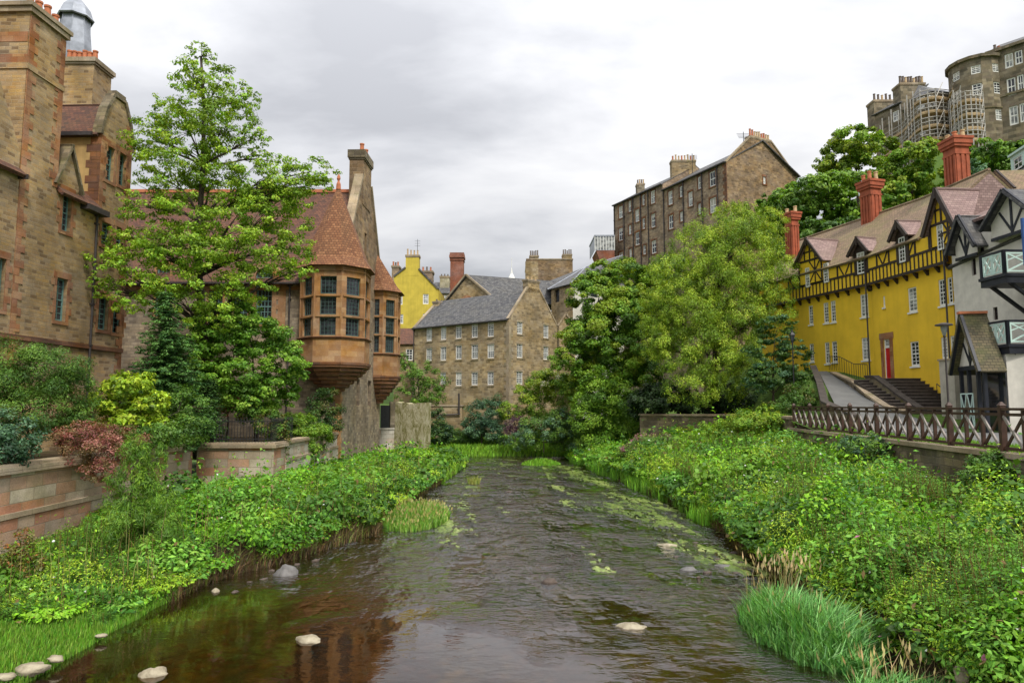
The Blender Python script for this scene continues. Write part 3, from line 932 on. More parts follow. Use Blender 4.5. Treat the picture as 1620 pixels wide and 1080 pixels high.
# lead covered cupola further back
cx, cy = onY(119, 40, 46)[0], 46.0
CU = thing('lead_cupola', 'silvery lead-clad cupola with domed cap rising behind the chimney pots at top left', 'cupola', (cx, cy, 18))
zt = onY(119, 0, 46)[2]; zb = onY(119, 74, 46)[2]; zm = onY(119, 30, 46)[2]
MB().ngon(cx, cy, 1.25, zb - 6, 1.08, zb, 8, .39).ngon(cx, cy, 1.08, zb, .86, zm, 8, .39).build('shaft', M['lead'], CU)
MB().lathe(cx, cy, [(1.12, zm - .08), (1.18, zm), (1.05, zm + .2), (.9, zm + .7), (.55, zm + 1.15), (.25, zm + 1.5), (.12, zm + 2.6), (.02, zm + 3.6)], 8, .39).build('dome', M['lead'], CU)
mb = MB()
for k in range(8):
    an = .39 + k * math.pi / 4
    mb.tube((cx + 1.26 * math.cos(an), cy + 1.26 * math.sin(an), zb - 6), (cx + .87 * math.cos(an), cy + .87 * math.sin(an), zm), .05, .05, 6)
mb.build('roll_seam', M['lead'], CU)

# ================================================================== LEFT CENTRE: hall with two corner oriels
HB = thing('hall_with_oriels', 'red-roofed sandstone hall with two pointed corner oriels jutting over the river', 'building', (-16, 46, 1.2))
fy = F((-30, 42), (-10.75, 42))           # faces the bridge
fx = F((-10.55, 42), (-10.2, 53))         # faces the river
EZ = 12.1; RZ = 19.6
big = fy.rect(405, 457, 430, 512)
hid = [fy.rect(247, 420, 268, 500), fy.rect(330, 460, 352, 512), fy.rect(370, 460, 392, 512)]
mb = MB()
mb.wall(fy, [(0, 1.2), (fy.w, 1.2), (fy.w, EZ), (0, EZ)], [big] + hid, .22)
slits = [fx.rect(564, 600, 569, 641), fx.rect(582, 602, 587, 641)]
mb.wall(fx, [(0, .6), (fx.w, .6), (fx.w, EZ), (0, EZ)], slits, .3)
mb.poly([(-10.2, 53, 1), (-30, 53, 1), (-30, 53, EZ), (-10.2, 53, EZ)])
mb.poly([(-30, 42, 1), (-30, 53, 1), (-30, 53, EZ), (-30, 42, EZ)])
mb.build('wall', M['rubble_grey'], HB)
mb = MB()
am = fx.w / 2
mb.wall(fx, [(.0, EZ), (fx.w, EZ), (fx.w - .15, EZ + 1.2), (am + 1.35, RZ + .6), (am - 1.35, RZ + .6), (.15, EZ + 1.2)], [(am - .28, 14.6, am + .28, 16.6)], .35)
mb.build('gable', M['gable_stone'], HB)
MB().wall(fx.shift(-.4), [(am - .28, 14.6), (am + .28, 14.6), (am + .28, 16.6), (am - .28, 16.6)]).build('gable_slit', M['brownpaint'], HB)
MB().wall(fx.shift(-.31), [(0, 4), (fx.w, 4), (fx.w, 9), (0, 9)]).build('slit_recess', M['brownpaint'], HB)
mb = MB()
for p, q in (((-.1, EZ - .1), (.1, EZ + 1.3)), ((.1, EZ + 1.3), (am - 1.3, RZ + .8)), ((am + 1.3, RZ + .8), (fx.w - .1, EZ + 1.3)), ((fx.w - .1, EZ + 1.3), (fx.w + .1, EZ - .1))):
    mb.fbar(fx, p, q, .22, -.5, .1)
mb.build('skew_coping', M['coping'], HB)
# roof
mb = MB()
mb.slab([(-30, 41.6, EZ - .1), (-10.75, 41.6, EZ - .1), (-10.75, 47.5, RZ), (-30, 47.5, RZ)], .18)
mb.slab([(-30, 53.4, EZ - .1), (-10.6, 53.4, EZ - .1), (-10.6, 47.5, RZ), (-30, 47.5, RZ)], .18)
mb.build('roof', M['tile_red'], HB)
MB().box(-30, 47.38, RZ - .06, -10.9, 47.62, RZ + .16).build('ridge_tiles', M['pot'], HB)
gutter(HB, fy, 0, fy.w - 2.0, EZ - .12, .48)
# chimney on the gable
fstack(HB, fx, am - 1.15, am + 1.15, -.95, .04, RZ - 1.2, 22.25, 'gable_stone', npots=2, along=True, pot=('pot',), r=.17, h=.8, over=.12, capz=.55, cap='river_wall')
qb = MB(); quoins(qb, fx, 0, 1.2, 5.8, 1); qb.build('quoins', M['ashlar'], HB)
qb = MB(); quoins(qb, fy, fy.w + .2, 1.2, 6, -1, .02); qb.build('quoins', M['ashlar'], HB)
qb = MB(); qb.fbox(fy, fy.px(440, 480)[0], fy.px(452, 480)[0], 8.0, EZ, -.02, .03)
qb.build('stone_panel', M['ashlar'], HB)
qb = MB(); qb.fbox(fy, 6.0, fy.px(485, 480)[0], EZ - .5, EZ - .25, 0, .06)
qb.build('eaves_course', M['ashlar'], HB)
for r in [big] + hid:
    wn = window(fy, r, HB, 'green_mid', 4 if r is big else 3, 6, .18, .08, .035, pale=False)
    qb = MB(); surround(qb, fy, r, .28 if r is big else .14, .04, irregular=(r is big)); qb.build('window_surround', M['ashlar'], wn)
downpipe(HB, fy, fy.px(458, 500)[0], 2.6, EZ - .3)
# round headed dormer
rd = fy.px(421, 436)
mb = MB()
c0 = Vector(fy.P(rd[0], rd[1], .2)); 
prof = [(math.cos(t), math.sin(t)) for t in np.linspace(0, math.pi, 11)]
for (x0, z0), (x1, z1) in zip(prof[:-1], prof[1:]):
    mb.hexa([fy.P(rd[0] + x0 * .55, rd[1] - .1 + z0 * .55, -1.5), fy.P(rd[0] + x1 * .55, rd[1] - .1 + z1 * .55, -1.5), fy.P(rd[0] + x1 * .55, rd[1] - .1 + z1 * .55, .3), fy.P(rd[0] + x0 * .55, rd[1] - .1 + z0 * .55, .3),
             fy.P(rd[0] + x0 * .95, rd[1] - .1 + z0 * .95, -1.5), fy.P(rd[0] + x1 * .95, rd[1] - .1 + z1 * .95, -1.5), fy.P(rd[0] + x1 * .95, rd[1] - .1 + z1 * .95, .3), fy.P(rd[0] + x0 * .95, rd[1] - .1 + z0 * .95, .3)])
mb.fbox(fy, rd[0] - .95, rd[0] - .55, rd[1] - .9, rd[1] - .1, -1.5, .3).fbox(fy, rd[0] + .55, rd[0] + .95, rd[1] - .9, rd[1] - .1, -1.5, .3)
mb.build('dormer', M['ashlar'], HB)
window(fy, (rd[0] - .55, rd[1] - .75, rd[0] + .55, rd[1] + .45), HB, 'green_mid', 3, 4, -.1, .06, .03, pale=False, sash=False)


def oriel(cx, cy, r, zc, zband, zsill, zhead, apex, apexpt=None, mats=('ashlar', 'tile_spire')):
    rot = -math.pi / 2 + R(24)
    wallmb, wins = MB(), []
    band, corb = MB(), MB()
    rows = 3
    hh = zhead - .55 - zsill
    sd = 2 * r * math.sin(math.pi / 8)
    for k in range(8):
        a, b = rot + k * math.pi / 4, rot + (k + 1) * math.pi / 4
        fr = F((cx + r * math.cos(a), cy + r * math.sin(a)), (cx + r * math.cos(b), cy + r * math.sin(b)))
        holes = []
        if k in (0, 1, 6, 7, 2):
            for q in range(rows):
                zb = zsill + hh * q / rows + .08
                holes.append((sd * .2, zb, sd * .8, zb + hh / rows - .16))
        wallmb.wall(fr, [(0, zsill), (sd, zsill), (sd, zhead), (0, zhead)], holes, .2)
        # transoms and jamb rolls standing proud
        wallmb.fbox(fr, -.02, .07, zsill, zhead - .02, -.04, .045).fbox(fr, sd - .07, sd + .02, zsill, zhead - .02, -.04, .045)
        for q in range(1, rows):
            zb = zsill + hh * q / rows
            wallmb.fbox(fr, .08, sd - .08, zb - .05, zb + .05, -.04, .06)
        wallmb.fbox(fr, .0, sd, zhead - .3, zhead - .2, -.04, .07)
        wins += [(fr, h) for h in holes]
    wallmb.build('oriel_wall', M[mats[0]], HB)
    for fr, h in wins: window(fr, h, HB, 'green_dark', 4, 4, .18, .05, .018, pale=False, sash=False)
    rr = 1.0 / math.cos(math.pi / 8) * 0 + 1
    band.ngon(cx, cy, r + .05, zband, r + .05, zsill - .12, 8, rot)
    band.build('oriel_band', M[mats[0]], HB)
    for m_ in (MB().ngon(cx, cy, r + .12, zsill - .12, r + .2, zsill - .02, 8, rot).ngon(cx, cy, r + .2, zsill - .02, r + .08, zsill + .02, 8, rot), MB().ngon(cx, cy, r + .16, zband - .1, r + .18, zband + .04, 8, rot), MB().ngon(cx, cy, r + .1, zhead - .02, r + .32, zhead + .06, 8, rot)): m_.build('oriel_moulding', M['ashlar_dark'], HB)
    n = 7
    for k in range(n):
        t0 = k / n
        z1 = zband - .1 - (zband - .1 - zc) * k / n; z0 = zband - .1 - (zband - .1 - zc) * (k + 1) / n
        ra = (r + .1) * (1 - t0 ** 1.15 * .82)
        corb.ngon(cx, cy, ra * .93, z0, ra, z0 + (z1 - z0) * .45, 8, rot).ngon(cx, cy, ra, z0 + (z1 - z0) * .45, ra, z1 - .01, 8, rot)
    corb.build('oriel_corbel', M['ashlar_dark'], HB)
    rf = MB(); ax, ay = apexpt or (cx, cy)
    rb = r + .38; P = []
    for k in range(8):
        a = rot + k * math.pi / 4
        P.append((cx + rb * math.cos(a), cy + rb * math.sin(a), zhead))
    Q = []
    for k in range(8):
        a = rot + k * math.pi / 4
        Q.append((cx + (ax - cx) * .12 + rb * .80 * math.cos(a), cy + (ay - cy) * .12 + rb * .80 * math.sin(a), zhead + (apex - zhead) * .12))
    for k in range(8):
        k2 = (k + 1) % 8
        rf.poly([P[k], P[k2], Q[k2], Q[k]])
        rf.poly([Q[k], Q[k2], (ax, ay, apex)])
    rf.build('oriel_roof', M[mats[1]], HB)
    MB().lathe(ax, ay, [(.16, apex - .3), (.14, apex + .05), (.06, apex + .25), (.12, apex + .4), (.1, apex + .55), (.0, apex + .75)], 8).build('finial', M['pot'], HB)


oriel(-10.95, 42.0, 2.1, 5.3, 6.95, 8.5, 12.75, 18.3)
oriel(-10.35, 52.2, 1.75, 4.6, 6.6, 8.3, 13.0, 18.0, apexpt=(-11.5, 51.0))

# wall of the garden ------------------------------------------------
def coped_wall(name, label, pts, z0, z1, mat, th=.5, cap=.16, over=.09, string=None, cat='wall', capmat='coping', group=None):
    root = thing(name, label, cat, (pts[0][0], pts[0][1], z0), group)
    wb, cb = MB(), MB()
    for i_, (p, q) in enumerate(zip(pts[:-1], pts[1:])):
        fr = F(p, q)
        z1 = z1 + .003
        wb.fbox(fr, .003, fr.w - .003, z0, z1 - cap, -th, 0)
        cb.fbox(fr, -over + .004 * i_, fr.w + over * .4, z1 - cap, z1 - cap * .3, -th - over, over)
        cb.fbox(fr, -over * .5, fr.w, z1 - cap * .3 + .001, z1, -th - over * .4, over * .4)
        if string:
            cb.fbox(fr, 0, fr.w, string, string + .14, -.02, .10)
            wb.fbox(fr, 0, fr.w, z0, string - .02, -.02, .06)
    wb.build('wall_face', M[mat], root)
    cb.build('coping', M[capmat], root)
    return root


coped_wall('garden_wall', 'long pink and grey ashlar garden wall with moulded coping along the left bank', [(-13.6, 5), (-13.75, 29.7)], -.2, 2.88, 'garden_wall', string=1.42, cap=.26, over=.12)
PB = coped_wall('garden_wall', 'projecting reddish wall pier with iron railings on top, left of the oriel hall', [(-13.7, 30.0), (-10.35, 30.0), (-10.35, 31.6)], -.2, 2.85, 'garden_wall', cap=.22, over=.12)
coped_wall('garden_wall', 'short limewashed wall half hidden by greenery right of the railed pier', [(-10.38, 31.55), (-10.65, 41.95)], -.2, 2.85, 'white_wall', cap=.16, string=1.9)

RL = thing('iron_railing', 'black iron railing with pointed bars standing on the projecting garden wall', 'railing', (-12, 30.2, 2.85))
mb = MB()
for p, q in (((-13.5, 30.22), (-10.6, 30.22)), ((-10.6, 30.22), (-10.6, 33.2))):
    L = math.dist(p, q); n = int(L / .13)
    for k in range(n + 1):
        t = k / n; x = p[0] + (q[0] - p[0]) * t; y = p[1] + (q[1] - p[1]) * t
        mb.tube((x, y, 2.85), (x, y, 3.82), .012, .012, 5); mb.tube((x, y, 3.82), (x, y, 3.95), .022, .002, 5)
mb.build('bar', M['iron'], RL)['kind'] = 'stuff'
mb = MB()
for z in (2.98, 3.75):
    mb.box(-13.5, 30.2, z, -10.6, 30.24, z + .04); mb.box(-10.62, 30.24, z, -10.58, 33.2, z + .04)
mb.build('rail', M['iron'], RL)

# mossy stub of ruined wall beyond the hall
rw = F(onY(622, 660, 56)[:2], onY(673, 660, 55)[:2])
RW = thing('ruined_wall', 'pale moss-streaked stub of ruined wall standing at the water beyond the oriel hall', 'wall', rw.P(0, .5))
mb = MB()
N = 10
for k in range(N):
    a0, a1 = rw.w * k / N, rw.w * (k + 1) / N
    z1 = 4.75 + .05 * math.sin(k * 2.1) + (.18 if k > 7 else 0) - (.2 if k < 1 else 0) - .03 * k
    z2 = 4.75 + .05 * math.sin((k + 1) * 2.1) + (.18 if k + 1 > 7 else 0) - .03 * (k + 1)
    wb = lambda a: a * .93 + .02 + .05 * math.sin(a * 5)
    mb.hexa([rw.P(wb(a0), .3, -.05), rw.P(wb(a1), .3, -.05), rw.P(wb(a1), .3, -1.2), rw.P(wb(a0), .3, -1.2), rw.P(a0, z1, 0), rw.P(a1, z2, 0), rw.P(a1, z2, -1.0), rw.P(a0, z1, -1.0)])
mb.build('wall_face', M['ruin_render'], RW)
lw = F(onY(601, 660, 55)[:2], onY(624, 660, 55.6)[:2])
LW = thing('garden_wall', 'low white wall with dark timber gate between the oriel hall and the ruined wall', 'wall', lw.P(0, .8))
MB().fbox(lw, 0, lw.w, .3, 2.5, -.4, 0).fbox(lw, 0, lw.w, 2.5, 2.65, -.45, .06).build('wall_face', M['white_wall'], LW)
MB().fbox(lw, .1, lw.w - .35, 2.65, 4.45, -.2, -.12).build('gate', M['iron'], LW)
mb = MB().fbox(lw, lw.w - .35, lw.w + .05, 2.65, 4.75, -.3, 0)
mb.build('gate_post', M['river_wall'], LW)

# ================================================================== CENTRE: the mill
def zoomr(l, sc, ox, oy):
    return [(ox + a / sc, oy + b / sc, ox + c / sc, oy + d / sc) for a, b, c, d in l]


MBx = thing('stone_mill', 'four-storey buff rubble-stone mill with slate roof and white multi-pane windows at the river bend', 'building', (-2, 74, 2))
pc = (-0.33, 70.0); pl = (-11.4, 78.5); pr = (5.0, 75.8)
fl = F(pl, pc); frr = F(pc, pr)
EM, RM = 13.35, 16.9
z6 = lambda l: zoomr(l, 3.484, 600, 370)
wl = z6([(260, 518, 290, 590), (339, 512, 369, 583), (421, 502, 453, 576), (509, 494, 542, 571), (597, 486, 631, 566),
         (259, 630, 290, 699), (337, 622, 369, 696), (421, 615, 454, 690), (508, 610, 544, 688), (596, 607, 633, 684),
         (337, 765, 367, 828), (421, 763, 453, 836), (508, 762, 542, 833), (596, 760, 630, 831)])
wr_ = z6([(760, 485, 790, 551), (905, 502, 933, 573), (759, 606, 790, 682), (905, 621, 933, 692), (757, 758, 790, 828)])
hl = [fl.rect(*r) for r in wl]; hr = [frr.rect(*r) for r in wr_]
mb = MB()
mb.wall(fl, [(0, 1), (fl.w, 1), (fl.w, EM), (0, EM)], hl, .2)
mb.wall(frr, [(0, 1), (frr.w, 1), (frr.w, EM), (frr.w / 2 + .9, RM + .1), (frr.w / 2 - .9, RM + .1), (0, EM)], hr, .2)
bl = (pl[0] + frr.t.x * frr.w, pl[1] + frr.t.y * frr.w)
mb.poly([(pl[0], pl[1], 1), (bl[0], bl[1], 1), (bl[0], bl[1], EM), (pl[0] + frr.t.x * frr.w / 2, pl[1] + frr.t.y * frr.w / 2, RM), (pl[0], pl[1], EM)])
mb.poly([(pr[0], pr[1], 1), (bl[0], bl[1], 1), (bl[0], bl[1], EM), (pr[0], pr[1], EM)])
mb.build('wall', M['mill'], MBx)
mb = MB()
hw = frr.w / 2
mb.slab([fl.P(-.1, EM - .15, .25), fl.P(fl.w - .12, EM - .15, .25), fl.P(fl.w - .12, RM, -hw), fl.P(-.1, RM, -hw)], .14)
mb.slab([fl.P(-.1, EM - .15, -frr.w - .25), fl.P(fl.w - .12, EM - .15, -frr.w - .25), fl.P(fl.w - .12, RM, -hw), fl.P(-.1, RM, -hw)], .14)
mb.build('roof', M['slate'], MBx)
mb = MB()
for p, q in (((-.05, EM), (hw - .9, RM + .15)), ((hw + .9, RM + .15), (frr.w + .05, EM))): mb.fbar(frr, p, q, .16, -.3, .05)
mb.fbar(F(fl.P(0, 0, -frr.w), fl.P(0, 0, 0)), (frr.w, EM), (hw, RM + .05), .16, -.3, .1)
mb.build('skew_coping', M['coping'], MBx)
fstack(MBx, frr, hw - .95, hw + .95, -.7, .0, RM - .4, RM + 1.0, 'mill', npots=3, pot=('pot_buff',), r=.1, h=.4, capz=.15)
fstack(MBx, F(fl.P(0, 0, -frr.w), fl.P(0, 0, 0)), hw - .8, hw + .8, -.9, .0, RM - 1.2, RM - .1, 'mill', npots=2, pot=('pot_dark',), r=.1, h=.3, capz=.15)
def lintels(fr, r, parent, mat='coping'):
    MB().fbox(fr, r[0] - .06, r[2] + .06, r[1] - .14, r[1] - .004, -.02, .07).build('sill', M[mat], parent)
    MB().fbox(fr, r[0] - .1, r[2] + .1, r[3] + .004, r[3] + .2, -.02, .02).build('lintel', M[mat], parent)


mb = MB()
for r in []: mb.fbox(fl, r[0] - .06, r[2] + .06, r[1] - .14, r[1] - .004, -.02, .07).fbox(fl, r[0] - .1, r[2] + .1, r[3] + .004, r[3] + .2, -.02, .02)
for r in []: mb.fbox(frr, r[0] - .06, r[2] + .06, r[1] - .14, r[1] - .004, -.02, .07).fbox(frr, r[0] - .1, r[2] + .1, r[3] + .004, r[3] + .2, -.02, .02)
for a_ in ((fl, fl.w, 2, EM - .3, -1), (frr, 0, 2, EM - .3, 1)):
    mb = MB(); quoins(mb, *a_, .03, .38, (.35, .6)); mb.build('quoins', M['coping'], MBx)


for i, r in enumerate(hl): lintels(fl, r, window(fl, r, MBx, 'white', 3, 6, .1, .085, .045, pale=(i < 2)))
for r in hr: lintels(frr, r, window(frr, r, MBx, 'white', 3, 6, .1, .085, .045, pale=False))
gutter(MBx, fl, 0, fl.w, EM - .12, .3)
downpipe(MBx, fl, .15, 3, EM - .4)
MB().fbox(fl, 8.2, 8.9, 0, .06, 0, .05).build('skylight', M['lead'], MBx).hide_render = False
sky_o = None
# lower retaining wall in front of the mill
coped_wall('retaining_wall', 'brown stone retaining wall with a drain pipe at the foot of the mill', [onY(640, 640, 66)[:2], onY(731, 640, 66)[:2], onY(735, 640, 69)[:2]], .3, onY(700, 640, 66)[2], 'mill', cap=.14)
pw = thing('drain_pipe', 'dark drain pipe turning down the retaining wall below the mill', 'pipe', onY(726, 650, 65.9))
MB().tube(onY(726, 622, 65.85), onY(726, 655, 65.85), .09, .09, 8).tube(onY(728, 655, 65.85), onY(680, 657, 65.85), .07, .07, 8).build('pipe_run', M['pipe'], pw)

# yellow gabled house far left of centre ----------------------------
YY = 96
ff = F(onY(622, 470, YY)[:2], onY(693, 470, YY)[:2])
YF = thing('yellow_gabled_house', 'tall faded yellow gabled house with a stepped chimney behind the oriel hall', 'house', ff.P(2, 3))
hz = [ff.rect(669, 465, 678, 481), ff.rect(629, 468, 637, 482), ff.rect(629, 497, 638, 512), ff.rect(669, 496, 676, 502)]
P = [ff.px(*q) for q in ((622, 560), (693, 560), (693, 457), (664, 425), (641, 423), (623, 437))]
mb = MB().wall(ff, P, hz, .2)
mb.fbox(ff, P[0][0], P[1][0], P[0][1], P[2][1], -10, -.35)
mb.build('wall', M['yellow_far'], YF)
a0, a1 = ff.px(642, 400)[0], ff.px(663, 400)[0]
fstack(YF, ff, a0, a1, -1.2, .02, ff.px(650, 425)[1] - 1, ff.px(650, 403)[1], 'yellow_far', npots=4, pot=('pot_buff',), r=.13, h=.8, capz=.25)
mb = MB()
for p, q in ((P[5], (a0, P[4][1])), ((a1, P[3][1]), P[2])): mb.fbar(ff, p, q, .22, -.4, .15)
mb.build('skew_coping', M['slate'], YF)
am = (a0 + a1) / 2; zr = P[3][1] + .9
mb = MB()
mb.slab([ff.P(P[5][0] - .1, P[5][1], 0), ff.P(P[5][0] - .1, P[5][1], -10), ff.P(am, zr, -10), ff.P(am, zr, 0)], .15)
mb.slab([ff.P(P[2][0] + .1, P[2][1], 0), ff.P(P[2][0] + .1, P[2][1], -10), ff.P(am, zr, -10), ff.P(am, zr, 0)], .15)
mb.build('roof', M['slate'], YF)
for r in hz: window(ff, r, YF, 'white', 2, 4, .12, .12, .05, pale=True)
ax = onY(658, 392, YY)
mb = MB().tube(ff.P(a1 - .3, zr + .8, -.5), ff.P(a1 - .3, ff.px(660, 377)[1], -.5), .04, .03, 5)
zt = ff.px(660, 380)[1]
for k in range(3): mb.tube(ff.P(a1 - .7, zt - k * .35, -.5), ff.P(a1 + .1, zt - k * .35, -.5), .02, .02, 4)
mb.build('aerial', M['iron'], YF)

# neighbours behind the yellow house
def block(name, label, x0, x1, ytop, ybot, Y, depth, mat, roof=None, ridge=0, cat='building', wins=(), frame='white', pale=None, cols=2, rows=4, flat=None):
    fr = F(onY(x0, ytop, Y)[:2], onY(x1, ytop, Y)[:2])
    z1 = onY((x0 + x1) / 2, ytop, Y)[2]; z0 = onY((x0 + x1) / 2, ybot, Y)[2]
    rt = thing(name, label, cat, fr.P(fr.w / 2, z0))
    hs = [fr.rect(*w) for w in wins]
    mb = MB().wall(fr, [(0, z0), (fr.w, z0), (fr.w, z1), (0, z1)], hs, .15)
    mb.poly([fr.P(0, z0), fr.P(0, z0, -depth), fr.P(0, z1, -depth), fr.P(0, z1)]).poly([fr.P(fr.w, z0), fr.P(fr.w, z0, -depth), fr.P(fr.w, z1, -depth), fr.P(fr.w, z1)])
    mb.poly([fr.P(0, z1 - .02, 0), fr.P(fr.w, z1 - .02, 0), fr.P(fr.w, z1 - .02, -depth), fr.P(0, z1 - .02, -depth)])
    if ridge:
        mb.poly([fr.P(0, z1), fr.P(0, z1, -depth), fr.P(0, z1 + ridge, -depth / 2)]).poly([fr.P(fr.w, z1), fr.P(fr.w, z1, -depth), fr.P(fr.w, z1 + ridge, -depth / 2)])
    mb.build('wall', M[mat], rt)
    if roof:
        r = MB()
        if ridge:
            r.slab([fr.P(-.15, z1 - .1, .25), fr.P(fr.w + .15, z1 - .1, .25), fr.P(fr.w + .15, z1 + ridge, -depth / 2), fr.P(-.15, z1 + ridge, -depth / 2)], .14)
            r.slab([fr.P(-.15, z1 - .1, -depth - .25), fr.P(fr.w + .15, z1 - .1, -depth - .25), fr.P(fr.w + .15, z1 + ridge, -depth / 2), fr.P(-.15, z1 + ridge, -depth / 2)], .14)
        else:
            r.fbox(fr, -.1, fr.w + .1, z1, z1 + .25, -depth - .1, .12)
        r.build('roof', M[roof], rt)
    for h in hs: window(fr, h, rt, frame, cols, rows, .1, .1, .05, pale=pale)
    return rt, fr, z1, z0


rt, fr, z1, z0 = block('stone_house', 'small brown stone house with red tiled roof squeezed between the oriel hall and the mill', 624, 658, 543, 640, 84, 6, 'mill', 'tile_red', 2.2, 'house', wins=[(642, 552, 653, 570)])
rt, fr, z1, z0 = block('stone_house', 'pale stone house with slate roof showing right of the yellow gabled house', 684, 712, 463, 520, 112, 9, 'coping', 'slate', 2.6, 'house', wins=[(696, 464, 701, 473), (703, 464, 708, 473)])
fstack(rt, fr, 1.0, 2.6, -4.0, -2.0, z1 + 1, z1 + 3.2, 'ruin', npots=3, pot=('pot_dark',), r=.12, h=.4)
for (x0, x1, y0, y1, lab, m_) in ((666, 684, 428, 470, 'squat dark brown chimney stack behind the yellow gable on its right', 'tenement'), (620, 631, 420, 470, 'narrow brown chimney stack left of the yellow gabled house', 'tenement')):
    p, q = onY(x0, y0, 104), onY(x1, y0, 104)
    s_ = thing('chimney_stack', lab, 'chimney', (p[0], 104, onY(x0, y1, 104)[2]))
    stack(s_, p[0], 104, q[0], 106, onY(x0, y1, 104)[2], p[2], m_, npots=3, pot=('pot', 'pot_dark'), r=.15, h=.6, over=.12)

# free-standing brick chimney
p, q = onY(712, 402, 100), onY(733.5, 402, 100)
BC = thing('brick_chimney', 'plain square red brick industrial chimney rising behind the slate roofs', 'chimney', ((p[0] + q[0]) / 2, 101, 8))
h_ = (q[0] - p[0])
MB().hexa([(p[0], 100, 10), (q[0], 100, 10), (q[0], 102, 10), (p[0], 102, 10), (p[0] + .05, 100.05, p[2] - .5), (q[0] - .05, 100.05, p[2] - .5), (q[0] - .05, 101.95, p[2] - .5), (p[0] + .05, 101.95, p[2] - .5)]).build('shaft', M['brick'], BC)
MB().box(p[0] - .12, 99.88, p[2] - .5, q[0] + .12, 102.12, p[2] - .1).box(p[0] - .05, 99.95, p[2] - .1, q[0] + .05, 102.05, p[2] + .25).box(p[0] - .06, 99.94, p[2] - .9, q[0] + .06, 102.06, p[2] - .75).build('corbelled_top', M['brick'], BC)

# gabled hall behind the mill ---------------------------------------
gA, gB = onY(704, 478, 90), onY(784, 478, 86)
gf = F(gA[:2], gB[:2])
GH = thing('gabled_hall', 'stone hall with a broad slate roof and round-arched gable window behind the mill', 'building', gf.P(gf.w / 2, 3))
apx = gf.px(738, 436); e0 = gf.px(704, 478); e1 = gf.px(784, 474)
MB().wall(gf, [(0, 4), (gf.w, 4), (gf.w, e1[1]), (apx[0], apx[1]), (0, e0[1])]).build('wall', M['mill'], GH)
mb = MB(); cA = gf.px(738, 480)
for k in range(10):
    t0, t1 = math.pi * k / 10, math.pi * (k + 1) / 10
    pts = []
    for t, r in ((t0, .72), (t1, .72), (t1, 1.08), (t0, 1.08)): pts.append((cA[0] + r * math.cos(t), cA[1] + r * math.sin(t)))
    mb.hexa([gf.P(*x, 0) for x in pts] + [gf.P(*x, .1) for x in pts])
mb.build('arch_ring', M['quoin'], GH)
MB().poly([gf.P(cA[0] + .72 * math.cos(t), cA[1] + .72 * math.sin(t), .03) for t in np.linspace(0, math.pi, 12)]).build('window', M['brownpaint'], GH)
LN = 22
r_ = MB()
bk = Vector((.93, .36, 0)).normalized() * LN
def off(p): return (p[0] + bk.x, p[1] + bk.y, p[2])
E0, E1, AP = gf.P(-.3, e0[1] - .2, .2), gf.P(gf.w + .3, e1[1] - .2, .2), gf.P(apx[0], apx[1] + .1, .2)
r_.slab([E1, off(E1), off(AP), AP], .15).slab([E0, off(E0), off(AP), AP], .15)
r_.build('roof', M['slate'], GH)
mb = MB()
mb.fbar(gf, (-.2, e0[1] - .1), (apx[0], apx[1] + .12), .22, -.25, .26).fbar(gf, (apx[0], apx[1] + .12), (gf.w + .2, e1[1] - .1), .22, -.25, .26)
mb.build('skew_coping', M['coping'], GH)

# dark round tank with white cone
tk = onY(792, 448, 110)
TK = thing('round_louvre', 'dark round rooftop drum with a small white cone and finial behind the slate roofs', 'roof vent', (tk[0], 110, tk[2] - 2))
rr_ = 52 / 3.484 * 110 / 1080
MB().lathe(tk[0] - .5, 110, [(rr_, tk[2] - 6), (rr_, tk[2] + .3), (rr_ * .9, tk[2] + .5), (0, tk[2] + .6)], 16).build('drum', M['slate'], TK)
MB().lathe(tk[0] + 1.8, 110, [(.7, tk[2] + .55), (.2, tk[2] + 1.6), (.05, tk[2] + 2.6), (.05, tk[2] + 4.2)], 8).build('cone', M['white'], TK)

# long brown block with chimneys on the skyline
rt, fr, z1, z0 = block('brown_stone_block', 'long flat-topped brown stone block with rooftop chimneys on the skyline left of the tenement', 833, 906, 411, 470, 140, 14, 'gable_stone', 'coping', 0)
a = fr.px(833, 400)[0]
fstack(rt, fr, fr.px(838, 410)[0], fr.px(852, 410)[0], -2, .05, z1, fr.px(845, 404)[1], 'crescent', npots=5, pot=('pot_dark',), r=.15, h=1.0)
fstack(rt, fr, fr.px(890, 410)[0], fr.px(905, 410)[0], -2, .05, z1, fr.px(900, 402)[1], 'mill', npots=5, pot=('pot_dark',), r=.15, h=1.0)
MB().fbox(fr, fr.px(831, 430)[0], fr.px(851, 430)[0], z0, z1 - .6, 0, 1.5).build('bay', M['mill'], rt)

# slate-roofed stone and white harled building right of the mill ----
sA, sM, sB = onY(872, 455, 88), onY(906, 449, 84), onY(985, 446, 92)
SB = thing('stone_and_harl_house', 'stone and white harled building with hipped slate roofs right of the mill', 'building', (sM[0], sM[1] + 4, 3))
f1 = F(sA[:2], sM[:2]); f2 = F(sM[:2], sB[:2])
h1 = [f1.rect(877, 458, 885, 478)]
mb = MB().wall(f1, [(0, 2), (f1.w, 2), (f1.w, sM[2]), (0, sM[2])], h1, .3)
mb.build('wall', M['mill'], SB)
MB().wall(f2, [(0, 2), (f2.w, 2), (f2.w, sM[2]), (0, sM[2])], [f2.rect(934, 451, 946, 470)]).build('harled_wall', M['harl_white'], SB)
MB().wall(f1.shift(-.28), [(h1[0][0] - .1, h1[0][1] - .1), (h1[0][2] + .1, h1[0][1] - .1), (h1[0][2] + .1, h1[0][3] + .1), (h1[0][0] - .1, h1[0][3] + .1)]).build('window', M['glass'], SB)
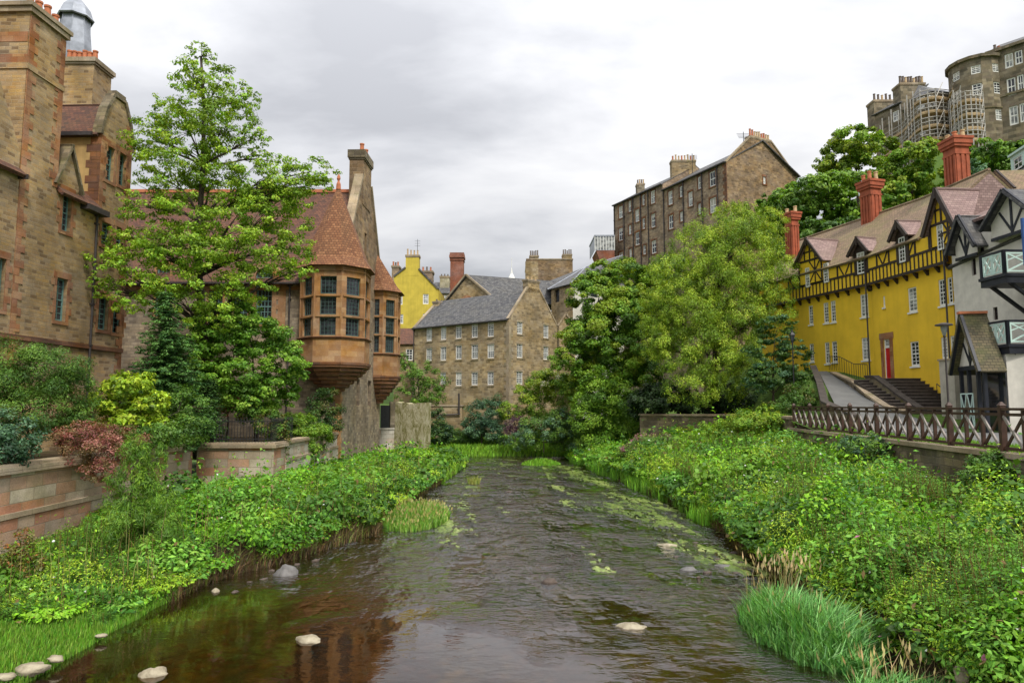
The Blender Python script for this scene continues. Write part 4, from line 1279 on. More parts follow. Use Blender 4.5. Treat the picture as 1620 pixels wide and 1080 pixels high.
MB().wall(f2.shift(-.15), [(f2.px(930, 460)[0], sM[2] - 2.5), (f2.px(950, 460)[0], sM[2] - 2.5), (f2.px(950, 460)[0], sM[2] - .1), (f2.px(930, 460)[0], sM[2] - .1)]).build('window', M['glass'], SB)
zE = sM[2]; T1, T2 = onY(927, 422, 95), onY(985, 404, 102)
T0 = onY(862, 447, 98)
mb = MB()
e1_, e2_, e3_ = f1.P(-.4, zE, .3), f1.P(f1.w, zE, .35), f2.P(f2.w, zE, .3)
mb.slab([e1_, e2_, T1], .12).slab([e1_, T1, T0], .12).slab([e2_, e3_, T2], .12).slab([e2_, T2, T1], .12)
mb.build('roof', M['slate'], SB)
mb = MB()
mb.tube(e2_, T1, .09, .09, 6).tube(e1_, T1, .09, .09, 6).tube(T1, T2, .09, .09, 6)
mb.build('ridge_flashing', M['lead'], SB)
# projecting pedimented bay lower down, dark opening
pd = F(onY(884, 520, 82)[:2], onY(910, 520, 82)[:2])
z0_, z1_ = pd.px(895, 600)[1], pd.px(895, 515)[1]
ZA = pd.px(893, 497)[1]
MB().wall(pd, [(0, z0_), (pd.w, z0_), (pd.w, z1_), (pd.w * .45, ZA), (0, z1_)], [(.3, pd.px(895, 536)[1], pd.w - .1, pd.px(895, 524)[1])], .4).fbox(pd, 0, .01, z0_, z1_, -2, 0).build('porch_gable', M['mill'], SB)
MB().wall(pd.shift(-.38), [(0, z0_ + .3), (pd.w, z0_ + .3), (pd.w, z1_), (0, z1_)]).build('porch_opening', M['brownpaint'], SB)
mb = MB().fbar(pd, (-.1, z1_), (pd.w * .45, ZA + .08), .2, -.6, .12).fbar(pd, (pd.w * .45, ZA + .08), (pd.w + .1, z1_), .2, -.6, .12)
mb.build('porch_coping', M['coping'], SB)

# glass penthouse box
rt, fr, z1, z0 = block('glass_penthouse', 'grey glazed rooftop box cantilevered on brick left of the tall tenement', 941, 972, 374, 396, 118, 8, 'lead', 'lead', 0)
mb = MB(); n = 7
for k in range(n + 1): mb.fbox(fr, fr.w * k / n - .05, fr.w * k / n + .05, z0, z1, 0, .1)
mb.build('mullions', M['white'], rt)
MB().wall(fr.shift(.04), [(0, z0 + .2), (fr.w, z0 + .2), (fr.w, z1 - .2), (0, z1 - .2)]).build('glazing', M['glass_pale'], rt)
zz0 = fr.px(955, 420)[1]
MB().hexa([fr.P(1.2, zz0, 0), fr.P(fr.w, zz0, 0), fr.P(fr.w, zz0, -6), fr.P(1.2, zz0, -6), fr.P(.2, z0, 0), fr.P(fr.w, z0, 0), fr.P(fr.w, z0, -6), fr.P(.2, z0, -6)]).build('base', M['brick'], rt)

# ================================================================== tall tenement above the trees
TB = thing('stone_tenement', 'tall sooty stone tenement with stepped roofline and crowded chimney pots high above the trees', 'building', (30, 100, 8))
z7 = lambda l: zoomr(l, 3.522, 820, 200)
tL = F((18.4, 120.8), (24.55, 108.5)); tR = F((24.5, 108.3), (30.7, 95.0)); tG = F((30.7, 95.0), (43.5, 101.6))
ZL = tL.px(1009, 308)[1]; ZR = tR.px(1149, 255)[1]
wL = z7([(560, 445, 582, 512), (560, 567, 583, 637), (562, 700, 585, 752), (614, 415, 629, 476), (616, 550, 630, 602), (619, 682, 633, 740), (652, 462, 674, 532), (653, 590, 676, 662), (691, 380, 704, 440), (692, 512, 706, 572), (696, 662, 711, 714), (738, 358, 762, 430), (741, 487, 764, 563), (743, 635, 770, 708)])
wR = z7([(836, 360, 860, 437), (839, 495, 864, 572), (899, 333, 915, 395), (902, 475, 917, 530), (948, 364, 972, 446), (1001, 280, 1017, 350), (1003, 430, 1018, 490), (1066, 250, 1099, 335), (1068, 398, 1103, 482)])
hL = [tL.rect(*r) for r in wL]; hR = [tR.rect(*r) for r in wR]; hG = [tG.rect(*r) for r in z7([(1364, 280, 1378, 322)])]
mb = MB()
mb.wall(tL, [(0, 0), (tL.w, 0), (tL.w, ZL), (0, ZL)], hL, .25)
mb.wall(tR, [(0, 0), (tR.w, 0), (tR.w, ZR), (0, ZR)], hR, .25)
RT = ZR + 4.4; gw = tG.w / 2
mb.poly([tL.P(0, 0), tL.P(0, 0, -tG.w), tL.P(0, ZL, -tG.w), tL.P(0, ZL + 4.2, -gw), tL.P(0, ZL)])
mb.poly([tL.P(tL.w, ZR - 2), tL.P(tL.w, ZR - 2, -tG.w), tL.P(tL.w, ZL, -tG.w), tL.P(tL.w, ZL + 4.2, -gw), tL.P(tL.w, ZL)])
mb.build('wall', M['tenement'], TB)
MB().wall(tG, [(0, 0), (tG.w, 0), (tG.w, ZR), (gw + 1.9, RT + .2), (gw - 2.3, RT + .2), (0, ZR)], hG, .25).build('gable', M['gable_stone'], TB)
mb = MB()
for fr, Z, rg in ((tL, ZL, 4.2), (tR, ZR, 4.4)):
    mb.slab([fr.P(0, Z - .1, .3), fr.P(fr.w, Z - .1, .3), fr.P(fr.w, Z + rg, -gw), fr.P(0, Z + rg, -gw)], .15)
    mb.slab([fr.P(0, Z - .1, -tG.w - .3), fr.P(fr.w, Z - .1, -tG.w - .3), fr.P(fr.w, Z + rg, -gw), fr.P(0, Z + rg, -gw)], .15)
mb.build('roof', M['slate'], TB)
mb = MB()
mb.fbar(tG, (-.1, ZR - .1), (gw - 2.2, RT + .25), .2, -.4, .1).fbar(tG, (gw + 1.9, RT + .25), (tG.w + .1, ZR - .1), .2, -.4, .1)
mb.build('skew_coping', M['coping'], TB)
fstack(TB, tG, gw - 2.3, gw + 1.9, -1.0, .03, RT - 1.5, tG.px(1203, 217)[1] - .1, 'gable_stone', npots=9, pot=('pot', 'pot', 'pot_buff', 'pot_buff', 'pot_buff'), r=.17, h=.95, capz=.3)
# mid stack, side on to the view
mA = tL.px(1061, 262)
ms_ = F(tL.P(tL.w - .3, 0, -gw + 1.2), tR.P(1.4, 0, -gw + 1.2))
p0, p1 = onY(1063, 270, 111), onY(1101, 270, 111)
MSF = F(p0[:2], p1[:2])
fstack(TB, MSF, 0, MSF.w, -1.4, 0, ZL + .5, onY(1080, 253, 111)[2], 'mill', npots=8, pot=('pot', 'pot_buff', 'pot_buff'), r=.16, h=.9, capz=.3)
p0, p1 = onY(1008, 299, 119), onY(1020, 299, 119); m2 = F(p0[:2], p1[:2])
fstack(TB, m2, 0, m2.w, -1.4, 0, ZL, onY(1014, 290, 119)[2], 'crescent', npots=4, pot=('pot_dark', 'pot_buff'), r=.15, h=.7)
mb = MB()
for fr, hs in ((tL, hL), (tR, hR), (tG, hG)):
    for r in hs:
        wn = window(fr, r, TB, 'white', 2, 2, .12, .14, .07, pale=random.random() < .5)
        sm_ = MB(); sm_.fbox(fr, r[0] - .2, r[0] - .004, r[1], r[3], -.02, .04).fbox(fr, r[2] + .004, r[2] + .2, r[1], r[3], -.02, .04).fbox(fr, r[0] - .25, r[2] + .25, r[3] + .004, r[3] + .3, -.02, .05).fbox(fr, r[0] - .2, r[2] + .2, r[1] - .2, r[1] - .004, -.02, .1)
        sm_.build('window_surround', M['ashlar_dark'], wn)
quoins(mb, tR, tR.w, 20, ZR - .2, -1, .05, .5, (.5, .8))
mb.build('quoins', M['ashlar_dark'], TB)
for fr, xs, Z in ((tL, (536, 590, 640, 683, 725), ZL), (tR, (812, 922, 1028, 1114), ZR)):
    for x in xs: downpipe(TB, fr, fr.px(820 + x / 3.522, 330)[0], 12, Z - .3, .12, .09)
gutter(TB, tL, 0, tL.w, ZL - .1, .35, .1); gutter(TB, tR, 0, tR.w, ZR - .1, .35, .1)
for q_ in (tR, tL):
    a = q_.w * .5
mb = MB()
for bx, by, Yd in ((1095, 246, 110), (1176, 212, 97)):
    c = onY(bx, by, Yd)
    mb.tube((c[0], c[1], c[2] - 3), (c[0], c[1], c[2] + .3), .05, .05, 5)
    for k in range(4): mb.tube((c[0] - 1.0 + k * .1, c[1], c[2] - .2 * k), (c[0] + .8, c[1], c[2] - .2 * k), .03, .03, 4)
mb.build('aerial', M['iron'], TB)

# ================================================================== crescent on the skyline, top right
z8 = lambda l: zoomr(l, 4.5, 1300, 60)
CR = thing('stone_tenement', 'olive stone tenement with a round bow and tall white windows at the top right corner', 'building', (57, 76, 30))
cb = F((55.2, 75.0), (58.6, 70.9))
zt = cb.px(1594, 77)[1]
hb = [cb.rect(*r) for r in z8([(1302, 112, 1364, 214), (1374, 90, 1430, 188), (1318, 285, 1382, 410), (1392, 262, 1440, 385), (1335, 485, 1400, 620), (1410, 465, 1450, 600)])]
MB().wall(cb, [(-.6, 24), (cb.w, 24), (cb.w, zt), (-.6, zt)], hb, .25).poly([cb.P(-.6, 24), cb.P(-.6, 24, -8), cb.P(-.6, zt, -8), cb.P(-.6, zt)]).build('wall', M['crescent'], CR)
MB().fbox(cb, -.7, cb.w, zt, zt + .35, -.3, .3).build('cornice', M['river_wall'], CR)
MB().fbox(cb, -.6, cb.w, cb.px(1594, 150)[1] - .1, cb.px(1594, 150)[1] + .15, -.02, .12).build('cornice', M['river_wall'], CR)
for r in hb: window(cb, r, CR, 'white', 2, 2, .12, .13, .07, pale=None)
MB().slab([cb.P(-.6, zt + .2, .2), cb.P(cb.w, zt + .2, .2), cb.P(cb.w, zt + 3, -5), cb.P(-.6, zt + 3, -5)], .2).build('roof', M['slate'], CR)
downpipe(CR, cb, .15, 26, zt - .5, .14, .1)
# bow
bx_, by_, br_ = 54.6, 77.2, 2.75
zb_ = onY(1540, 93, 75)[2]
wallm = MB(); W_ = []
nseg = 16
zb = lambda y: onY(1540, y, 75)[2]
for k in range(nseg):
    a, b = -math.pi * 1.25 + 2 * math.pi * k / nseg, -math.pi * 1.25 + 2 * math.pi * (k + 1) / nseg
    fr = F((bx_ + br_ * math.cos(a), by_ + br_ * math.sin(a)), (bx_ + br_ * math.cos(b), by_ + br_ * math.sin(b)))
    hs = []
    am_ = math.degrees((a + b) / 2) % 360
    if k in (2, 4, 6):
        hs = [(.08, zb(117), fr.w - .08, zb(104)), (.08, zb(151), fr.w - .08, zb(133)), (.08, zb(193), fr.w - .08, zb(176))]
    wallm.wall(fr, [(0, 24), (fr.w, 24), (fr.w, zb_), (0, zb_)], hs, .2)
    W_ += [(fr, h) for h in hs]
wallm.build('bow_wall', M['crescent'], CR)
for fr, h in W_: window(fr, h, CR, 'white', 2, 4, .1, .1, .05, pale=None)
MB().ngon(bx_, by_, br_ + .3, zb_, br_ + .3, zb_ + .35, nseg).ngon(bx_, by_, br_, zb_ + .35, .3, zb_ + 1.5, nseg).build('bow_cornice', M['river_wall'], CR)
MB().ngon(bx_, by_, br_ + .1, zb(172) - .1, br_ + .1, zb(172) + .1, nseg).build('string_course', M['river_wall'], CR)
for x_, Y_ in ((1574, 80), (1580, 80)):
    p = onY(x_, 76, Y_)
pots(CR, [onY(1574, 80, 76)[:2], onY(1580, 80, 76.5)[:2]], onY(1576, 80, 76)[2] - .1, .16, .8, ('pot_dark', 'pot'))

# scaffolded building
SF = thing('scaffolded_house', 'brown stone house with slate roof and chimneys wrapped in scaffolding on the hilltop', 'building', (50, 84, 30))
zc_ = lambda y, Y=80: onY(1475, y, Y)[2]
P0 = onY(1384, 190, 90)[:2]; P1 = onY(1428, 175, 86)[:2]; P2 = onY(1440, 160, 82)[:2]; P3 = onY(1474, 160, 79.5)[:2]; P4 = onY(1508, 160, 80)[:2]
frs = [F(P0, P1), F(P1, P2), F(P2, P3), F(P3, P4)]
zE1 = frs[0].px(1384, 182)[1]; zE2 = frs[3].px(1485, 146)[1]
mb = MB(); WW = []
sets = [z8([(505, 520, 552, 595), (515, 690, 560, 745)]), [], z8([(672, 425, 736, 505), (694, 630, 740, 690)]), z8([(766, 405, 808, 488), (780, 600, 820, 650), (870, 500, 905, 560)])]
for fr, st_, ze in zip(frs, sets, (zE1, zE2, zE2, zE2)):
    hs = [fr.rect(*r) for r in st_]
    mb.wall(fr, [(0, 24), (fr.w, 24), (fr.w, ze), (0, ze)], hs, .2)
    WW += [(fr, h) for h in hs]
mb.build('wall', M['crescent'], SF)
for i, (fr, h) in enumerate(WW): window(fr, h, SF, 'white', 2, 2, .1, .14, .07, pale=(i % 2 == 0))
apx_ = (P3[0] + 1.0, P3[1] + 4.0, zc_(132, 83))
mb = MB()
for p, q in ((P1, P2), (P2, P3), (P3, P4), (P4, (P4[0] + 2, P4[1] + 5))): mb.slab([(p[0], p[1] - .2, zE2), (q[0], q[1] - .2, zE2), apx_], .15)
mb.slab([frs[0].P(-.3, zE1, .3), frs[0].P(frs[0].w, zE1, .3), frs[0].P(frs[0].w, zE1 + 3.4, -5), frs[0].P(-.3, zE1 + 1.0, -5)], .15)
mb.build('roof', M['slate'], SF)
for x0, x1, yb, yt, Y, n in ((1424, 1463, 160, 131, 86, 9), (1382, 1413, 186, 158, 91, 5)):
    p, q = onY(x0, yt, Y), onY(x1, yt, Y)
    stack(SF, p[0], Y, q[0], Y + 1.8, onY(x0, yb + 14, Y)[2], p[2], 'crescent', npots=n, pot=('pot_dark', 'pot_dark', 'pot_buff'), r=.17, h=.9)

# scaffolding, in front of it
SG = thing('scaffolding', 'metal tube scaffolding with plank decks round the hilltop stone houses', 'scaffolding', (50, 80, 28))
path = [onY(1396, 200, 87.5), onY(1430, 200, 83.5), onY(1452, 200, 78.6), onY(1480, 200, 77.4), onY(1506, 200, 78), onY(1512, 200, 75), onY(1526, 200, 73.4), onY(1545, 200, 73.2), onY(1558, 200, 73.6)]
def along(t):
    n = len(path) - 1; k = min(int(t * n), n - 1); u = t * n - k
    return path[k][0] + (path[k + 1][0] - path[k][0]) * u, path[k][1] + (path[k + 1][1] - path[k][1]) * u
tops = [190, 178, 165, 152, 150, 145, 146, 150, 152, 148]
NS = 19
for k in range(NS):
    t = k / (NS - 1); x, y = along(t)
    px_ = 810 + x / y * 1035
    ty = np.interp(px_, [1390, 1420, 1440, 1470, 1500, 1510, 1550], [188, 166, 145, 143, 146, 146, 146]) - 3 * (k % 2)
    zt_ = onY(px_, ty, y)[2]
    s = MB().tube((x, y, 27), (x, y, zt_), .07, .07, 5); s.build('standard', M['steel'], SG)
    MB().tube((x + .3, y + 1.1, 27), (x + .3, y + 1.1, zt_ - .5), .06, .06, 5).build('standard', M['steel'], SG)
for lvl, (ya, yb2) in enumerate(((230, 170), (240, 189), (250, 210), (262, 230))):
    deckm, railm = MB(), MB()
    for k in range((NS - 1)):
        t0, t1 = k / (NS - 1), (k + 1) / (NS - 1)
        a, b = along(t0), along(t1)
        ZT = onY(1475, (163, 184, 206, 226)[lvl], 79)[2] if k < 11 else onY(1535, (160, 182, 204, 222)[lvl], 73.5)[2]
        z_ = ZT
        if lvl == 0 and k < 4: continue
        if lvl == 0 and k > 11: z_ = ZT + 0
        p_, q_ = Vector((a[0], a[1], z_)), Vector((b[0], b[1], z_))
        deckm.hexa([(a[0], a[1], z_ - .12), (b[0], b[1], z_ - .12), (b[0] + .3, b[1] + 1.1, z_ - .12), (a[0] + .3, a[1] + 1.1, z_ - .12), (a[0], a[1], z_), (b[0], b[1], z_), (b[0] + .3, b[1] + 1.1, z_), (a[0] + .3, a[1] + 1.1, z_)])
        deckm.hexa([(a[0], a[1] - .03, z_), (b[0], b[1] - .03, z_), (b[0], b[1] + .01, z_), (a[0], a[1] + .01, z_), (a[0], a[1] - .03, z_ + .2), (b[0], b[1] - .03, z_ + .2), (b[0], b[1] + .01, z_ + .2), (a[0], a[1] + .01, z_ + .2)])
        for h_ in (.55, 1.05): railm.tube(p_ + Vector((0, -.06, h_)), q_ + Vector((0, -.06, h_)), .05, .05, 4)
        if k % 5 == 2: railm.tube(p_ + Vector((0, -.08, 0)), q_ + Vector((0, -.08, 1.9)), .05, .05, 4)
    deckm.build('deck', M['board'], SG); railm.build('guard_rail', M['steel'], SG)

# ================================================================== YELLOW HALF-TIMBERED HOUSES
fL = F((20.35, 55.3), (23.5, 44.2)); fR = F((23.5, 44.2), (24.15, 37.0))
ZJ = 12.25          # underside of the jettied timber storey
ZE, ZRG, DR = 14.15, 18.35, 4.3


def yellow_house(fr, label, loc, wins, small, doors, jett=.28, extra=None, a_lo=0.0):
    H = thing('half_timbered_house', label, 'house', loc, 'yellow half-timbered terrace')
    hs = [fr.rect(*r) for r in wins] + [fr.rect(*r) for r in doors]
    mb = MB().wall(fr, [(0, 2.5), (fr.w, 2.5), (fr.w, ZJ), (0, ZJ)], hs, .16)
    mb.poly([fr.P(0, 2.5), fr.P(0, 2.5, -9), fr.P(0, ZE, -9), fr.P(0, ZRG, -DR), fr.P(0, ZE)])
    mb.poly([fr.P(fr.w, 2.5), fr.P(fr.w, 2.5, -9), fr.P(fr.w, ZE, -9), fr.P(fr.w, ZE)])
    mb.build('wall', M['yellow'], H)
    fj = fr.shift(jett)
    hs2 = [fj.rect(*r) for r in small]
    mb = MB().wall(fj, [(0, ZJ), (fj.w, ZJ), (fj.w, ZE + .1), (0, ZE + .1)], hs2, .12)
    mb.poly([fr.P(0, ZJ, 0), fr.P(fr.w, ZJ, 0), fj.P(fj.w, ZJ), fj.P(0, ZJ)])
    mb.build('upper_wall', M['yellow'], H)
    for r in [fr.rect(*q) for q in wins]:
        window(fr, r, H, 'white', 2 if r[2] - r[0] < .8 else 3, 6, .09, .075, .035, pale=None, sill='white')
    for r in hs2: window(fj, r, H, 'white', 2, 6, .06, .07, .035, pale=None)
    # timber frame
    t = MB()
    t.fbox(fj, 0, fj.w, ZJ - .02, ZJ + .15, -.02, .05)
    t.fbox(fj, 0, fj.w, ZJ + .92, ZJ + 1.06, -.02, .05)
    n = int(fj.w / .36)
    for k in range(n + 1):
        x = min(max(fj.w * k / n, .05), fj.w - .05)
        t.fbox(fj, x - .045, x + .045, ZJ + .15, ZJ + .92, -.02, .035)
    n = max(4, int(fj.w / 1.2))
    def clear(x): return all(x < h[0] - .06 or x > h[2] + .06 for h in hs2)
    for k in range(n + 1):
        x = min(max(fj.w * k / n, .06), fj.w - .06)
        if clear(x): t.fbox(fj, x - .06, x + .06, ZJ + 1.06, ZE + .1, -.02, .045)
    for h in hs2:
        t.fbox(fj, h[0] - .1, h[0] - .002, h[1] - .02, h[3], -.02, .045).fbox(fj, h[2] + .002, h[2] + .1, h[1] - .02, h[3], -.02, .045)
    for k in range(n):
        x0, x1 = fj.w * k / n, fj.w * (k + 1) / n
        if k % 2 and clear((x0 + x1) / 2) and clear(x0 + .3) and clear(x1 - .3):
            t.fbar(fj, (x0 + .1, ZE - .05), (x0 + .55, ZJ + 1.1), .09, -.01, .04)
            t.fbar(fj, (x1 - .1, ZE - .05), (x1 - .55, ZJ + 1.1), .09, -.01, .04)
    t.build('timber_frame', M['timber'], H)
    t = MB(); n = int(fr.w / .9)
    for k in range(n + 1):
        x = min(max(fr.w * k / n, .1), fr.w - .1)
        t.hexa([fr.P(x - .07, ZJ - .35, .01), fr.P(x + .07, ZJ - .35, .01), fr.P(x + .07, ZJ - .35, .05), fr.P(x - .07, ZJ - .35, .05),
                fr.P(x - .07, ZJ - .03, .01), fr.P(x + .07, ZJ - .03, .01), fr.P(x + .07, ZJ - .03, jett + .02), fr.P(x - .07, ZJ - .03, jett + .02)])
    t.build('bracket', M['timber'], H)['kind'] = 'stuff'
    return H, fj, hs


def roofz(d): return ZE + (ZRG - ZE) * (-d + .55) / (DR + .55)


def dormer(H, fj, aL, aR, ztop, zeave, dfront, mat, wide=False, zface=None, flash=True, bw=.13):
    """gabled dormer: ridge runs back into the main roof"""
    am = (aL + aR) / 2
    ov = .28
    back = -(DR + .55) * (ztop - ZE) / (ZRG - ZE) + .3
    back = max(back, -5.2)
    sl = (ztop - zeave) / (am - aL)
    r = MB()
    for sgn, ae in ((-1, aL), (1, aR)):
        oe = ae + sgn * ov; zo = zeave - ov * sl
        be = max(-(DR + .55) * (zo - ZE) / (ZRG - ZE) + .5, back)
        r.slab([fj.P(am, ztop + .08, dfront + .3), fj.P(oe, zo + .08, dfront + .3), fj.P(oe, zo + .08, min(be, -.6)), fj.P(am, ztop + .08, back)], .1)
    o = r.build('dormer_roof', M[mat], H)
    b = MB()
    for sgn, ae in ((-1, aL), (1, aR)):
        b.fbar(fj, (am - sgn * .03, ztop + .0), (ae + sgn * ov, zeave - ov * sl), bw * 1.6, dfront + .22, dfront + .34)
    b.fbox(fj, am - .07, am + .07, ztop - .5, ztop + .12, dfront + .24, dfront + .36)
    b.build('bargeboard', M['timber'], H)
    if flash:
        MB().tube(fj.P(am, ztop + .1, dfront + .2), fj.P(am, ztop + .1, back), .05, .05, 6).build('ridge_flashing', M['tile_pink'], H)
    return am, back


lw_ = zoomr([(247, 263, 275, 388), (345, 243, 377, 378), (392, 231, 424, 372), (587, 188, 637, 338), (253, 513, 281, 632), (354, 503, 384, 645), (400, 497, 434, 635), (596, 473, 648, 622)], 4.153, 1220, 420)
HL, fjL, _ = yellow_house(fL, 'mustard yellow half-timbered house with two fluted red chimneys, left of the tall drainpipe', (22, 49, 5.5), lw_,
                          zoomr([(672, 850, 697, 915), (703, 845, 728, 905)], 4.05, 1220, 200), [], a_lo=0)
# main roofs
def main_roof(H, fr, a0, a1, mat='tile_brown', hang=.5):
    MB().slab([fr.P(a0, ZE - .05, hang), fr.P(a1, ZE - .05, hang), fr.P(a1, ZRG, -DR), fr.P(a0, ZRG, -DR)], .14).slab([fr.P(a0, ZE - .05, -9), fr.P(a1, ZE - .05, -9), fr.P(a1, ZRG, -DR), fr.P(a0, ZRG, -DR)], .14).build('roof', M[mat], H)
    MB().tube(fr.P(a0, ZRG + .02, -DR), fr.P(a1, ZRG + .02, -DR), .1, .1, 6).build('ridge_tiles', M[mat], H)


main_roof(HL, fL, -.3, fL.w - .004)
# large gable at the left end
def half_timber_gable(H, fj, aL, aR, zb, ze, zt, d, winrects, name='gable', wallmat='yellow', cheek=3.0, cross=True):
    am = (aL + aR) / 2
    fg = fj.shift(d)
    hs = [fg.rect(*r) for r in winrects]
    mb = MB().wall(fg, [(aL, zb), (aR, zb), (aR, ze), (am, zt), (aL, ze)], hs, .1)
    mb.poly([fg.P(aL, zb), fg.P(aL, zb, -cheek), fg.P(aL, ze, -cheek), fg.P(aL, ze)]).poly([fg.P(aR, zb), fg.P(aR, zb, -cheek), fg.P(aR, ze, -cheek), fg.P(aR, ze)])
    mb.build(name, M[wallmat], H)
    t = MB()
    t.fbox(fg, aL, aR, ze - .06, ze + .08, -.01, .045)
    t.fbox(fg, aL, aL + .12, zb, ze, -.01, .04).fbox(fg, aR - .12, aR, zb, ze, -.01, .04)
    t.fbox(fg, am - .06, am + .06, ze, zt - .1, -.01, .04)
    for s_ in (-1, 1):
        x = am + s_ * (aR - aL) * .22
        t.fbox(fg, x - .05, x + .05, ze, ze + (zt - ze) * .52, -.01, .038)
    zm = ze + (zt - ze) * .42
    wj = (aR - aL) / 2 * (1 - .42)
    t.fbox(fg, am - wj, am + wj, zm - .05, zm + .05, -.01, .042)
    if cross:
        xs0 = max([h[2] for h in hs if h[0] < am] + [aL + .12]); xs1 = min([h[0] for h in hs if h[0] > am] + [aR - .12])
        if not hs: pass
        xc, zc = (xs0 + xs1) / 2, (zb + ze) / 2
        w2, h2 = (xs1 - xs0) / 2, (ze - zb) / 2
        t.fbox(fg, xc - .05, xc + .05, zb, ze - .06, -.01, .036)
        t.fbox(fg, xs0, xs1, zc - .05, zc + .05, -.01, .034)
        for sx, sz in ((-1, -1), (1, -1), (-1, 1), (1, 1)): t.fbar(fg, (xc, zc), (xc + sx * w2 * .92, zc + sz * h2 * .9), .09, -.01, .03)
    t.build(name + '_timber', M['timber'], H)
    for r in hs: window(fg, r, H, 'white', 2, 6, .05, .07, .035, pale=None)
    return fg


z1f = lambda l: zoomr(l, 4.05, 1220, 200)
aL_, _z = fjL.px(1266, 430); aR_, _ = fjL.px(1303, 420); zt_ = fjL.px(1281, 379)[1]; ze_ = fjL.px(1280, 413)[1]
half_timber_gable(HL, fjL, aL_, aR_, ZJ + 1.06, ze_, zt_, .12, z1f([(219, 905, 246, 1030)]))
dormer(HL, fjL, aL_, aR_, zt_, ze_, .12, 'tile_pink')
wd1 = z1f([(342, 875, 372, 1000)])
r = fjL.rect(*wd1[0])
window(fjL, (r[0], r[1], r[2], r[3]), HL, 'white', 2, 6, -.04, .07, .035)
# small dormers
def small_dormer(H, fj, wrect, apex, mat='tile_pink', hw=.28, d=.06):
    fd = fj.shift(d)
    r = fd.rect(*wrect)
    aL, aR = r[0] - hw, r[2] + hw
    zt = fd.px(*apex)[1]
    ze = max(r[3] + .08, zt - (aR - aL) * .62)
    am = (aL + aR) / 2
    zb = min(r[1] - .05, ZE)
    MB().wall(fd, [(aL, zb), (aR, zb), (aR, ze), (am, zt), (aL, ze)], [r], .08).poly([fd.P(aL, zb), fd.P(aL, zb, -2.5), fd.P(aL, ze, -2.5), fd.P(aL, ze)]).poly([fd.P(aR, zb), fd.P(aR, zb, -2.5), fd.P(aR, ze, -2.5), fd.P(aR, ze)]).build('dormer_front', M['timber'], H)
    window(fd, r, H, 'white', 2, 6, .04, .07, .035, pale=None)
    dormer(H, fj, aL, aR, zt, ze, d, mat)


small_dormer(HL, fjL, (1356, 399, 1368, 433), (1354, 379))
pc_ = lambda px, py, fr, d: fr.px(px, py, d)


def red_chimney(H, fr, x0, x1, ytop, pot_y, d, zb, npots=3, pot=('pot_buff', 'pot', 'pot_buff'), depth=1.0):
    a0, zt = fr.px(x0, ytop, d); a1, _ = fr.px(x1, ytop, d)
    a0, a1 = min(a0, a1), max(a0, a1)
    ins = .14
    A0, A1 = a0 + ins, a1 - ins
    capb = zt - 1.15
    c = MB().fbox(fr, A0 + .06, A1 - .06, zb, capb, d - depth + .06, d - .06).build('chimney', M['chimney_red'], H)
    m = MB(); n = 4
    for k in range(n):
        x = A0 + (A1 - A0) * (k + .5) / n; w = (A1 - A0) / n * .30
        m.fbox(fr, x - w, x + w, zb + .4, capb, d - depth, d)
    for k in range(3):
        y = d - depth + depth * (k + .5) / 3; w = depth / 3 * .3
        m.fbox(fr, A0, A1, zb + .4, capb, y - w, y + w)
    m.build('fluting', M['chimney_red'], c)
    m = MB()
    m.fbox(fr, A0 - .02, A1 + .02, capb, capb + .12, d - depth - .02, d + .02).fbox(fr, A0 + .03, A1 - .03, capb + .12, capb + .5, d - depth + .03, d - .03)
    m.fbox(fr, a0 + .06, a1 - .06, capb + .5, capb + .68, d - depth - .07, d + .07).fbox(fr, a0, a1, capb + .68, capb + .98, d - depth - .14, d + .14).fbox(fr, a0 - .05, a1 + .05, capb + .98, capb + 1.15, d - depth - .19, d + .19)
    m.fbox(fr, A0 - .05, A1 + .05, zb, zb + .4, d - depth - .05, d + .05)
    m.build('moulded_cap', M['chimney_red'], c)
    zp = fr.px((x0 + x1) / 2, pot_y, d)[1]
    P = []
    for k in range(npots):
        P.append(fr.P(a0 + .25 + (a1 - a0 - .5) * k / max(1, npots - 1), 0, d - depth * (.35 + .3 * (k % 2)))[:2])
    pots(c, P, zt, .15, max(.3, zp - zt), pot)
    return c


# the two stacks of the left house, on the ridge
red_chimney(HL, fL, 1356, 1379, 291, 272, -3.5, 16.6, 4, ('pot', 'pot_buff', 'pot', 'pot_buff'), depth=1.0)
cA = red_chimney(HL, fL, 1238, 1254, 340, 328, -1.8, 14.8, 2, ('pot_buff', 'pot_buff'), depth=.7)

rw_ = zoomr([(900, 143, 957, 305), (1101, 90, 1143, 265), (1160, 75, 1206, 250), (916, 498, 972, 660), (1118, 470, 1160, 612), (1178, 460, 1221, 606), (735, 200, 748, 275)], 4.153, 1220, 420)
dr = (1398, 535, 1409, 601)
HR, fjR, hsR = yellow_house(fR, 'mustard yellow half-timbered house with a red door up the steps, right of the tall drainpipe', (24, 40, 4.2), rw_,
                            [], [(1399.5, 536, 1409, 600)])
main_roof(HR, fR, .004, 5.3)
MB().slab([fR.P(5.31, ZE - .05, .3), fR.P(fR.w + 3.0, ZE - .05, .3), fR.P(fR.w + 3.0, ZRG - 2.3, -DR), fR.P(5.31, ZRG - 2.3, -DR)], .14).build('lower_roof', M['tile_pink'], HR)
MB().poly([fR.P(fR.w + 2.9, 3, -.1), fR.P(fR.w + 2.9, 3, -9), fR.P(fR.w + 2.9, ZE - .4, -9), fR.P(fR.w + 2.9, ZRG - 2.4, -DR), fR.P(fR.w + 2.9, ZE - .4, -.1)]).poly([fR.P(5.29, ZE, 0), fR.P(5.29, ZE, -9), fR.P(5.29, ZRG, -DR)]).build('end_gable', M['tile_pink'], HR)
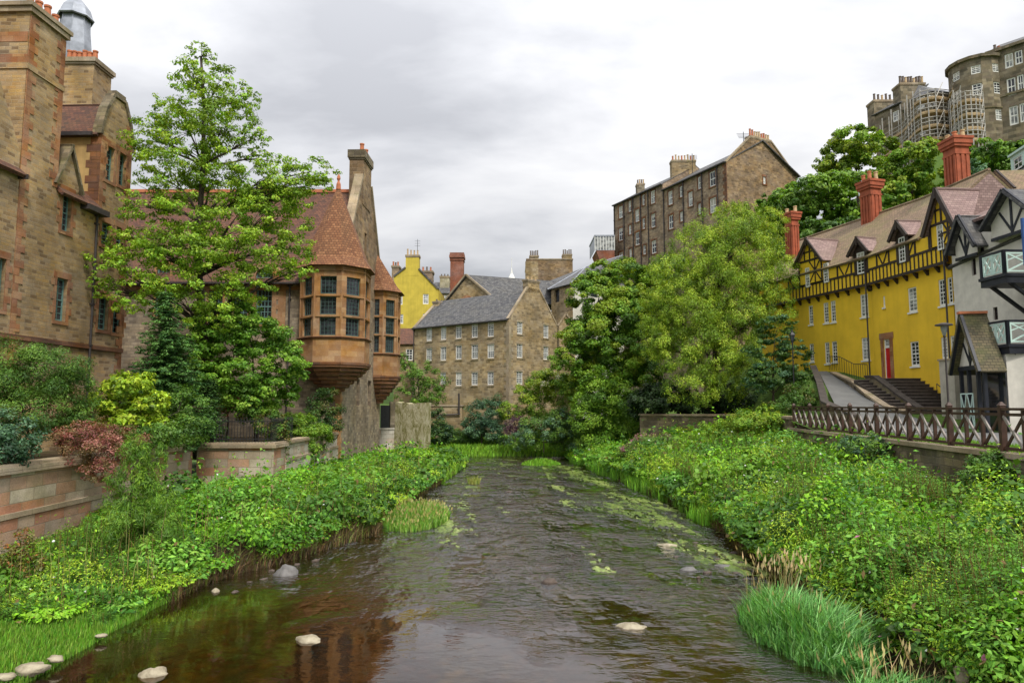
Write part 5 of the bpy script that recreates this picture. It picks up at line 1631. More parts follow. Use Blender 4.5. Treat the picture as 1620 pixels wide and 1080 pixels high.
MB().slab([fL.P(fL.w - .02, ZE - .06, .5), fR.P(.02, ZE - .06, .5), fR.P(.02, ZRG - .01, -DR), fL.P(fL.w - .02, ZRG - .01, -DR)], .1).slab([fL.P(fL.w - .02, ZE - .06, -9), fR.P(.02, ZE - .06, -9), fR.P(.02, ZRG - .01, -DR), fL.P(fL.w - .02, ZRG - .01, -DR)], .1).build('valley_roof', M['tile_brown'], HR)
MB().tube(fL.P(fL.w, ZRG + .02, -DR), fR.P(0, ZRG + .02, -DR), .1, .1, 6).build('ridge_tiles', M['tile_brown'], HR)
# red door and its stone surround
dd = hsR[-1]
zf = fR.px(1405, 548)[1]
MB().fbox(fR, dd[0] + .06, dd[2] - .06, dd[1], zf - .08, -.13, -.07).fbox(fR, dd[0] + .2, (dd[0] + dd[2]) / 2 - .04, dd[1] + .3, zf - .5, -.07, -.055).fbox(fR, (dd[0] + dd[2]) / 2 + .04, dd[2] - .2, dd[1] + .3, zf - .5, -.07, -.055).build('door', M['redpaint'], HR)
MB().fbox(fR, dd[0], dd[0] + .06, dd[1], dd[3], -.15, -.04).fbox(fR, dd[2] - .06, dd[2], dd[1], dd[3], -.15, -.04).fbox(fR, dd[0] + .06, dd[2] - .06, zf - .08, zf, -.15, -.04).build('door_frame', M['white'], HR)
window(fR, (dd[0] + .06, zf, dd[2] - .06, dd[3]), HR, 'white', 3, 2, .12, .05, .03, pale=False, sash=False)
sb_ = MB(); surround(sb_, fR, dd, .3, .04, .4, .05, False); sb_.build('door_surround', M['quoin'], HR)
# gable on the right
aL_ = fjR.px(1476, 400)[0]; aR_ = fjR.px(1515, 380)[0]; zt_ = fjR.px(1491, 300)[1]; ze_ = fjR.px(1494, 352)[1]
half_timber_gable(HR, fjR, aL_, aR_, ZJ + 1.06, ze_, zt_, .12, z1f([(1062, 628, 1104, 792)]))
dormer(HR, fjR, aL_, aR_, zt_, ze_, .12, 'tile_pink', bw=.16)
small_dormer(HR, fjR, (1422, 375, 1432, 415), (1418, 354))
red_chimney(HR, fR, 1487, 1513, 227, 209, -4.3, 17.0, 4, ('pot_buff', 'pot_buff', 'pot', 'pot_buff'), depth=1.0)
downpipe(HR, fR, .02, 5.2, ZE - .2, .36, .05)
downpipe(HR, fR, fR.w - .06, 4.0, ZE - .4, .36, .05)

# small gable of a further yellow wing behind
gw_ = F(onY(1558, 280, 44)[:2], onY(1607, 280, 41)[:2])
WG = thing('half_timbered_house', 'small yellow-panelled gable with brown roof peeping over the white house', 'house', gw_.P(.5, 3), 'yellow half-timbered terrace')
za = gw_.px(1585, 273)[1]; zb = gw_.px(1585, 305)[1]
am = gw_.px(1585, 290)[0]
MB().wall(gw_, [(0, 4), (gw_.w, 4), (gw_.w, zb), (am, za), (0, zb)]).build('gable', M['yellow'], WG)
t = MB()
for k in range(-3, 4): t.fbox(gw_, am + k * .33 - .06, am + k * .33 + .06, zb - 1, za - abs(k) * .36, -.01, .04)
t.fbar(gw_, (am, za + .1), (-.3, zb - .3), .26, .25, .38).fbar(gw_, (am, za + .1), (gw_.w + .3, zb - .3), .26, .25, .38)
t.build('timber_frame', M['timber'], WG)
MB().slab([gw_.P(am, za + .16, .4), gw_.P(-.4, zb - .35, .4), gw_.P(-.4, zb - .35, -9), gw_.P(am, za + .16, -9)], .12).slab([gw_.P(am, za + .16, .4), gw_.P(gw_.w + .4, zb - .35, .4), gw_.P(gw_.w + .4, zb - .35, -9), gw_.P(am, za + .16, -9)], .12).build('roof', M['tile_brown'], WG)

# white dormered house at the right edge
dh = F(onY(1599, 260, 47)[:2], onY(1640, 260, 44)[:2])
DH = thing('stone_house', 'brown stone house with pale blue-white box dormer at the right edge above the gables', 'house', dh.P(1, 6))
z0, z1 = dh.px(1605, 270)[1], dh.px(1605, 245)[1]
wz = [dh.rect(1603, 248, 1617, 268)]
MB().wall(dh, [(0, z0), (dh.w, z0), (dh.w, z1), (0, z1)], wz).fbox(dh, -.05, dh.w, z1, z1 + .15, -3, .15).poly([dh.P(0, z0), dh.P(0, z0, -3), dh.P(0, z1, -3), dh.P(0, z1)]).build('dormer', M['mint'], DH)
window(dh, wz[0], DH, 'white', 2, 2, .08, .08, .05, pale=None)
MB().slab([dh.P(-.6, z0 - 1.2, 1.0), dh.P(dh.w, z0 - 1.2, 1.0), dh.P(dh.w, z0 + 2.8, -3), dh.P(-.6, z0 + 2.8, -3)], .15).build('roof', M['slate'], DH)
MB().fbox(dh, -.4, dh.w, 4, z0 - 1.25, -4, .8).build('wall', M['gable_stone'], DH)
MB().fbox(dh, .1, 1.6, z0, dh.px(1605, 196)[1], -4.2, -3.0).build('chimney', M['gable_stone'], DH)

# ================================================================== WHITE HALF-TIMBERED HOUSE
fw = F((24.05, 36.75), (24.5, 27.5))
WH = thing('white_half_timbered_house', 'off-white harled house with black timber gables and mint cross-braced balconies at the right edge', 'house', (25, 32, 3.3))
z3 = lambda l: zoomr(l, 2.7, 1460, 280)
hw_ = [fw.rect(*r) for r in z3([(207, 322, 226, 420), (240, 300, 262, 345), (300, 555, 320, 610)])]
ZW = fw.px(1520, 400)[1]
MB().wall(fw, [(0, 2.5), (fw.w, 2.5), (fw.w, 13.4), (.0, 13.4)], hw_, .2).poly([fw.P(0, 2.5), fw.P(0, 2.5, -8), fw.P(0, 13.4, -8), fw.P(0, 13.4)]).build('wall', M['harl_white'], WH)
for r in hw_: window(fw, r, WH, 'timber', 2, 3, .14, .06, .03, pale=False, sash=False)
# gables to the river
for (x0, x1, xa, ya, ye, name_) in ((1521, 1556, 1531, 345, 386, 'gable'), (1578, 1650, 1595, 308, 352, 'gable')):
    aL_, aR_ = fw.px(x0, ye)[0], fw.px(x1, ye)[0]
    ze = fw.px((x0 + xa) / 2, ye)[1]; za = fw.px(xa, ya)[1]; am = (aL_ + aR_) / 2
    dd_ = .35
    fg = fw.shift(dd_)
    MB().wall(fg, [(aL_, ze - .9), (aR_, ze - .9), (aR_, ze), (am, za), (aL_, ze)]).poly([fg.P(aL_, ze - .9), fg.P(aL_, ze - .9, -1.5), fg.P(aL_, ze, -1.5), fg.P(aL_, ze)]).build(name_, M['harl_white'], WH)
    t = MB()
    sl_ = (za - ze) / (am - aL_)
    t.fbar(fg, (am, za + .05), (aL_ - .3, ze - .3 * sl_), .22, .3, .42).fbar(fg, (am, za + .05), (aR_ + .3, ze - .3 * sl_), .22, .3, .42)
    t.fbox(fg, aL_, aR_, ze - .9, ze - .75, -.01, .05)
    t.fbox(fg, am - .06, am + .06, ze - .75, za - .1, -.01, .05)
    t.fbar(fg, (am, ze - .7), (am - (am - aL_) * .55, ze + (za - ze) * .32), .1, -.01, .045).fbar(fg, (am, ze - .7), (am + (am - aL_) * .55, ze + (za - ze) * .32), .1, -.01, .045)
    t.build(name_ + '_timber', M['timber_black'], WH)
    MB().slab([fg.P(am, za + .1, .45), fg.P(aL_ - .35, ze - .35 * sl_ + .1, .45), fg.P(aL_ - .35, ze - .35 * sl_ + .1, -4.5), fg.P(am, za + .1, -4.5)], .12).slab([fg.P(am, za + .1, .45), fg.P(aR_ + .35, ze - .35 * sl_ + .1, .45), fg.P(aR_ + .35, ze - .35 * sl_ + .1, -4.5), fg.P(am, za + .1, -4.5)], .12).build('roof', M['slate'], WH)
MB().slab([fw.P(-.35, 12.0, .1), fw.P(fw.w, 12.9, .1), fw.P(fw.w, 16.5, -4), fw.P(-.35, 16.0, -4)], .15).build('main_roof', M['slate'], WH)
# sloping eaves board running down to the yellow house
# balconies
def balcony(parent, fr, a0, a1, z, dep, h=1.05, tag_='balcony'):
    b = MB().fbox(fr, a0 - .05, a1 + .1, z - .42, z, 0.005, dep + .05).fbox(fr, a0 - .1, a1 + .15, z - .12, z + .02, .01, dep + .12).build(tag_, M['timber_black'], parent)
    fo = F(fr.P(a0, 0, dep), fr.P(a1, 0, dep)); fn = F(fr.P(a1, 0, dep), fr.P(a1, 0, 0))
    m = MB(); pm = MB()
    for q, n in ((fo, 2), (fn, 1)):
        pm.fbox(q, -.06, .06, z, z + h + .06, -.06, .06).fbox(q, q.w - .06, q.w + .06, z + .001, z + h + .05, -.06, .06)
        pm.fbox(q, .06, q.w - .06, z + h - .02, z + h + .07, -.05, .05)
        for k in range(n):
            s0, s1 = .1 + (q.w - .2) * k / n, .1 + (q.w - .2) * (k + 1) / n
            m.fbox(q, s0, s0 + .07, z + .08, z + h - .03, -.025, .025).fbox(q, s1 - .07, s1 - .001, z + .08, z + h - .03, -.025, .025)
            m.fbox(q, s0 + .07, s1 - .07, z + .1, z + .17, -.024, .024).fbox(q, s0 + .07, s1 - .07, z + h - .12, z + h - .05, -.024, .024)
            m.fbar(q, (s0 + .06, z + .15), (s1 - .06, z + h - .1), .07, -.02, .02).fbar(q, (s0 + .06, z + h - .1), (s1 - .06, z + .15), .07, -.018, .022)
            m.fbar(q, (s0 + .06, z + .6 * h), ((s0 + s1) / 2, z + h - .1), .05, -.016, .018).fbar(q, ((s0 + s1) / 2, z + .15), (s1 - .06, z + .5 * h), .05, -.016, .018)
    m.build('cross_braced_panel', M['mint'], b)
    pm.build('rail', M['timber_black'], b)
    t = MB()
    t.fbox(fr, a1 - .1, a1 + .12, z - 1.9, z - .42, dep * .35, dep * .35 + .22)
    for a in (a0 + .1, a1 - .15):
        p = Vector(fr.P(a, z - 1.7, .0)); q = Vector(fr.P(a, z - .42, dep * .85))
        w = fr.t * .08; u = Vector((0, 0, .16))
        t.hexa([p - w, p + w, p + w + u, p - w + u, q - w, q + w, q + w + u, q - w + u])
    t.build('bracket', M['timber_black'], b)
    return b


def bal_px(xc, yt, xf, Yc):
    pass


# outer line of the balconies stands 2 m in front of the wall
fb = fw.shift(2.0)
a0, zt1 = fb.px(1552, 412); a1, zt1b = fb.px(1587, 397)
balcony(WH, fw, a0, a1, zt1b - 1.05, 2.0)
a0b, _ = fb.px(1557, 516); a1b, zt2b = fb.px(1593, 508)
balcony(WH, fw, a0b, a1b, zt2b - 1.05, 2.0)
# balcony doors and windows behind
MB().fbox(fw, a1 - .6, a1 + .1, zt1b - 1.05, zt1b + 1.0, .0, .06).fbox(fw, a1b - .4, a1b + .2, zt2b - 1.05, zt2b + 1.1, .0, .06).build('door', M['brownpaint'], WH)
dx = [fw.px(1576, 600)[0], fw.px(1583, 600)[0]]
MB().fbox(fw, dx[0], dx[1] + .2, 3.3, 5.7, .0, .05).build('door', M['brownpaint'], WH)
ax_ = fw.px(1613, 600)[0]
window(fw, (ax_ - .3, 4.3, ax_ + .8, 6.3), WH, 'timber', 2, 3, -.06, .08, .04, pale=False)
ax_ = fb.px(1620, 380)[0]
MB().fbox(fb, ax_ - .1, ax_ + .02, zt1b - .9, zt1b + 1.2, -.5, .02).build('blue_sign_board', M['bluepaint'], WH)
# porch with steep gable
fp = F(onY(1511, 575, 33.7)[:2], onY(1556, 575, 30.9)[:2])
aA, zA = fp.px(1531, 500); _, zF = fp.px(1512, 578)
hwid = min(aA, fp.w - aA)
MB().wall(fp, [(aA - hwid, zF - .2), (aA + hwid, zF - .2), (aA, zA - .1)]).build('porch_gable', M['harl_white'], WH)
t = MB(); sl_ = (zA - zF) / hwid
t.fbar(fp, (aA, zA + .05), (aA - hwid - .25, zF - .25 * sl_), .2, .25, .38).fbar(fp, (aA, zA + .05), (aA + hwid + .25, zF - .25 * sl_), .2, .25, .38)
t.fbox(fp, aA - hwid, aA + hwid, zF - .3, zF - .1, -.02, .06).fbox(fp, aA - .05, aA + .05, zF - .1, zA - .3, -.01, .05)
t.fbar(fp, (aA, zF), (aA - hwid * .5, zF + (zA - zF) * .45), .09, -.01, .045).fbar(fp, (aA, zF), (aA + hwid * .5, zF + (zA - zF) * .45), .09, -.01, .045)
for a in (aA - hwid + .08, aA - .35, aA + hwid * .45, aA + hwid - .08): t.fbox(fp, a - .08, a + .08, 3.2, zF - .3, -.12, .02)
t.build('porch_timber', M['timber_black'], WH)
MB().slab([fp.P(aA, zA + .12, .4), fp.P(aA + hwid + .3, zF - .3 * sl_ + .12, .4), fp.P(aA + hwid + .3, zF - .3 * sl_ + .12, -.8), fp.P(aA, zA + .12, -.8)], .12).slab([fp.P(aA, zA + .12, .4), fp.P(aA - hwid - .3, zF - .3 * sl_ + .12, .4), fp.P(aA - hwid - .3, zF - .3 * sl_ + .12, -.8), fp.P(aA, zA + .12, -.8)], .12).build('porch_roof', M['tile_moss'], WH)
MB().fbox(fp, aA - .14, aA + .14, zA + .1, zA + .22, -.8, .42).build('porch_ridge', M['pot'], WH)
MB().fbox(fp, aA - hwid + .05, aA + hwid - .05, 3.2, zF + .6, -3.4, -.95).build('porch_body', M['harl_white'], WH)
MB().fbox(fp, aA - hwid + .1, aA + hwid - .1, 3.3, zF - .3, -.94, -.9).build('porch_glazing', M['glass'], WH)
# mint trellis gate
GT = thing('trellis_gate', 'pale mint cross-braced gate in the porch of the white house', 'gate', fp.P(.5, 3.3, .2))
m = MB(); g0, zg = fp.px(1525, 622); g1, _ = fp.px(1546, 640)
ft = fp.shift(.15)
m.fbox(ft, g0, g0 + .05, 3.35, zg, -.02, .02).fbox(ft, g1 - .05, g1, 3.35, zg, -.02, .02).fbox(ft, g0 + .05, g1 - .05, zg - .06, zg, -.018, .018).fbox(ft, g0 + .05, g1 - .05, 3.4, 3.46, -.018, .018)
gm = (g0 + g1) / 2
for p, q in ((g0, gm), (gm, g1)):
    m.fbar(ft, (p + .03, 3.45), (q - .03, zg - .05), .05, -.014, .014).fbar(ft, (p + .03, zg - .05), (q - .03, 3.45), .05, -.012, .016)
m.build('lattice', M['mint'], GT)
# grey harled pier beside the lamp
fq = F(onY(1487, 600, 35.5)[:2], onY(1510, 600, 34.6)[:2])
zq = fq.px(1497, 570)[1]
gp = thing('stone_pier', 'plain grey harled wall end between the yellow house and the white porch', 'wall', fq.P(0, 3.3))
MB().fbox(fq, 0, fq.w, 3.2, zq, -1.6, 0).build('wall_face', M['concrete'], gp)
MB().fbox(fq, -.05, fq.w + .02, zq, zq + .09, -1.65, .05).build('coping', M['coping'], gp)

# ================================================================== STEPS, LOW WALLS, HANDRAILS
def steps(name, label, x0, x1, ys_, z_start, rise, n, mat='step', wall_side=None):
    rt = thing(name, label, 'steps', (x0, ys_[0], z_start - rise))
    L = (ys_[1] - ys_[0]) / n
    for_ = MB()
    for k in range(n):
        for_.box(x0, ys_[0] + L * k, z_start - 1.2, x1, ys_[1], z_start + rise * k)
        for_.box(x0 - .0, ys_[0] + L * k - .03, z_start + rise * k - .05, x1, ys_[0] + L * k, z_start + rise * k + .002)
    for_.build('flight', M[mat], rt)
    return rt


def steps_(name, label, x0, x1, ya, yb, z0, z1, n):
    rt = thing(name, label, 'steps', (x0, ya, z0))
    mb = MB(); L = (yb - ya) / n; h = (z1 - z0) / n
    for k in range(n):
        mb.box(x0, ya + L * k, z0 - 1, x1, ya + L * (k + 1) - .002, z0 + h * (k + 1) - .05)
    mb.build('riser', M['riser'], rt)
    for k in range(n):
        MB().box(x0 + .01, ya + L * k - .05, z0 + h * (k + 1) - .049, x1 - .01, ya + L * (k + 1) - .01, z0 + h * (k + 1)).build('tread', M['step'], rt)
    return rt


s1 = steps_('stone_steps', 'worn stone steps rising to the red door against the yellow wall', 21.9, 23.95, 36.4, 40.3, 4.05, 6.05, 11)
MB().box(21.9, 40.3, 4.5, 23.5, 44.0, 6.05).build('landing', M['step'], s1)
s2 = steps_('stone_steps', 'lower flight of worn stone steps between two low kerb walls beside the sloping path', 20.75, 21.55, 36.0, 41.5, 3.9, 6.0, 12)


def slopewall(name, label, pts, mat='river_wall', th=.3, capmat='coping'):
    rt = thing(name, label, 'wall', (pts[0][0], pts[0][1], pts[0][2] - 1))
    mb, cb = MB(), MB()
    for p, q in zip(pts[:-1], pts[1:]):
        fr = F(p[:2], q[:2])
        mb.hexa([fr.P(0, p[2] - 2, 0), fr.P(fr.w, q[2] - 2, 0), fr.P(fr.w, q[2] - 2, -th), fr.P(0, p[2] - 2, -th), fr.P(0, p[2], 0), fr.P(fr.w, q[2], 0), fr.P(fr.w, q[2], -th), fr.P(0, p[2], -th)])
        cb.hexa([fr.P(-.02, p[2], .05), fr.P(fr.w + .02, q[2], .05), fr.P(fr.w + .02, q[2], -th - .05), fr.P(-.02, p[2], -th - .05), fr.P(-.02, p[2] + .12, .05), fr.P(fr.w + .02, q[2] + .12, .05), fr.P(fr.w + .02, q[2] + .12, -th - .05), fr.P(-.02, p[2] + .12, -th - .05)])
    mb.build('wall_face', M[mat], rt); cb.build('coping', M[capmat], rt)
    return rt


slopewall('kerb_wall', 'stepped low stone wall between the sloping path and the stone steps', [(20.62, 35.6, 4.1), (20.62, 37.5, 4.35), (20.7, 39.5, 5.05), (21.2, 42, 5.85), (21.9, 46.2, 6.6)])
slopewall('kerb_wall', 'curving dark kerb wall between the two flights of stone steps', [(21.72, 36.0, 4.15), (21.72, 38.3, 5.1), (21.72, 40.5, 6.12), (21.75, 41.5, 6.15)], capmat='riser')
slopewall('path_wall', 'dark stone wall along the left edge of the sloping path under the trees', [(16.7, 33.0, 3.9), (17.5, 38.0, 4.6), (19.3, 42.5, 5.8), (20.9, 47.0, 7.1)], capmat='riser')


def handrail(label, P, h=.95, every=1, bal=None):
    rt = thing('handrail', label, 'handrail', P[0])
    r = MB()
    top = [(x, y, z + h) for x, y, z in P]
    for a, b in zip(top[:-1], top[1:]): r.tube(a, b, .025, .025, 6)
    r.build('rail', M['iron'], rt)
    p = MB()
    for a, b in zip(P[:-1], P[1:]):
        n = bal or 1
        for k in range(n):
            t = k / n
            c = [a[i] + (b[i] - a[i]) * t for i in range(3)]
            p.tube(c, (c[0], c[1], c[2] + h), .015, .015, 5)
    p.tube(P[-1], (P[-1][0], P[-1][1], P[-1][2] + h), .02, .02, 5)
    p.build('baluster', M['iron'], rt)
    return rt


handrail('thin brown railing curving down the top of the path in front of the yellow wall', [(22.0, 47.3, 6.9), (22.2, 46.2, 6.8), (22.3, 44.5, 6.2), (22.6, 43.4, 6.1)], bal=6)
handrail('short black handrail at the foot of the steps beside the harled wall end', [(23.3, 36.2, 4.0), (23.35, 37.6, 4.7)], bal=2)

# ================================================================== RIVER WALL AND WOODEN FENCE
fy0, fy1 = 8.0, 37.6
wf = F((fence_x(fy1) , fy1), (fence_x(fy0), fy0))
RWALL = thing('river_wall', 'mossy brown stone retaining wall carrying the wooden fence on the right bank', 'wall', wf.P(0, .5))
MB().fbox(wf, 0, wf.w, .2, PROM - .1, -.5, 0.02).build('wall_face', M['river_wall'], RWALL)
MB().fbox(wf, -.05, wf.w, PROM - .1, PROM + .04, -.6, .1).build('coping', M['coping'], RWALL)
FN = thing('wooden_fence', 'dark brown wooden fence with criss-cross braces along the right river wall', 'fence', wf.P(0, PROM))
ff_ = wf.shift(-.22)
span = 2.72
npst = int(wf.w / span) + 1
posts = [min(.25 + k * span, wf.w - .1) for k in range(npst)]
ZB, ZT = PROM + .12, PROM + 1.2
for a in posts:
    MB().fbox(ff_, a - .07, a + .07, PROM + .04, ZT + .06, -.07, .07).hexa([ff_.P(a - .085, ZT + .06, .085), ff_.P(a + .085, ZT + .06, .085), ff_.P(a + .085, ZT + .06, -.085), ff_.P(a - .085, ZT + .06, -.085), ff_.P(a - .02, ZT + .16, .02), ff_.P(a + .02, ZT + .16, .02), ff_.P(a + .02, ZT + .16, -.02), ff_.P(a - .02, ZT + .16, -.02)]).build('post', M['fence'], FN)
MB().fbox(ff_, 0, ff_.w, ZT - .07, ZT, -.06, .06).build('rail', M['fence'], FN)
MB().fbox(ff_, 0, ff_.w, ZT - .22, ZT - .14, -.03, .03).build('rail', M['fence'], FN)
MB().fbox(ff_, 0, ff_.w, ZB - .03, ZB + .05, -.04, .04).build('rail', M['fence'], FN)
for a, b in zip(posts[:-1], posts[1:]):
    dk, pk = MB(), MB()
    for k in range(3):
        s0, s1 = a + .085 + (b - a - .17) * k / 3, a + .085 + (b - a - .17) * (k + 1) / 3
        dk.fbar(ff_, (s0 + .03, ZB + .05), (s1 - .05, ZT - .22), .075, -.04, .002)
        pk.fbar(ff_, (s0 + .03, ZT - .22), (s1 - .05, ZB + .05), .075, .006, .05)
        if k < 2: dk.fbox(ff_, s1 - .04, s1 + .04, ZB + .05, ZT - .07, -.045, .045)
    dk.build('brace', M['fence'], FN); pk.build('lit_brace', M['fence_lit'], FN)  # falling diagonals get the paler colour as if lit from the side

# wall across the back of the bank, under the willow
bw_ = F(onY(1000, 660, 50)[:2], (17.3, 46.5))
BW = coped_wall('terrace_wall', 'low brown stone wall in deep shade beneath the willow', [onY(1012, 660, 50)[:2], (14.5, 48.0), (16.9, 46.0), (fence_x(37.6) + .0, 37.65)], .8, 3.85, 'river_wall', cap=.14)


# ================================================================== LAMP POSTS
def lamp(x, y, zb, zt, label, style):
    L = thing('street_lamp', label, 'street lamp', (x, y, zb), 'lamp posts on the promenade')
    mb = MB().lathe(x, y, [(.11, zb), (.11, zb + .35), (.07, zb + .42), (.065, zb + .9), (.04, zb + 1.0), (.035, zt - .55), (.06, zt - .5), (.05, zt - .45)], 10)
    mb.build('post', M['iron'] if style else M['pipe'], L)
    if style == 0:
        MB().lathe(x, y, [(.06, zt - .45), (.12, zt - .2), (.13, zt - .05), (.0, zt - .05)], 10).build('lantern_glass', M['glass_pale'], L)
        MB().lathe(x, y, [(.14, zt - .07), (.33, zt - .05), (.32, zt), (.1, zt + .06), (.0, zt + .07)], 14).build('lamp_cap', M['pipe'], L)
    else:
        MB().lathe(x, y, [(.08, zt - .45), (.17, zt - .02), (.0, zt - .02)], 4, .785).build('lantern_glass', M['glass'], L)
        MB().lathe(x, y, [(.2, zt - .02), (.19, zt + .02), (.07, zt + .18), (.05, zt + .3), (0, zt + .34)], 4, .785).build('lamp_cap', M['iron'], L)


p = onY(1493, 513, 28); lamp(p[0], 28, PROM, p[2], 'slender grey lamp post with flat disc cap in front of the yellow house', 0)
p = onY(1253, 530, 42); lamp(p[0], 42, 3.8, p[2], 'black lantern post half hidden by the dark tree left of the yellow house', 1)

# ================================================================== VEGETATION
def unit(v):
    return v / np.maximum(np.linalg.norm(v, axis=-1, keepdims=True), 1e-9)


def quadmesh(name, V, faces_n, col, mat, parent=None):
    """V: (n, k, 3) vertices of n separate k-gons"""
    n, k, _ = V.shape
    off = np.array(root_loc(parent)) if parent is not None else np.zeros(3)
    me = bpy.data.meshes.new(name)
    me.vertices.add(n * k); me.vertices.foreach_set('co', (V - off).astype(np.float32).ravel())
    me.loops.add(n * k); me.loops.foreach_set('vertex_index', np.arange(n * k, dtype=np.int32))
    me.polygons.add(n); me.polygons.foreach_set('loop_start', np.arange(n, dtype=np.int32) * k)
    me.update(calc_edges=True)
    ca = me.color_attributes.new('col', 'FLOAT_COLOR', 'POINT')
    c4 = np.ones((n, k, 4), np.float32); c4[:, :, :3] = np.clip(col, 0, 1)[:, None, :]
    ca.data.foreach_set('color', c4.ravel())
    me.materials.append(mat)
    o = bpy.data.objects.new(name, me)
    COL.objects.link(o)
    if parent is not None: o.parent = parent
    return o


def leaf_quads(P, N, L, W, droop=0.3, fold=0.22):
    n = len(P)
    rnd = rng.normal(size=(n, 3)); rnd[:, 2] -= droop * 2
    N = unit(N)
    T = unit(rnd - (rnd * N).sum(1, keepdims=True) * N)
    B = np.cross(N, T)
    L = np.broadcast_to(L, (n,))[:, None]; W = np.broadcast_to(W, (n,))[:, None]
    return np.stack([P - T * L * .5, P + B * W * .5 + N * fold * W - T * L * .05, P + T * L * .5, P - B * W * .5 + N * fold * W - T * L * .05], 1)


def pal(cols, idx, jit=0.18):
    c = np.asarray(cols)[idx] * 1.18
    m = rng.normal(1, jit, (len(c), 1)) * (1 + rng.normal(0, jit * .35, (len(c), 3)))
    return np.clip(c * m, 0.003, 0.9)


GREEN = [(0.060, 0.135, 0.014), (0.095, 0.20, 0.018), (0.14, 0.27, 0.022), (0.20, 0.34, 0.03)]
DARKG = [(0.022, 0.058, 0.014), (0.036, 0.088, 0.017), (0.056, 0.12, 0.022), (0.08, 0.15, 0.03)]
LIME = [(0.13, 0.22, 0.014), (0.21, 0.33, 0.018), (0.30, 0.42, 0.025), (0.38, 0.50, 0.04)]
YGREEN = [(0.09, 0.15, 0.014), (0.15, 0.23, 0.018), (0.23, 0.32, 0.025), (0.31, 0.40, 0.035)]
BLUEG = [(0.03, 0.075, 0.038), (0.05, 0.115, 0.055), (0.08, 0.165, 0.08), (0.13, 0.23, 0.12)]
MID = [(0.045, 0.105, 0.017), (0.07, 0.15, 0.022), (0.10, 0.20, 0.028), (0.14, 0.25, 0.035)]
PINK = [(0.16, 0.055, 0.045), (0.26, 0.09, 0.075), (0.34, 0.16, 0.12), (0.12, 0.10, 0.035), (0.20, 0.13, 0.06)]
PURPLE = [(0.05, 0.025, 0.04), (0.08, 0.04, 0.06), (0.12, 0.06, 0.08)]
BROWNG = [(0.10, 0.10, 0.025), (0.16, 0.14, 0.035), (0.20, 0.19, 0.05), (0.10, 0.055, 0.02)]


def puffs(lobes, per=1.0, prad=0.26, shell=(0.55, 1.05), keep_top=0.25):
    """small leaf clusters spread through a crown made of ellipsoid lobes"""
    C, Rr, Nn = [], [], []
    for (x, y, z, rx, ry, rz) in lobes:
        rm = (rx * ry * rz) ** (1 / 3)
        n = max(8, int(per * 36 * (rx * rz + rx * ry + ry * rz) / (3 * (prad * rm) ** 2) * prad ** 2))
        d = unit(rng.normal(size=(n, 3)))
        d[:, 2] += keep_top * rng.random(n)
        d = unit(d)
        k = shell[0] + (shell[1] - shell[0]) * np.sqrt(rng.random(n))
        k = k * (1 + .18 * (vnoise(d[:, 0] * 2.5 + x, d[:, 2] * 2.5 + z + d[:, 1] * 2, 77) - .5) * 2)
        C.append(np.array([x, y, z]) + d * k[:, None] * np.array([rx, ry, rz]))
        Rr.append(prad * rm * rng.uniform(.6, 1.35, n)); Nn.append(d)
    return np.concatenate(C), np.concatenate(Rr), np.concatenate(Nn)


def foliage(name, C, Rr, Nn, leaf, per_m2, cols, parent, mat='leaf', flat=0.75, droop=.3, aspect=.55, up=.5, maxn=90000, bright=None, jit=.18):
    cnt = np.maximum(8, (per_m2 * 4 * math.pi * Rr ** 2 * 1.0)).astype(int)
    maxn = int(maxn * 2.0)
    tot = cnt.sum()
    if tot > maxn: cnt = np.maximum(3, (cnt * (maxn / tot)).astype(int))
    idx = np.repeat(np.arange(len(C)), cnt)
    n = len(idx)
    d = unit(rng.normal(size=(n, 3)))
    rad = rng.random(n) ** .45
    off = d * (rad * Rr[idx])[:, None]; off[:, 2] *= flat
    P = C[idx] + off
    N = unit(d * .5 + Nn[idx] * .45 + rng.normal(size=(n, 3)) * .4 + np.array([0, 0, up]))
    base = rng.integers(0, len(cols), len(C)) if bright is None else bright
    ci = np.clip(base[idx] + rng.integers(-1, 2, n) * (rng.random(n) < .45), 0, len(cols) - 1)
    sz = leaf * rng.uniform(.65, 1.35, n)
    return quadmesh(name, leaf_quads(P, N, sz, sz * aspect, droop), 4, pal(cols, ci, jit), M[mat], parent)


def limb_path(a, b, sag=.12, n=5, wig=.06):
    a, b = np.array(a, float), np.array(b, float)
    L = np.linalg.norm(b - a)
    pts = []
    ph = rng.random(3) * 6
    for k in range(n + 1):
        t = k / n
        p = a + (b - a) * t
        p[2] += sag * L * math.sin(math.pi * t) * .5
        p += wig * L * np.sin(ph + t * 5) * t * (1 - t)
        pts.append(tuple(p))
    return pts


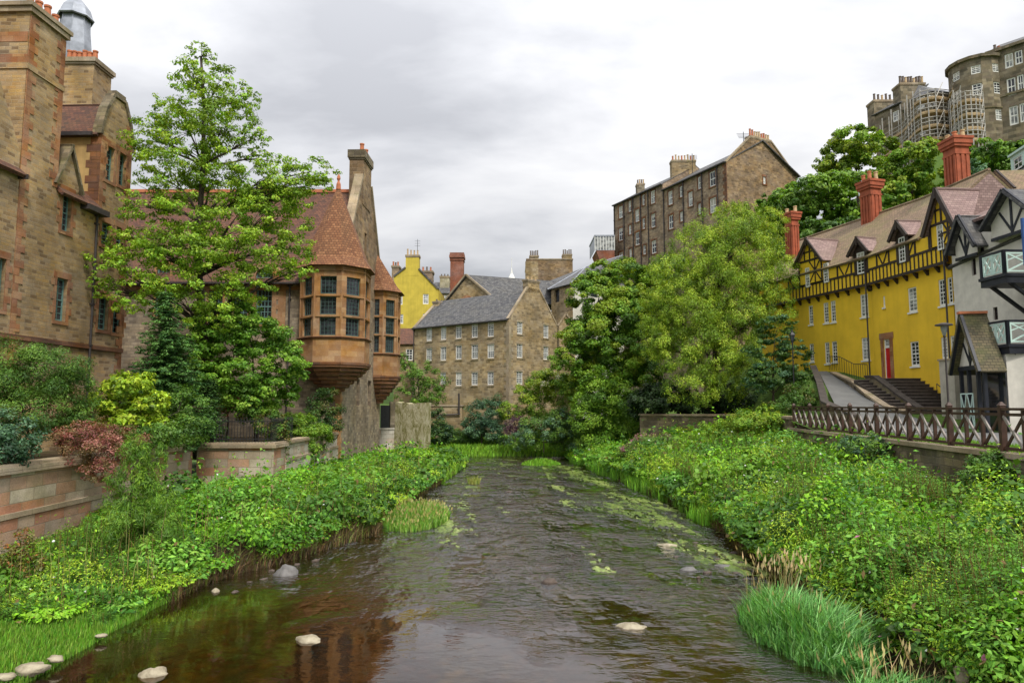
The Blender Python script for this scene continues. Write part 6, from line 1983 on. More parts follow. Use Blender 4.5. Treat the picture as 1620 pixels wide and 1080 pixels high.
def tree(name, label, base, top, lobes, cols, leaf=.14, per=1.0, prad=.26, dens=55, trunk_r=.18, cat='tree', group=None, bark='bark', shell=(.5, 1.05), maxn=60000, lean=0.0, trunkpts=None,
         flat=.75, droop=.3, aspect=.55, twigs=3, mat='leaf', limb=.5, trunk=True, up=.5, jit=.18):
    rt = thing(name, label, cat, base, group)
    C, Rr, Nn = puffs(lobes, per, prad, shell)
    foliage('crown', C, Rr, Nn, leaf, dens, cols, rt, mat, flat, droop, aspect, up, maxn, jit=jit)
    if trunk:
        mb = MB()
        tp = trunkpts or limb_path(base, top, 0, 7, .05)
        mb.path(tp, trunk_r, trunk_r * .22, 9)
        tp_ = np.array(tp)
        for (x, y, z, rx, ry, rz) in lobes:
            # leave the trunk somewhere below the lobe
            zt = max(base[2] + .8, z - rz * .6 - .35 * math.hypot(x - base[0], y - base[1]))
            k = int(np.argmin(np.abs(tp_[:, 2] - zt)))
            a = tp[k]
            r0 = trunk_r * limb * (1 - .6 * k / len(tp))
            lp = limb_path(a, (x, y, z), .1, 5, .12)
            mb.path(lp, r0, r0 * .3, 6)
            near = np.argsort(np.linalg.norm(C - np.array([x, y, z]), axis=1))
            m = near[:max(6, len(near) // max(1, len(lobes)))]
            for q in rng.choice(m, min(len(m), twigs), replace=False):
                mb.path(limb_path(lp[3], tuple(C[q]), .08, 3, .1), r0 * .3, r0 * .08, 4)
        mb.build('trunk', M[bark], rt, smooth=True)
    return rt


def LP(px, py, Y, rp, rz=None, ry=None):
    """lobe from its place in the photograph and its distance"""
    x, y, z = onY(px, py, Y)
    k = Y / 1080
    rx = rp * k
    return (x, Y, z, rx, (ry if ry is not None else rx), (rz * k if rz is not None else rx))


# ---------------------------------------------------------------- big airy tree on the left
b = onY(335, 662, 33); b = (b[0], 33, 2.6)
lob = [LP(305, 115, 33, 28, 26), LP(345, 140, 33, 36, 34), LP(285, 190, 33.5, 44, 36), LP(350, 205, 32.5, 50, 40), LP(245, 215, 33, 34, 26), LP(395, 222, 33, 26, 22),
       LP(225, 235, 33, 26, 16), LP(275, 275, 32, 50, 34), LP(335, 285, 33.5, 52, 38), LP(395, 290, 33, 42, 30), LP(445, 285, 33, 40, 26), LP(490, 272, 33, 32, 20), LP(425, 255, 33, 24, 14),
       LP(235, 320, 32, 40, 30), LP(300, 345, 32, 55, 40), LP(370, 350, 32, 55, 40), LP(440, 345, 33, 50, 36), LP(470, 310, 33, 34, 24), LP(200, 380, 32, 36, 24), LP(180, 420, 31.5, 34, 20),
       LP(255, 410, 31.5, 50, 34), LP(330, 420, 31.5, 52, 40), LP(400, 400, 32, 52, 32), LP(455, 395, 33, 38, 22), LP(160, 455, 31.5, 24, 14), LP(230, 465, 31, 40, 28), LP(290, 480, 31.5, 45, 30),
       LP(350, 490, 31.5, 42, 30), LP(470, 430, 33, 26, 12), LP(395, 450, 32, 36, 22),
       LP(320, 90, 33, 20, 16), LP(320, 165, 32.5, 48, 34), LP(310, 240, 33, 52, 36), LP(385, 160, 33, 22, 24), LP(505, 290, 33, 22, 16), LP(300, 390, 31.5, 60, 30), LP(415, 315, 32.5, 50, 34)]
lob = [(a, b_, c, r1 * 1.08, r2 * 1.08, r3 * 1.08) for a, b_, c, r1, r2, r3 in lob]
tree('broadleaf_tree', 'tall airy bright green broadleaf tree with dark forked trunk in front of the red-roofed hall', b, onY(318, 90, 33), lob, [(0.115, 0.20, 0.016), (0.17, 0.285, 0.02), (0.24, 0.375, 0.028), (0.32, 0.46, 0.04), (0.21, 0.38, 0.03)], leaf=.14, per=1.15, prad=.24,
     dens=42, trunk_r=.26, shell=(.25, 1.2), maxn=75000, flat=.55, twigs=9, limb=.42, jit=.2)
# lighter leafy tree low to the right of it
b = (onY(408, 640, 33.5)[0], 33.5, 2.6)
lob = [LP(355, 540, 33, 40, 30), LP(410, 530, 33, 42, 30), LP(450, 570, 33.5, 34, 28), LP(380, 590, 33, 45, 32), LP(430, 620, 33.5, 40, 26), LP(345, 620, 33, 34, 24), LP(335, 505, 33, 34, 26), LP(470, 590, 34, 18, 12), LP(300, 560, 32, 40, 30), LP(320, 600, 32, 36, 26), LP(385, 500, 33, 30, 22), LP(400, 640, 33, 36, 20)]
tree('broadleaf_tree', 'low spreading fresh green tree above the railed wall pier, right of the tall tree', b, onY(400, 560, 33.5), lob, [(0.08, 0.18, 0.018), (0.12, 0.26, 0.025), (0.18, 0.34, 0.03), (0.25, 0.42, 0.05)], leaf=.15, per=1.5, prad=.3, dens=60, trunk_r=.13, maxn=38000, flat=.55)

# conifer in front of the trunk
def conifer(name, label, base, top, rad, cols, n=34, leaf=.16, group=None):
    rt = thing(name, label, 'tree', base, group)
    base, top = np.array(base), np.array(top)
    H = top[2] - base[2]
    C, Rr, Nn = [], [], []
    mb = MB(); mb.path([tuple(base), tuple(base + (top - base) * .5), tuple(top)], .14, .02, 7)
    for k in range(n):
        t = .06 + .92 * (k / n) ** .9
        z = base[2] + H * t
        r = rad * (1 - t) ** .8 * rng.uniform(.8, 1.15) + .12
        m = max(4, int(9 * (1 - t) + 4))
        a0 = rng.random() * 6
        for j in range(m):
            an = a0 + j * 2 * math.pi / m + rng.normal() * .2
            rr = r * rng.uniform(.75, 1.1)
            d = np.array([math.cos(an), math.sin(an), 0])
            c0 = base + (top - base) * t
            tip = c0 + d * rr + np.array([0, 0, -.22 * rr + .1])
            mb.path([tuple(c0), tuple(tip)], .025, .006, 4)
            for q in np.linspace(.25, 1, max(2, int(rr / .28))):
                C.append(c0 + (tip - c0) * q + np.array([0, 0, -.05])); Rr.append(.20 + .14 * (1 - q) * rr); Nn.append(d * .3 + np.array([0, 0, 1]))
    foliage('crown', np.array(C), np.array(Rr), unit(np.array(Nn)), leaf, 60, cols, rt, 'needle', .35, .3, .3, .8, 42000)
    mb.build('trunk', M['bark'], rt)
    return rt


bx = onY(268, 640, 29.5)
conifer('spruce', 'dark blue-green conical spruce in the garden in front of the big tree', (bx[0], 29.5, 2.6), onY(262, 455, 29.5), 2.1, [(0.035, 0.095, 0.025), (0.055, 0.135, 0.035), (0.085, 0.19, 0.045), (0.13, 0.26, 0.06)], 40, .15)
bx = onY(333, 640, 31.2)
conifer('cypress', 'narrow dark upright cypress beside the railed wall pier', (bx[0], 31.2, 2.6), onY(333, 596, 31.2), .75, DARKG[:3], 22, .12)


def shrub(name, label, base, lobes, cols, leaf=.1, per=1.3, prad=.3, dens=90, maxn=26000, cat='shrub', stems=True, aspect=.5, flat=.8, up=.6, droop=.2, shell=(.45, 1.05), jit=.18, group=None):
    return tree(name, label, base, tuple(np.array(lobes[0][:3])), lobes, cols, leaf, per, prad, dens, .05, cat, group, 'bark', shell, maxn, twigs=3, aspect=aspect, flat=flat, trunk=stems, up=up, droop=droop, limb=.7, jit=jit)


def gpx(px, Y, z): return (onY(px, 640, Y)[0], Y, z)


shrub('feathery_shrub', 'large rounded mid-green feathery shrub on the terrace at the left edge', gpx(60, 23.5, 2.5),
      [LP(20, 590, 23, 62, 50), LP(75, 585, 23.5, 58, 45), LP(115, 620, 24, 42, 40), LP(-20, 640, 22.5, 60, 50), LP(55, 645, 23, 60, 45), LP(120, 665, 24, 30, 28)], MID, .11, dens=110, maxn=42000, aspect=.25, droop=.5)
shrub('lime_shrub', 'bright lime-yellow shrub behind the wall between the big shrub and the spruce', gpx(205, 26, 2.5),
      [LP(205, 610, 26, 40, 20), LP(180, 630, 26, 36, 24), LP(240, 640, 26, 30, 22), LP(205, 665, 26, 42, 24), LP(245, 675, 26, 22, 16)], LIME, .16, dens=60, maxn=16000)
shrub('dark_shrub', 'low dark green shrub under the lime-yellow one along the wall coping', gpx(225, 25, 2.5),
      [LP(250, 690, 25, 40, 20), LP(200, 690, 25, 35, 18), LP(300, 680, 27, 35, 24), LP(300, 640, 28, 34, 30)], MID, .11, dens=80, maxn=16000)
shrub('pink_leaved_shrub', 'pinkish red shrub spilling over the coping of the garden wall', gpx(150, 22.5, 2.6),
      [LP(140, 690, 22, 42, 22), LP(185, 695, 22.5, 40, 20), LP(150, 720, 21.5, 40, 28), LP(160, 748, 21.2, 24, 20), LP(110, 700, 22, 20, 12)], PINK, .07, dens=150, maxn=26000)
shrub('grey_green_shrub', 'dark grey-green shrub with broad leaves at the left edge above the wall', gpx(15, 19.3, 2.6),
      [LP(10, 690, 19.2, 42, 36), LP(-10, 720, 19, 40, 30), LP(35, 705, 19.5, 24, 24)], BLUEG, .1, dens=90, maxn=14000)
shrub('brown_shrub', 'dull brown-green twiggy shrub behind the pink-leaved one', gpx(105, 24.5, 2.6), [LP(95, 680, 24, 36, 20), LP(125, 665, 24.5, 26, 20)], BROWNG, .08, dens=90, maxn=8000)
shrub('orange_leaved_shrub', 'small orange-red shrub behind the iron railing', gpx(360, 34, 2.6), [LP(362, 625, 34, 16, 24), LP(352, 645, 34, 16, 16)], [(0.35, 0.08, 0.02), (0.40, 0.14, 0.03), (0.14, 0.16, 0.03)], .1, dens=90, maxn=5000)
shrub('dark_shrub', 'tall dark olive shrub against the stone corner below the near oriel', gpx(515, 39.5, 2.4), [LP(515, 640, 39.5, 26, 26), LP(500, 665, 39, 24, 22), LP(525, 670, 39.5, 20, 26), LP(492, 690, 38.5, 18, 18)], DARKG + BROWNG[:1], .12, dens=60, maxn=9000)
shrub('creeper', 'bright green creeper tumbling over the limewashed wall below the near oriel', gpx(485, 36.5, 1.2), [LP(480, 675, 36.5, 34, 20), LP(500, 690, 37.5, 26, 22), LP(480, 710, 36, 24, 28), LP(455, 668, 36.5, 22, 16)], GREEN[1:] + LIME[:1], .13, dens=70, maxn=11000)
shrub('creeper', 'dull green creeper hanging over the corner of the railed wall pier', gpx(430, 32, 1.6), [LP(425, 668, 32, 24, 24), LP(440, 695, 31.6, 18, 26), LP(402, 655, 33, 24, 16)], MID + BROWNG[:2], .12, dens=70, maxn=9000)
# feathery tall plant standing out from the bank
shrub('broom_shrub', 'tall feathery green broom shrub growing on the bank in front of the garden wall', gpx(212, 19, .9),
      [LP(212, 735, 18.6, 22, 44), LP(205, 790, 18.4, 34, 46), LP(245, 800, 18.8, 30, 50), LP(235, 750, 19, 14, 34), LP(200, 850, 18, 46, 40), LP(262, 850, 18.2, 34, 40), LP(255, 722, 19, 10, 22)], GREEN + MID[1:3], .13, dens=140, maxn=40000, aspect=.14, flat=1.1, up=.1, droop=-.8)
shrub('rusty_plant', 'straggly plant with rusty brown leaves at the foot of the garden wall', gpx(35, 16.5, .6), [LP(38, 870, 16, 18, 34), LP(15, 885, 16, 20, 28), LP(55, 895, 15.8, 16, 26)], BROWNG + [(0.28, 0.12, 0.03)] + YGREEN[:2], .07, dens=120, maxn=7000)

# ---------------------------------------------------------------- middle distance
b = (onY(665, 640, 62)[0], 62, 1.5)
tree('young_tree', 'delicate light green young tree in front of the mill left corner', b, onY(660, 575, 62), [LP(640, 590, 62, 22, 24), LP(670, 600, 62, 28, 26), LP(692, 610, 61.5, 20, 18), LP(655, 625, 62, 26, 18), LP(635, 572, 62, 12, 12), LP(682, 632, 62, 22, 12)],
     GREEN + MID, .17, dens=26, trunk_r=.09, shell=(.2, 1.1), maxn=14000)
D = []
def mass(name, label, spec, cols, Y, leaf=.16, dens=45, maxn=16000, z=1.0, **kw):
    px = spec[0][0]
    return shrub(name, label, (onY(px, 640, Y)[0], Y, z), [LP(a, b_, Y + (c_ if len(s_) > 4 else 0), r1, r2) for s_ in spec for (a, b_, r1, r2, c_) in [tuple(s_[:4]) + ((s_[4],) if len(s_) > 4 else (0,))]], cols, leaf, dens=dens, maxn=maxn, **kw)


mass('dark_bush', 'dark green bush tucked behind the ruined wall', [(688, 668, 20, 22), (690, 690, 24, 14), (708, 685, 14, 12)], DARKG + BLUEG[:1], 60)
mass('blue_green_bush', 'blue-green upright bush in front of the mill wall', [(762, 655, 20, 26), (785, 650, 16, 24), (748, 675, 18, 18), (775, 680, 26, 18)], BLUEG, 63, maxn=14000)
mass('purple_bush', 'small dark purple-leaved bush at the mill end of the bank', [(815, 668, 16, 12), (830, 678, 14, 10), (808, 682, 12, 8)], PURPLE, 60, .12, maxn=7000)
mass('light_green_bush', 'light green mixed bush at the foot of the mill corner', [(805, 650, 16, 14), (845, 645, 28, 22), (860, 610, 26, 22), (835, 620, 18, 16)], GREEN + YGREEN[1:], 62, maxn=18000)
mass('flowering_bush', 'yellow-green bush dotted with creamy white flower heads in front of the trees', [(890, 625, 26, 22), (870, 600, 22, 16), (910, 605, 24, 20)], YGREEN + [(0.55, 0.55, 0.40)], 61, maxn=14000)
mass('dark_bush', 'long dark green bush mass overhanging the far river edge', [(860, 680, 34, 22), (900, 690, 34, 24), (830, 695, 26, 16), (930, 690, 30, 26), (885, 662, 26, 16), (950, 700, 22, 16)], BLUEG[1:] + MID[1:], 58, maxn=26000, z=.5)
mass('round_bush', 'big rounded bright mid-green bush at the right of the river bend', [(965, 640, 42, 36), (940, 665, 40, 40), (985, 670, 34, 42), (1000, 640, 20, 22), (925, 640, 24, 24), (955, 700, 40, 22), (950, 620, 34, 30), (990, 690, 30, 26)], GREEN, 54, maxn=34000, z=1)
mass('green_hedge', 'dark tangled hedge between the mill and the garden behind the far bank', [(720, 690, 24, 12), (745, 695, 20, 10), (700, 700, 20, 8), (790, 700, 24, 10)], MID + DARKG, 64, maxn=12000, z=.5)
# trees behind the bank
b = (onY(985, 640, 57)[0], 57, 3)
tree('spreading_tree', 'broad mid-green tree with slanting dark trunk left of the willow', b, onY(945, 520, 57),
     [LP(960, 520, 57, 60, 50), LP(1010, 590, 56, 44, 36), LP(950, 440, 58, 30, 26), LP(985, 445, 58, 42, 30), LP(940, 475, 57, 40, 36), LP(995, 495, 57, 50, 42), LP(930, 530, 56, 42, 34), LP(985, 560, 56, 48, 34), LP(905, 570, 56, 34, 26), LP(945, 595, 56, 40, 24), LP(1030, 470, 58, 40, 34), LP(1035, 440, 59, 30, 22), LP(905, 610, 57, 26, 20), LP(1030, 540, 57, 36, 34)],
     GREEN + YGREEN[1:3], .2, per=1.5, dens=52, trunk_r=.25, maxn=55000, bark='bark', flat=.6)
b = (onY(1125, 640, 50)[0], 50, 3.5)
lob = [LP(1080, 480, 50, 50, 44), LP(1150, 480, 50, 60, 50), LP(1160, 400, 50, 60, 44), LP(1110, 550, 49, 56, 44), LP(1150, 365, 50, 52, 36), LP(1105, 395, 50, 44, 34), LP(1190, 390, 50.5, 42, 40), LP(1215, 350, 51, 26, 22), LP(1065, 435, 49.5, 42, 34), LP(1130, 440, 49, 52, 36), LP(1195, 450, 50, 46, 36), LP(1235, 440, 50.5, 28, 34),
       LP(1045, 490, 49, 38, 34), LP(1100, 500, 48.5, 50, 38), LP(1165, 510, 49, 48, 36), LP(1220, 495, 50, 34, 32), LP(1070, 555, 48.5, 44, 34), LP(1130, 570, 48, 46, 36), LP(1180, 570, 49, 30, 30), LP(1040, 540, 49, 26, 30), LP(1100, 612, 48, 46, 28), LP(1150, 610, 48.5, 30, 26), LP(1165, 340, 50, 30, 20)]
tree('willow_tree', 'big rounded yellow-green willow filling the bank left of the yellow houses', b, onY(1140, 420, 50), lob, [(0.09, 0.16, 0.014), (0.145, 0.24, 0.018), (0.21, 0.33, 0.024), (0.29, 0.415, 0.035), (0.37, 0.48, 0.05)], .16, per=2.5, prad=.2, dens=95, trunk_r=.3, maxn=90000, aspect=.26, flat=1.0, droop=.7, up=.45, shell=(.5, 1.12), jit=.2)
b = (onY(1222, 640, 45)[0], 45, 3.8)
tree('dark_maple', 'small dark green tree on a thin stem in front of the yellow houses left end', b, onY(1225, 540, 45), [LP(1230, 520, 45, 30, 22), LP(1215, 555, 45, 34, 22), LP(1250, 560, 45, 28, 22), LP(1225, 590, 45, 44, 22), LP(1200, 600, 44.5, 26, 20), LP(1262, 590, 45, 20, 16)],
     DARKG[1:] + BLUEG[1:3], .17, dens=45, trunk_r=.09, maxn=24000, flat=.5)
# dark understorey below the willow and beside the path
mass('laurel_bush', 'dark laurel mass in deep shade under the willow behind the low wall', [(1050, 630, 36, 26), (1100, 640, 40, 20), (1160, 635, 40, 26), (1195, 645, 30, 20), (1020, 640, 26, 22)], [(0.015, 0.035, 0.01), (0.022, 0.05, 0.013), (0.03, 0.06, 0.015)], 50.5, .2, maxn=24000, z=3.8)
mass('path_side_bush', 'dull green bush between the dark tree and the sloping path wall', [(1265, 625, 24, 22), (1285, 640, 16, 14), (1240, 640, 24, 14)], MID[:3] + BROWNG[:1], 41, .13, maxn=12000, z=3.8)
# hillside trees
HG = 'trees on the hillside behind the houses'
def hilltree(px, Y, lobes, cols, lab, maxn=26000, leaf=.34, name='hillside_tree'):
    x = onY(px, 300, Y)[0]
    z = float(hill_z(np.array(x), np.array(float(Y))))
    l0 = lobes[0]
    tree(name, lab, (x, Y, z), onY(px, l0[1] + 10, Y), [LP(a, b_, Y + (i % 3) - 1, r1, r2) for i, (a, b_, r1, r2) in enumerate(lobes)], cols, leaf, dens=22, trunk_r=.22, maxn=maxn, group=HG, flat=.65, twigs=2)


hilltree(1355, 74, [(1350, 225, 40, 26), (1330, 245, 30, 24), (1385, 240, 34, 28), (1315, 265, 26, 22), (1360, 270, 44, 28)], YGREEN + GREEN[2:], 'highest light green tree on the hillside left of the scaffolding')
hilltree(1440, 66, [(1450, 250, 40, 30), (1420, 275, 40, 30), (1470, 280, 34, 34), (1445, 300, 46, 34), (1400, 310, 40, 34), (1480, 320, 30, 28)], GREEN[1:] + YGREEN[1:3], 'vivid green tree between the two big fluted chimneys')
hilltree(1330, 64, [(1290, 300, 40, 26), (1330, 305, 44, 30), (1300, 330, 44, 28), (1350, 335, 40, 30), (1265, 325, 36, 24), (1320, 290, 34, 22), (1390, 350, 36, 26)], GREEN + MID[3:], 'broad mid-green tree behind the middle fluted chimney')
hilltree(1235, 68, [(1235, 315, 26, 20), (1250, 350, 36, 30), (1225, 345, 24, 28), (1280, 370, 40, 26), (1240, 390, 40, 30)], GREEN[:3] + MID[2:], 'mid-green tree between the willow top and the tenement gable')
hilltree(1565, 62, [(1560, 245, 34, 22), (1585, 255, 30, 26), (1550, 275, 30, 26), (1600, 240, 20, 16), (1530, 265, 22, 22)], GREEN[:3], 'rich green tree right of the tallest red chimney under the crescent', 20000)
hilltree(1548, 56, [(1552, 285, 20, 16), (1540, 270, 16, 18), (1570, 295, 20, 12)], BLUEG[1:], 'small grey-green tree just right of the tallest red chimney', 10000, .28)
hilltree(1300, 60, [(1290, 370, 46, 26), (1340, 372, 46, 24), (1400, 375, 44, 22), (1250, 400, 36, 24)], MID[:3], 'dark evergreen band directly behind the yellow house roof', 24000, name='evergreen_tree')
# trees veiling the foot of the tenement
for i, (px, Y, l, c, lab) in enumerate((
        (1000, 82, [(985, 430, 22, 16), (1010, 440, 26, 22), (1035, 450, 30, 22), (1060, 425, 26, 20)], MID, 'green tree at the foot of the tall tenement left of the willow crown'),
        (1245, 84, [(1215, 330, 22, 16), (1240, 315, 20, 14), (1262, 300, 18, 14), (1225, 350, 26, 20)], GREEN[:3], 'leafy tree top against the gable foot of the tall tenement'))):
    hilltree(px, Y, l, c, lab, 12000, .36)

# ================================================================== UNDERGROWTH ON THE BANKS
def bank_heights(side, X, Y):
    if side < 0:
        e, w = edge_l(Y), wall_l(Y)
        d = (e - X)
        tall = np.interp(Y, [10, 13, 16, 19, 23, 30, 40, 46, 56, 61], [.0, .08, .35, .7, .82, .62, .68, .75, .6, .4])
        tall = tall * np.interp(d, [0, .5, 1.2, 3, 6], [.55, .85, 1.0, 1.0, .8])
        tall = tall * np.interp(X - w, [0, .8, 2.2], [.35, .5, 1.0]) * np.where(Y > 38, .62, 1.0)
        tall = tall * np.where((Y < 22) & (X < -12.2), .55, 1.0)
        return bank_left_z(X, Y), tall
    e = edge_r(Y); d = X - e
    tall = np.interp(Y, [10, 14, 20, 30, 37, 45, 56], [.8, .75, .7, .65, .65, .65, .4])
    tall = tall * np.interp(d, [0, .4, 1.0, 2.5, 8], [.5, .8, 1.0, .95, .85])
    return bank_right_z(X, Y), tall


def bank_vegetation(side, name, N, label_cols):
    # mounds: overlapping domes of bramble, nettle and balsam
    Y = 10.2 + (61 - 10.2) * rng.random(N * 3) ** 1.55
    e = edge_l(Y) if side < 0 else edge_r(Y)
    w = wall_l(Y) + .15 if side < 0 else np.where(Y < 37.5, fence_x(Y) - .1, 16.5)
    if side < 0: w = np.where(Y > 53, np.maximum(w, -10), w)
    t = rng.random(N * 3)
    X = e + (w - e) * t
    vis = np.abs(X / Y) < .95
    X, Y = X[vis][:N], Y[vis][:N]
    n = len(X)
    z0, tall = bank_heights(side, X, Y)
    ok = tall > .2
    X, Y, z0, tall = X[ok], Y[ok], z0[ok], tall[ok]; n = len(X)
    big = .15 + 2.1 * fbm(X * .7, Y * .5, 91) ** 1.6
    r = (.24 + .62 * rng.random(n) ** 1.8) * (1 + Y / 70)
    H = tall * big * (.35 + 1.25 * rng.random(n)) * np.clip(r / (.5 * (1 + Y / 70)), .55, 1.35)
    species = (fbm(X * .45 + 9 * (side > 0), Y * .3, 55, 3) * 7.3 + rng.normal(0, .5, n)).astype(int) % len(label_cols)
    out = []
    cols = []
    leafk = .052 + .0026 * Y
    per = np.clip(300 * (r / .45) ** 2 * (.075 / leafk) ** 1.6, 24, 900).astype(int)
    idx = np.repeat(np.arange(n), per)
    m = len(idx)
    d = unit(rng.normal(size=(m, 3))); d[:, 2] = np.abs(d[:, 2]) * 1.1 + rng.normal(0, .18, m); d = unit(d)
    k = (1 - .38 * rng.random(m) ** 1.6) * (1 + .25 * (vnoise(d[:, 0] * 3 + X[idx], d[:, 1] * 3 + Y[idx], 13) - .5))
    P = np.stack([X[idx] + d[:, 0] * r[idx] * k, Y[idx] + d[:, 1] * r[idx] * k, z0[idx] + np.maximum(H[idx] * k * (.25 + .75 * d[:, 2]) + .05, .03 + rng.random(m) * .2)], 1)
    # upright shoots breaking the outline
    ms = int(m * .22)
    s = rng.integers(0, n, ms)
    up = rng.random(ms)
    cx = X[s] + rng.normal(0, .5, ms) * r[s]; cy = Y[s] + rng.normal(0, .5, ms) * r[s]
    sid = (np.floor(cx * 5) * 7919 + np.floor(cy * 5) * 104729)
    cx = (np.floor(cx * 5) + .5 + .35 * np.sin(sid)) / 5 + rng.normal(0, .035, ms); cy = (np.floor(cy * 5) + .5 + .35 * np.cos(sid * 1.3)) / 5 + rng.normal(0, .035, ms)
    hh = (H[s] + .1) * (.8 + .85 * (np.sin(sid * .7) * .5 + .5))
    P2 = np.stack([cx, cy, z0[s] + up * hh + .05], 1)
    N2 = unit(rng.normal(size=(ms, 3)) * .6 + np.array([0, 0, .7]))
    N1 = unit(d * .55 + rng.normal(size=(m, 3)) * .45 + np.array([0, -.1, .55]))
    allP = np.concatenate([P, P2]); allN = np.concatenate([N1, N2]); ai = np.concatenate([idx, s])
    # keep them out of the water, the walls and the view's own ground
    ex = edge_l(allP[:, 1]) if side < 0 else edge_r(allP[:, 1])
    keep = (allP[:, 0] < ex + .35) if side < 0 else (allP[:, 0] > ex - .35)
    if side < 0: keep &= (allP[:, 0] > wall_l(allP[:, 1]) - .05) | (allP[:, 2] < .3) * False
    else: keep &= (allP[:, 0] < np.where(allP[:, 1] < 37.6, fence_x(allP[:, 1]) - .03, 18))
    keep &= ~((np.abs(allP[:, 0] - ex) < .35) & (allP[:, 2] < .32) & (allP[:, 1] < 45) & ((allP[:, 0] > ex - .1) if side < 0 else (allP[:, 0] < ex + .1)))
    allP, allN, ai = allP[keep], allN[keep], ai[keep]
    sf = np.array([q[2] for q in label_cols])[species[ai]]
    kp = rng.random(len(ai)) < np.minimum(1, 1.15 / sf ** 2)
    allP, allN, ai, sf = allP[kp], allN[kp], ai[kp], sf[kp]
    sz = leafk[ai] * sf * rng.uniform(.6, 1.45, len(ai))
    C = np.zeros((len(ai), 3)); asp = np.zeros(len(ai))
    tone = rng.integers(0, 4, n)
    for q, (pc, a, _sf) in enumerate(label_cols):
        mk = species[ai] == q
        ci = np.clip(tone[ai[mk]] + rng.integers(-1, 2, mk.sum()) * (rng.random(mk.sum()) < .35), 0, len(pc) - 1)
        C[mk] = pal(np.array(pc) * 1.2 * np.array([1.0, 1.04, .7]), ci, .17); asp[mk] = a
    # withered and flowering bits
    f = rng.random(len(ai))
    fl = (f < .003) & (allP[:, 2] - z0[ai] > .25)
    C[fl] = (.85, .85, .82); sz[fl] = leafk[ai[fl]] * .75; asp[fl] = .9
    C[(f > .978)] = (0.22, 0.15, 0.06)
    if side > 0:
        pf = (f > .003) & (f < .0036) & (allP[:, 1] < 22); C[pf] = (.6, .22, .36)
    V = leaf_quads(allP, allN, sz, sz * asp, .35)
    o = quadmesh(name, V, 4, C, M['leaf'])
    return o, len(ai)


SPEC = [([(0.05, 0.13, 0.012), (0.09, 0.21, 0.016), (0.14, 0.30, 0.02), (0.19, 0.37, 0.03)], .62, 1.15),
        ([(0.07, 0.15, 0.012), (0.12, 0.24, 0.018), (0.18, 0.33, 0.022), (0.25, 0.41, 0.03)], .5, .8),
        ([(0.035, 0.085, 0.015), (0.055, 0.13, 0.02), (0.085, 0.18, 0.025), (0.12, 0.23, 0.03)], .8, 1.6),
        ([(0.10, 0.18, 0.012), (0.16, 0.27, 0.018), (0.23, 0.35, 0.025), (0.29, 0.40, 0.04)], .3, .8),
        ([(0.04, 0.115, 0.02), (0.07, 0.17, 0.028), (0.10, 0.24, 0.035), (0.15, 0.30, 0.05)], .45, 1.4)]
o, n1 = bank_vegetation(-1, 'bank_undergrowth', 1430, SPEC)
tag(o, 'tangled bramble and leafy undergrowth covering the left riverbank below the garden wall', 'undergrowth', kind='stuff')
o, n2 = bank_vegetation(1, 'bank_undergrowth', 2080, SPEC)
tag(o, 'bright green nettles and climbers covering the right riverbank below the wooden fence', 'undergrowth', kind='stuff')
print('bank leaves', n1, n2)


def weed_stems(name, label, side, N, cols, yr=(10.5, 45)):
    """upright leafy stalks, whorl over whorl, in stands"""
    Y = yr[0] + (yr[1] - yr[0]) * rng.random(N * 4) ** 1.5
    e = edge_l(Y) if side < 0 else edge_r(Y)
    w = wall_l(Y) + 1.2 if side < 0 else fence_x(Y) - .6
    X = e + (w - e) * (.06 + .9 * rng.random(N * 4))
    k = (np.abs(X / Y) < .92) & (fbm(X * .8, Y * .5, 303) + rng.normal(0, .05, N * 4) > .5)
    X, Y = X[k][:N], Y[k][:N]; n = len(X)
    z0, tall = bank_heights(side, X, Y)
    H = tall * (.85 + (.9 if side > 0 else .5) * rng.random(n)) * (.6 + .8 * fbm(X * .9, Y * .7, 305)) + .1
    W = 13
    idx = np.repeat(np.arange(n), W * 3); m = len(idx)
    lv = np.tile(np.repeat(np.arange(W), 3), n); kk = np.tile(np.arange(3), n * W)
    t = (lv + .5) / W
    lean = rng.normal(0, .16, (n, 2))
    an = kk * 2.094 + lv * 1.1 + idx * 1.7 + rng.normal(0, .3, m)
    L = (.075 + .0028 * Y[idx]) * (1.5 - .95 * t) * rng.uniform(.7, 1.25, m)
    d = np.stack([np.cos(an), np.sin(an), 0 * an], 1)
    c = np.stack([X[idx] + lean[idx, 0] * t * H[idx], Y[idx] + lean[idx, 1] * t * H[idx], z0[idx] + H[idx] * (.25 + .78 * t)], 1)
    T = unit(d + np.array([0, 0, 1]) * (.35 - .8 * (1 - t))[:, None])
    Nn = unit(np.cross(np.cross(T, np.array([0, 0, 1.0])), T)); B = np.cross(Nn, T)
    P = c + T * (L * .55)[:, None]
    Wd = (L * .30)[:, None]; L_ = L[:, None]
    V = np.stack([P - T * L_ * .5, P + B * Wd * .5 + Nn * .15 * Wd - T * L_ * .1, P + T * L_ * .5, P - B * Wd * .5 + Nn * .15 * Wd - T * L_ * .1], 1)
    tone = rng.integers(0, len(cols), n)
    C = pal(cols, np.clip(tone[idx] + rng.integers(-1, 2, m), 0, len(cols) - 1), .2)
    # stalks
    b = np.stack([X, Y, z0], 1); tp = b + np.stack([lean[:, 0] * H, lean[:, 1] * H, H], 1)
    s = np.array([.006, 0, 0]) * (1 + Y[:, None] / 12)
    V2 = np.stack([b - s, b + s, tp + s * .4, tp - s * .4], 1)
    C2 = pal([(0.10, 0.12, 0.03), (0.14, 0.08, 0.03)], rng.integers(0, 2, n), .2)
    o = quadmesh(name, np.concatenate([V, V2]), 4, np.concatenate([C, C2]), M['leaf'])
    tag(o, label, 'weeds', kind='stuff')


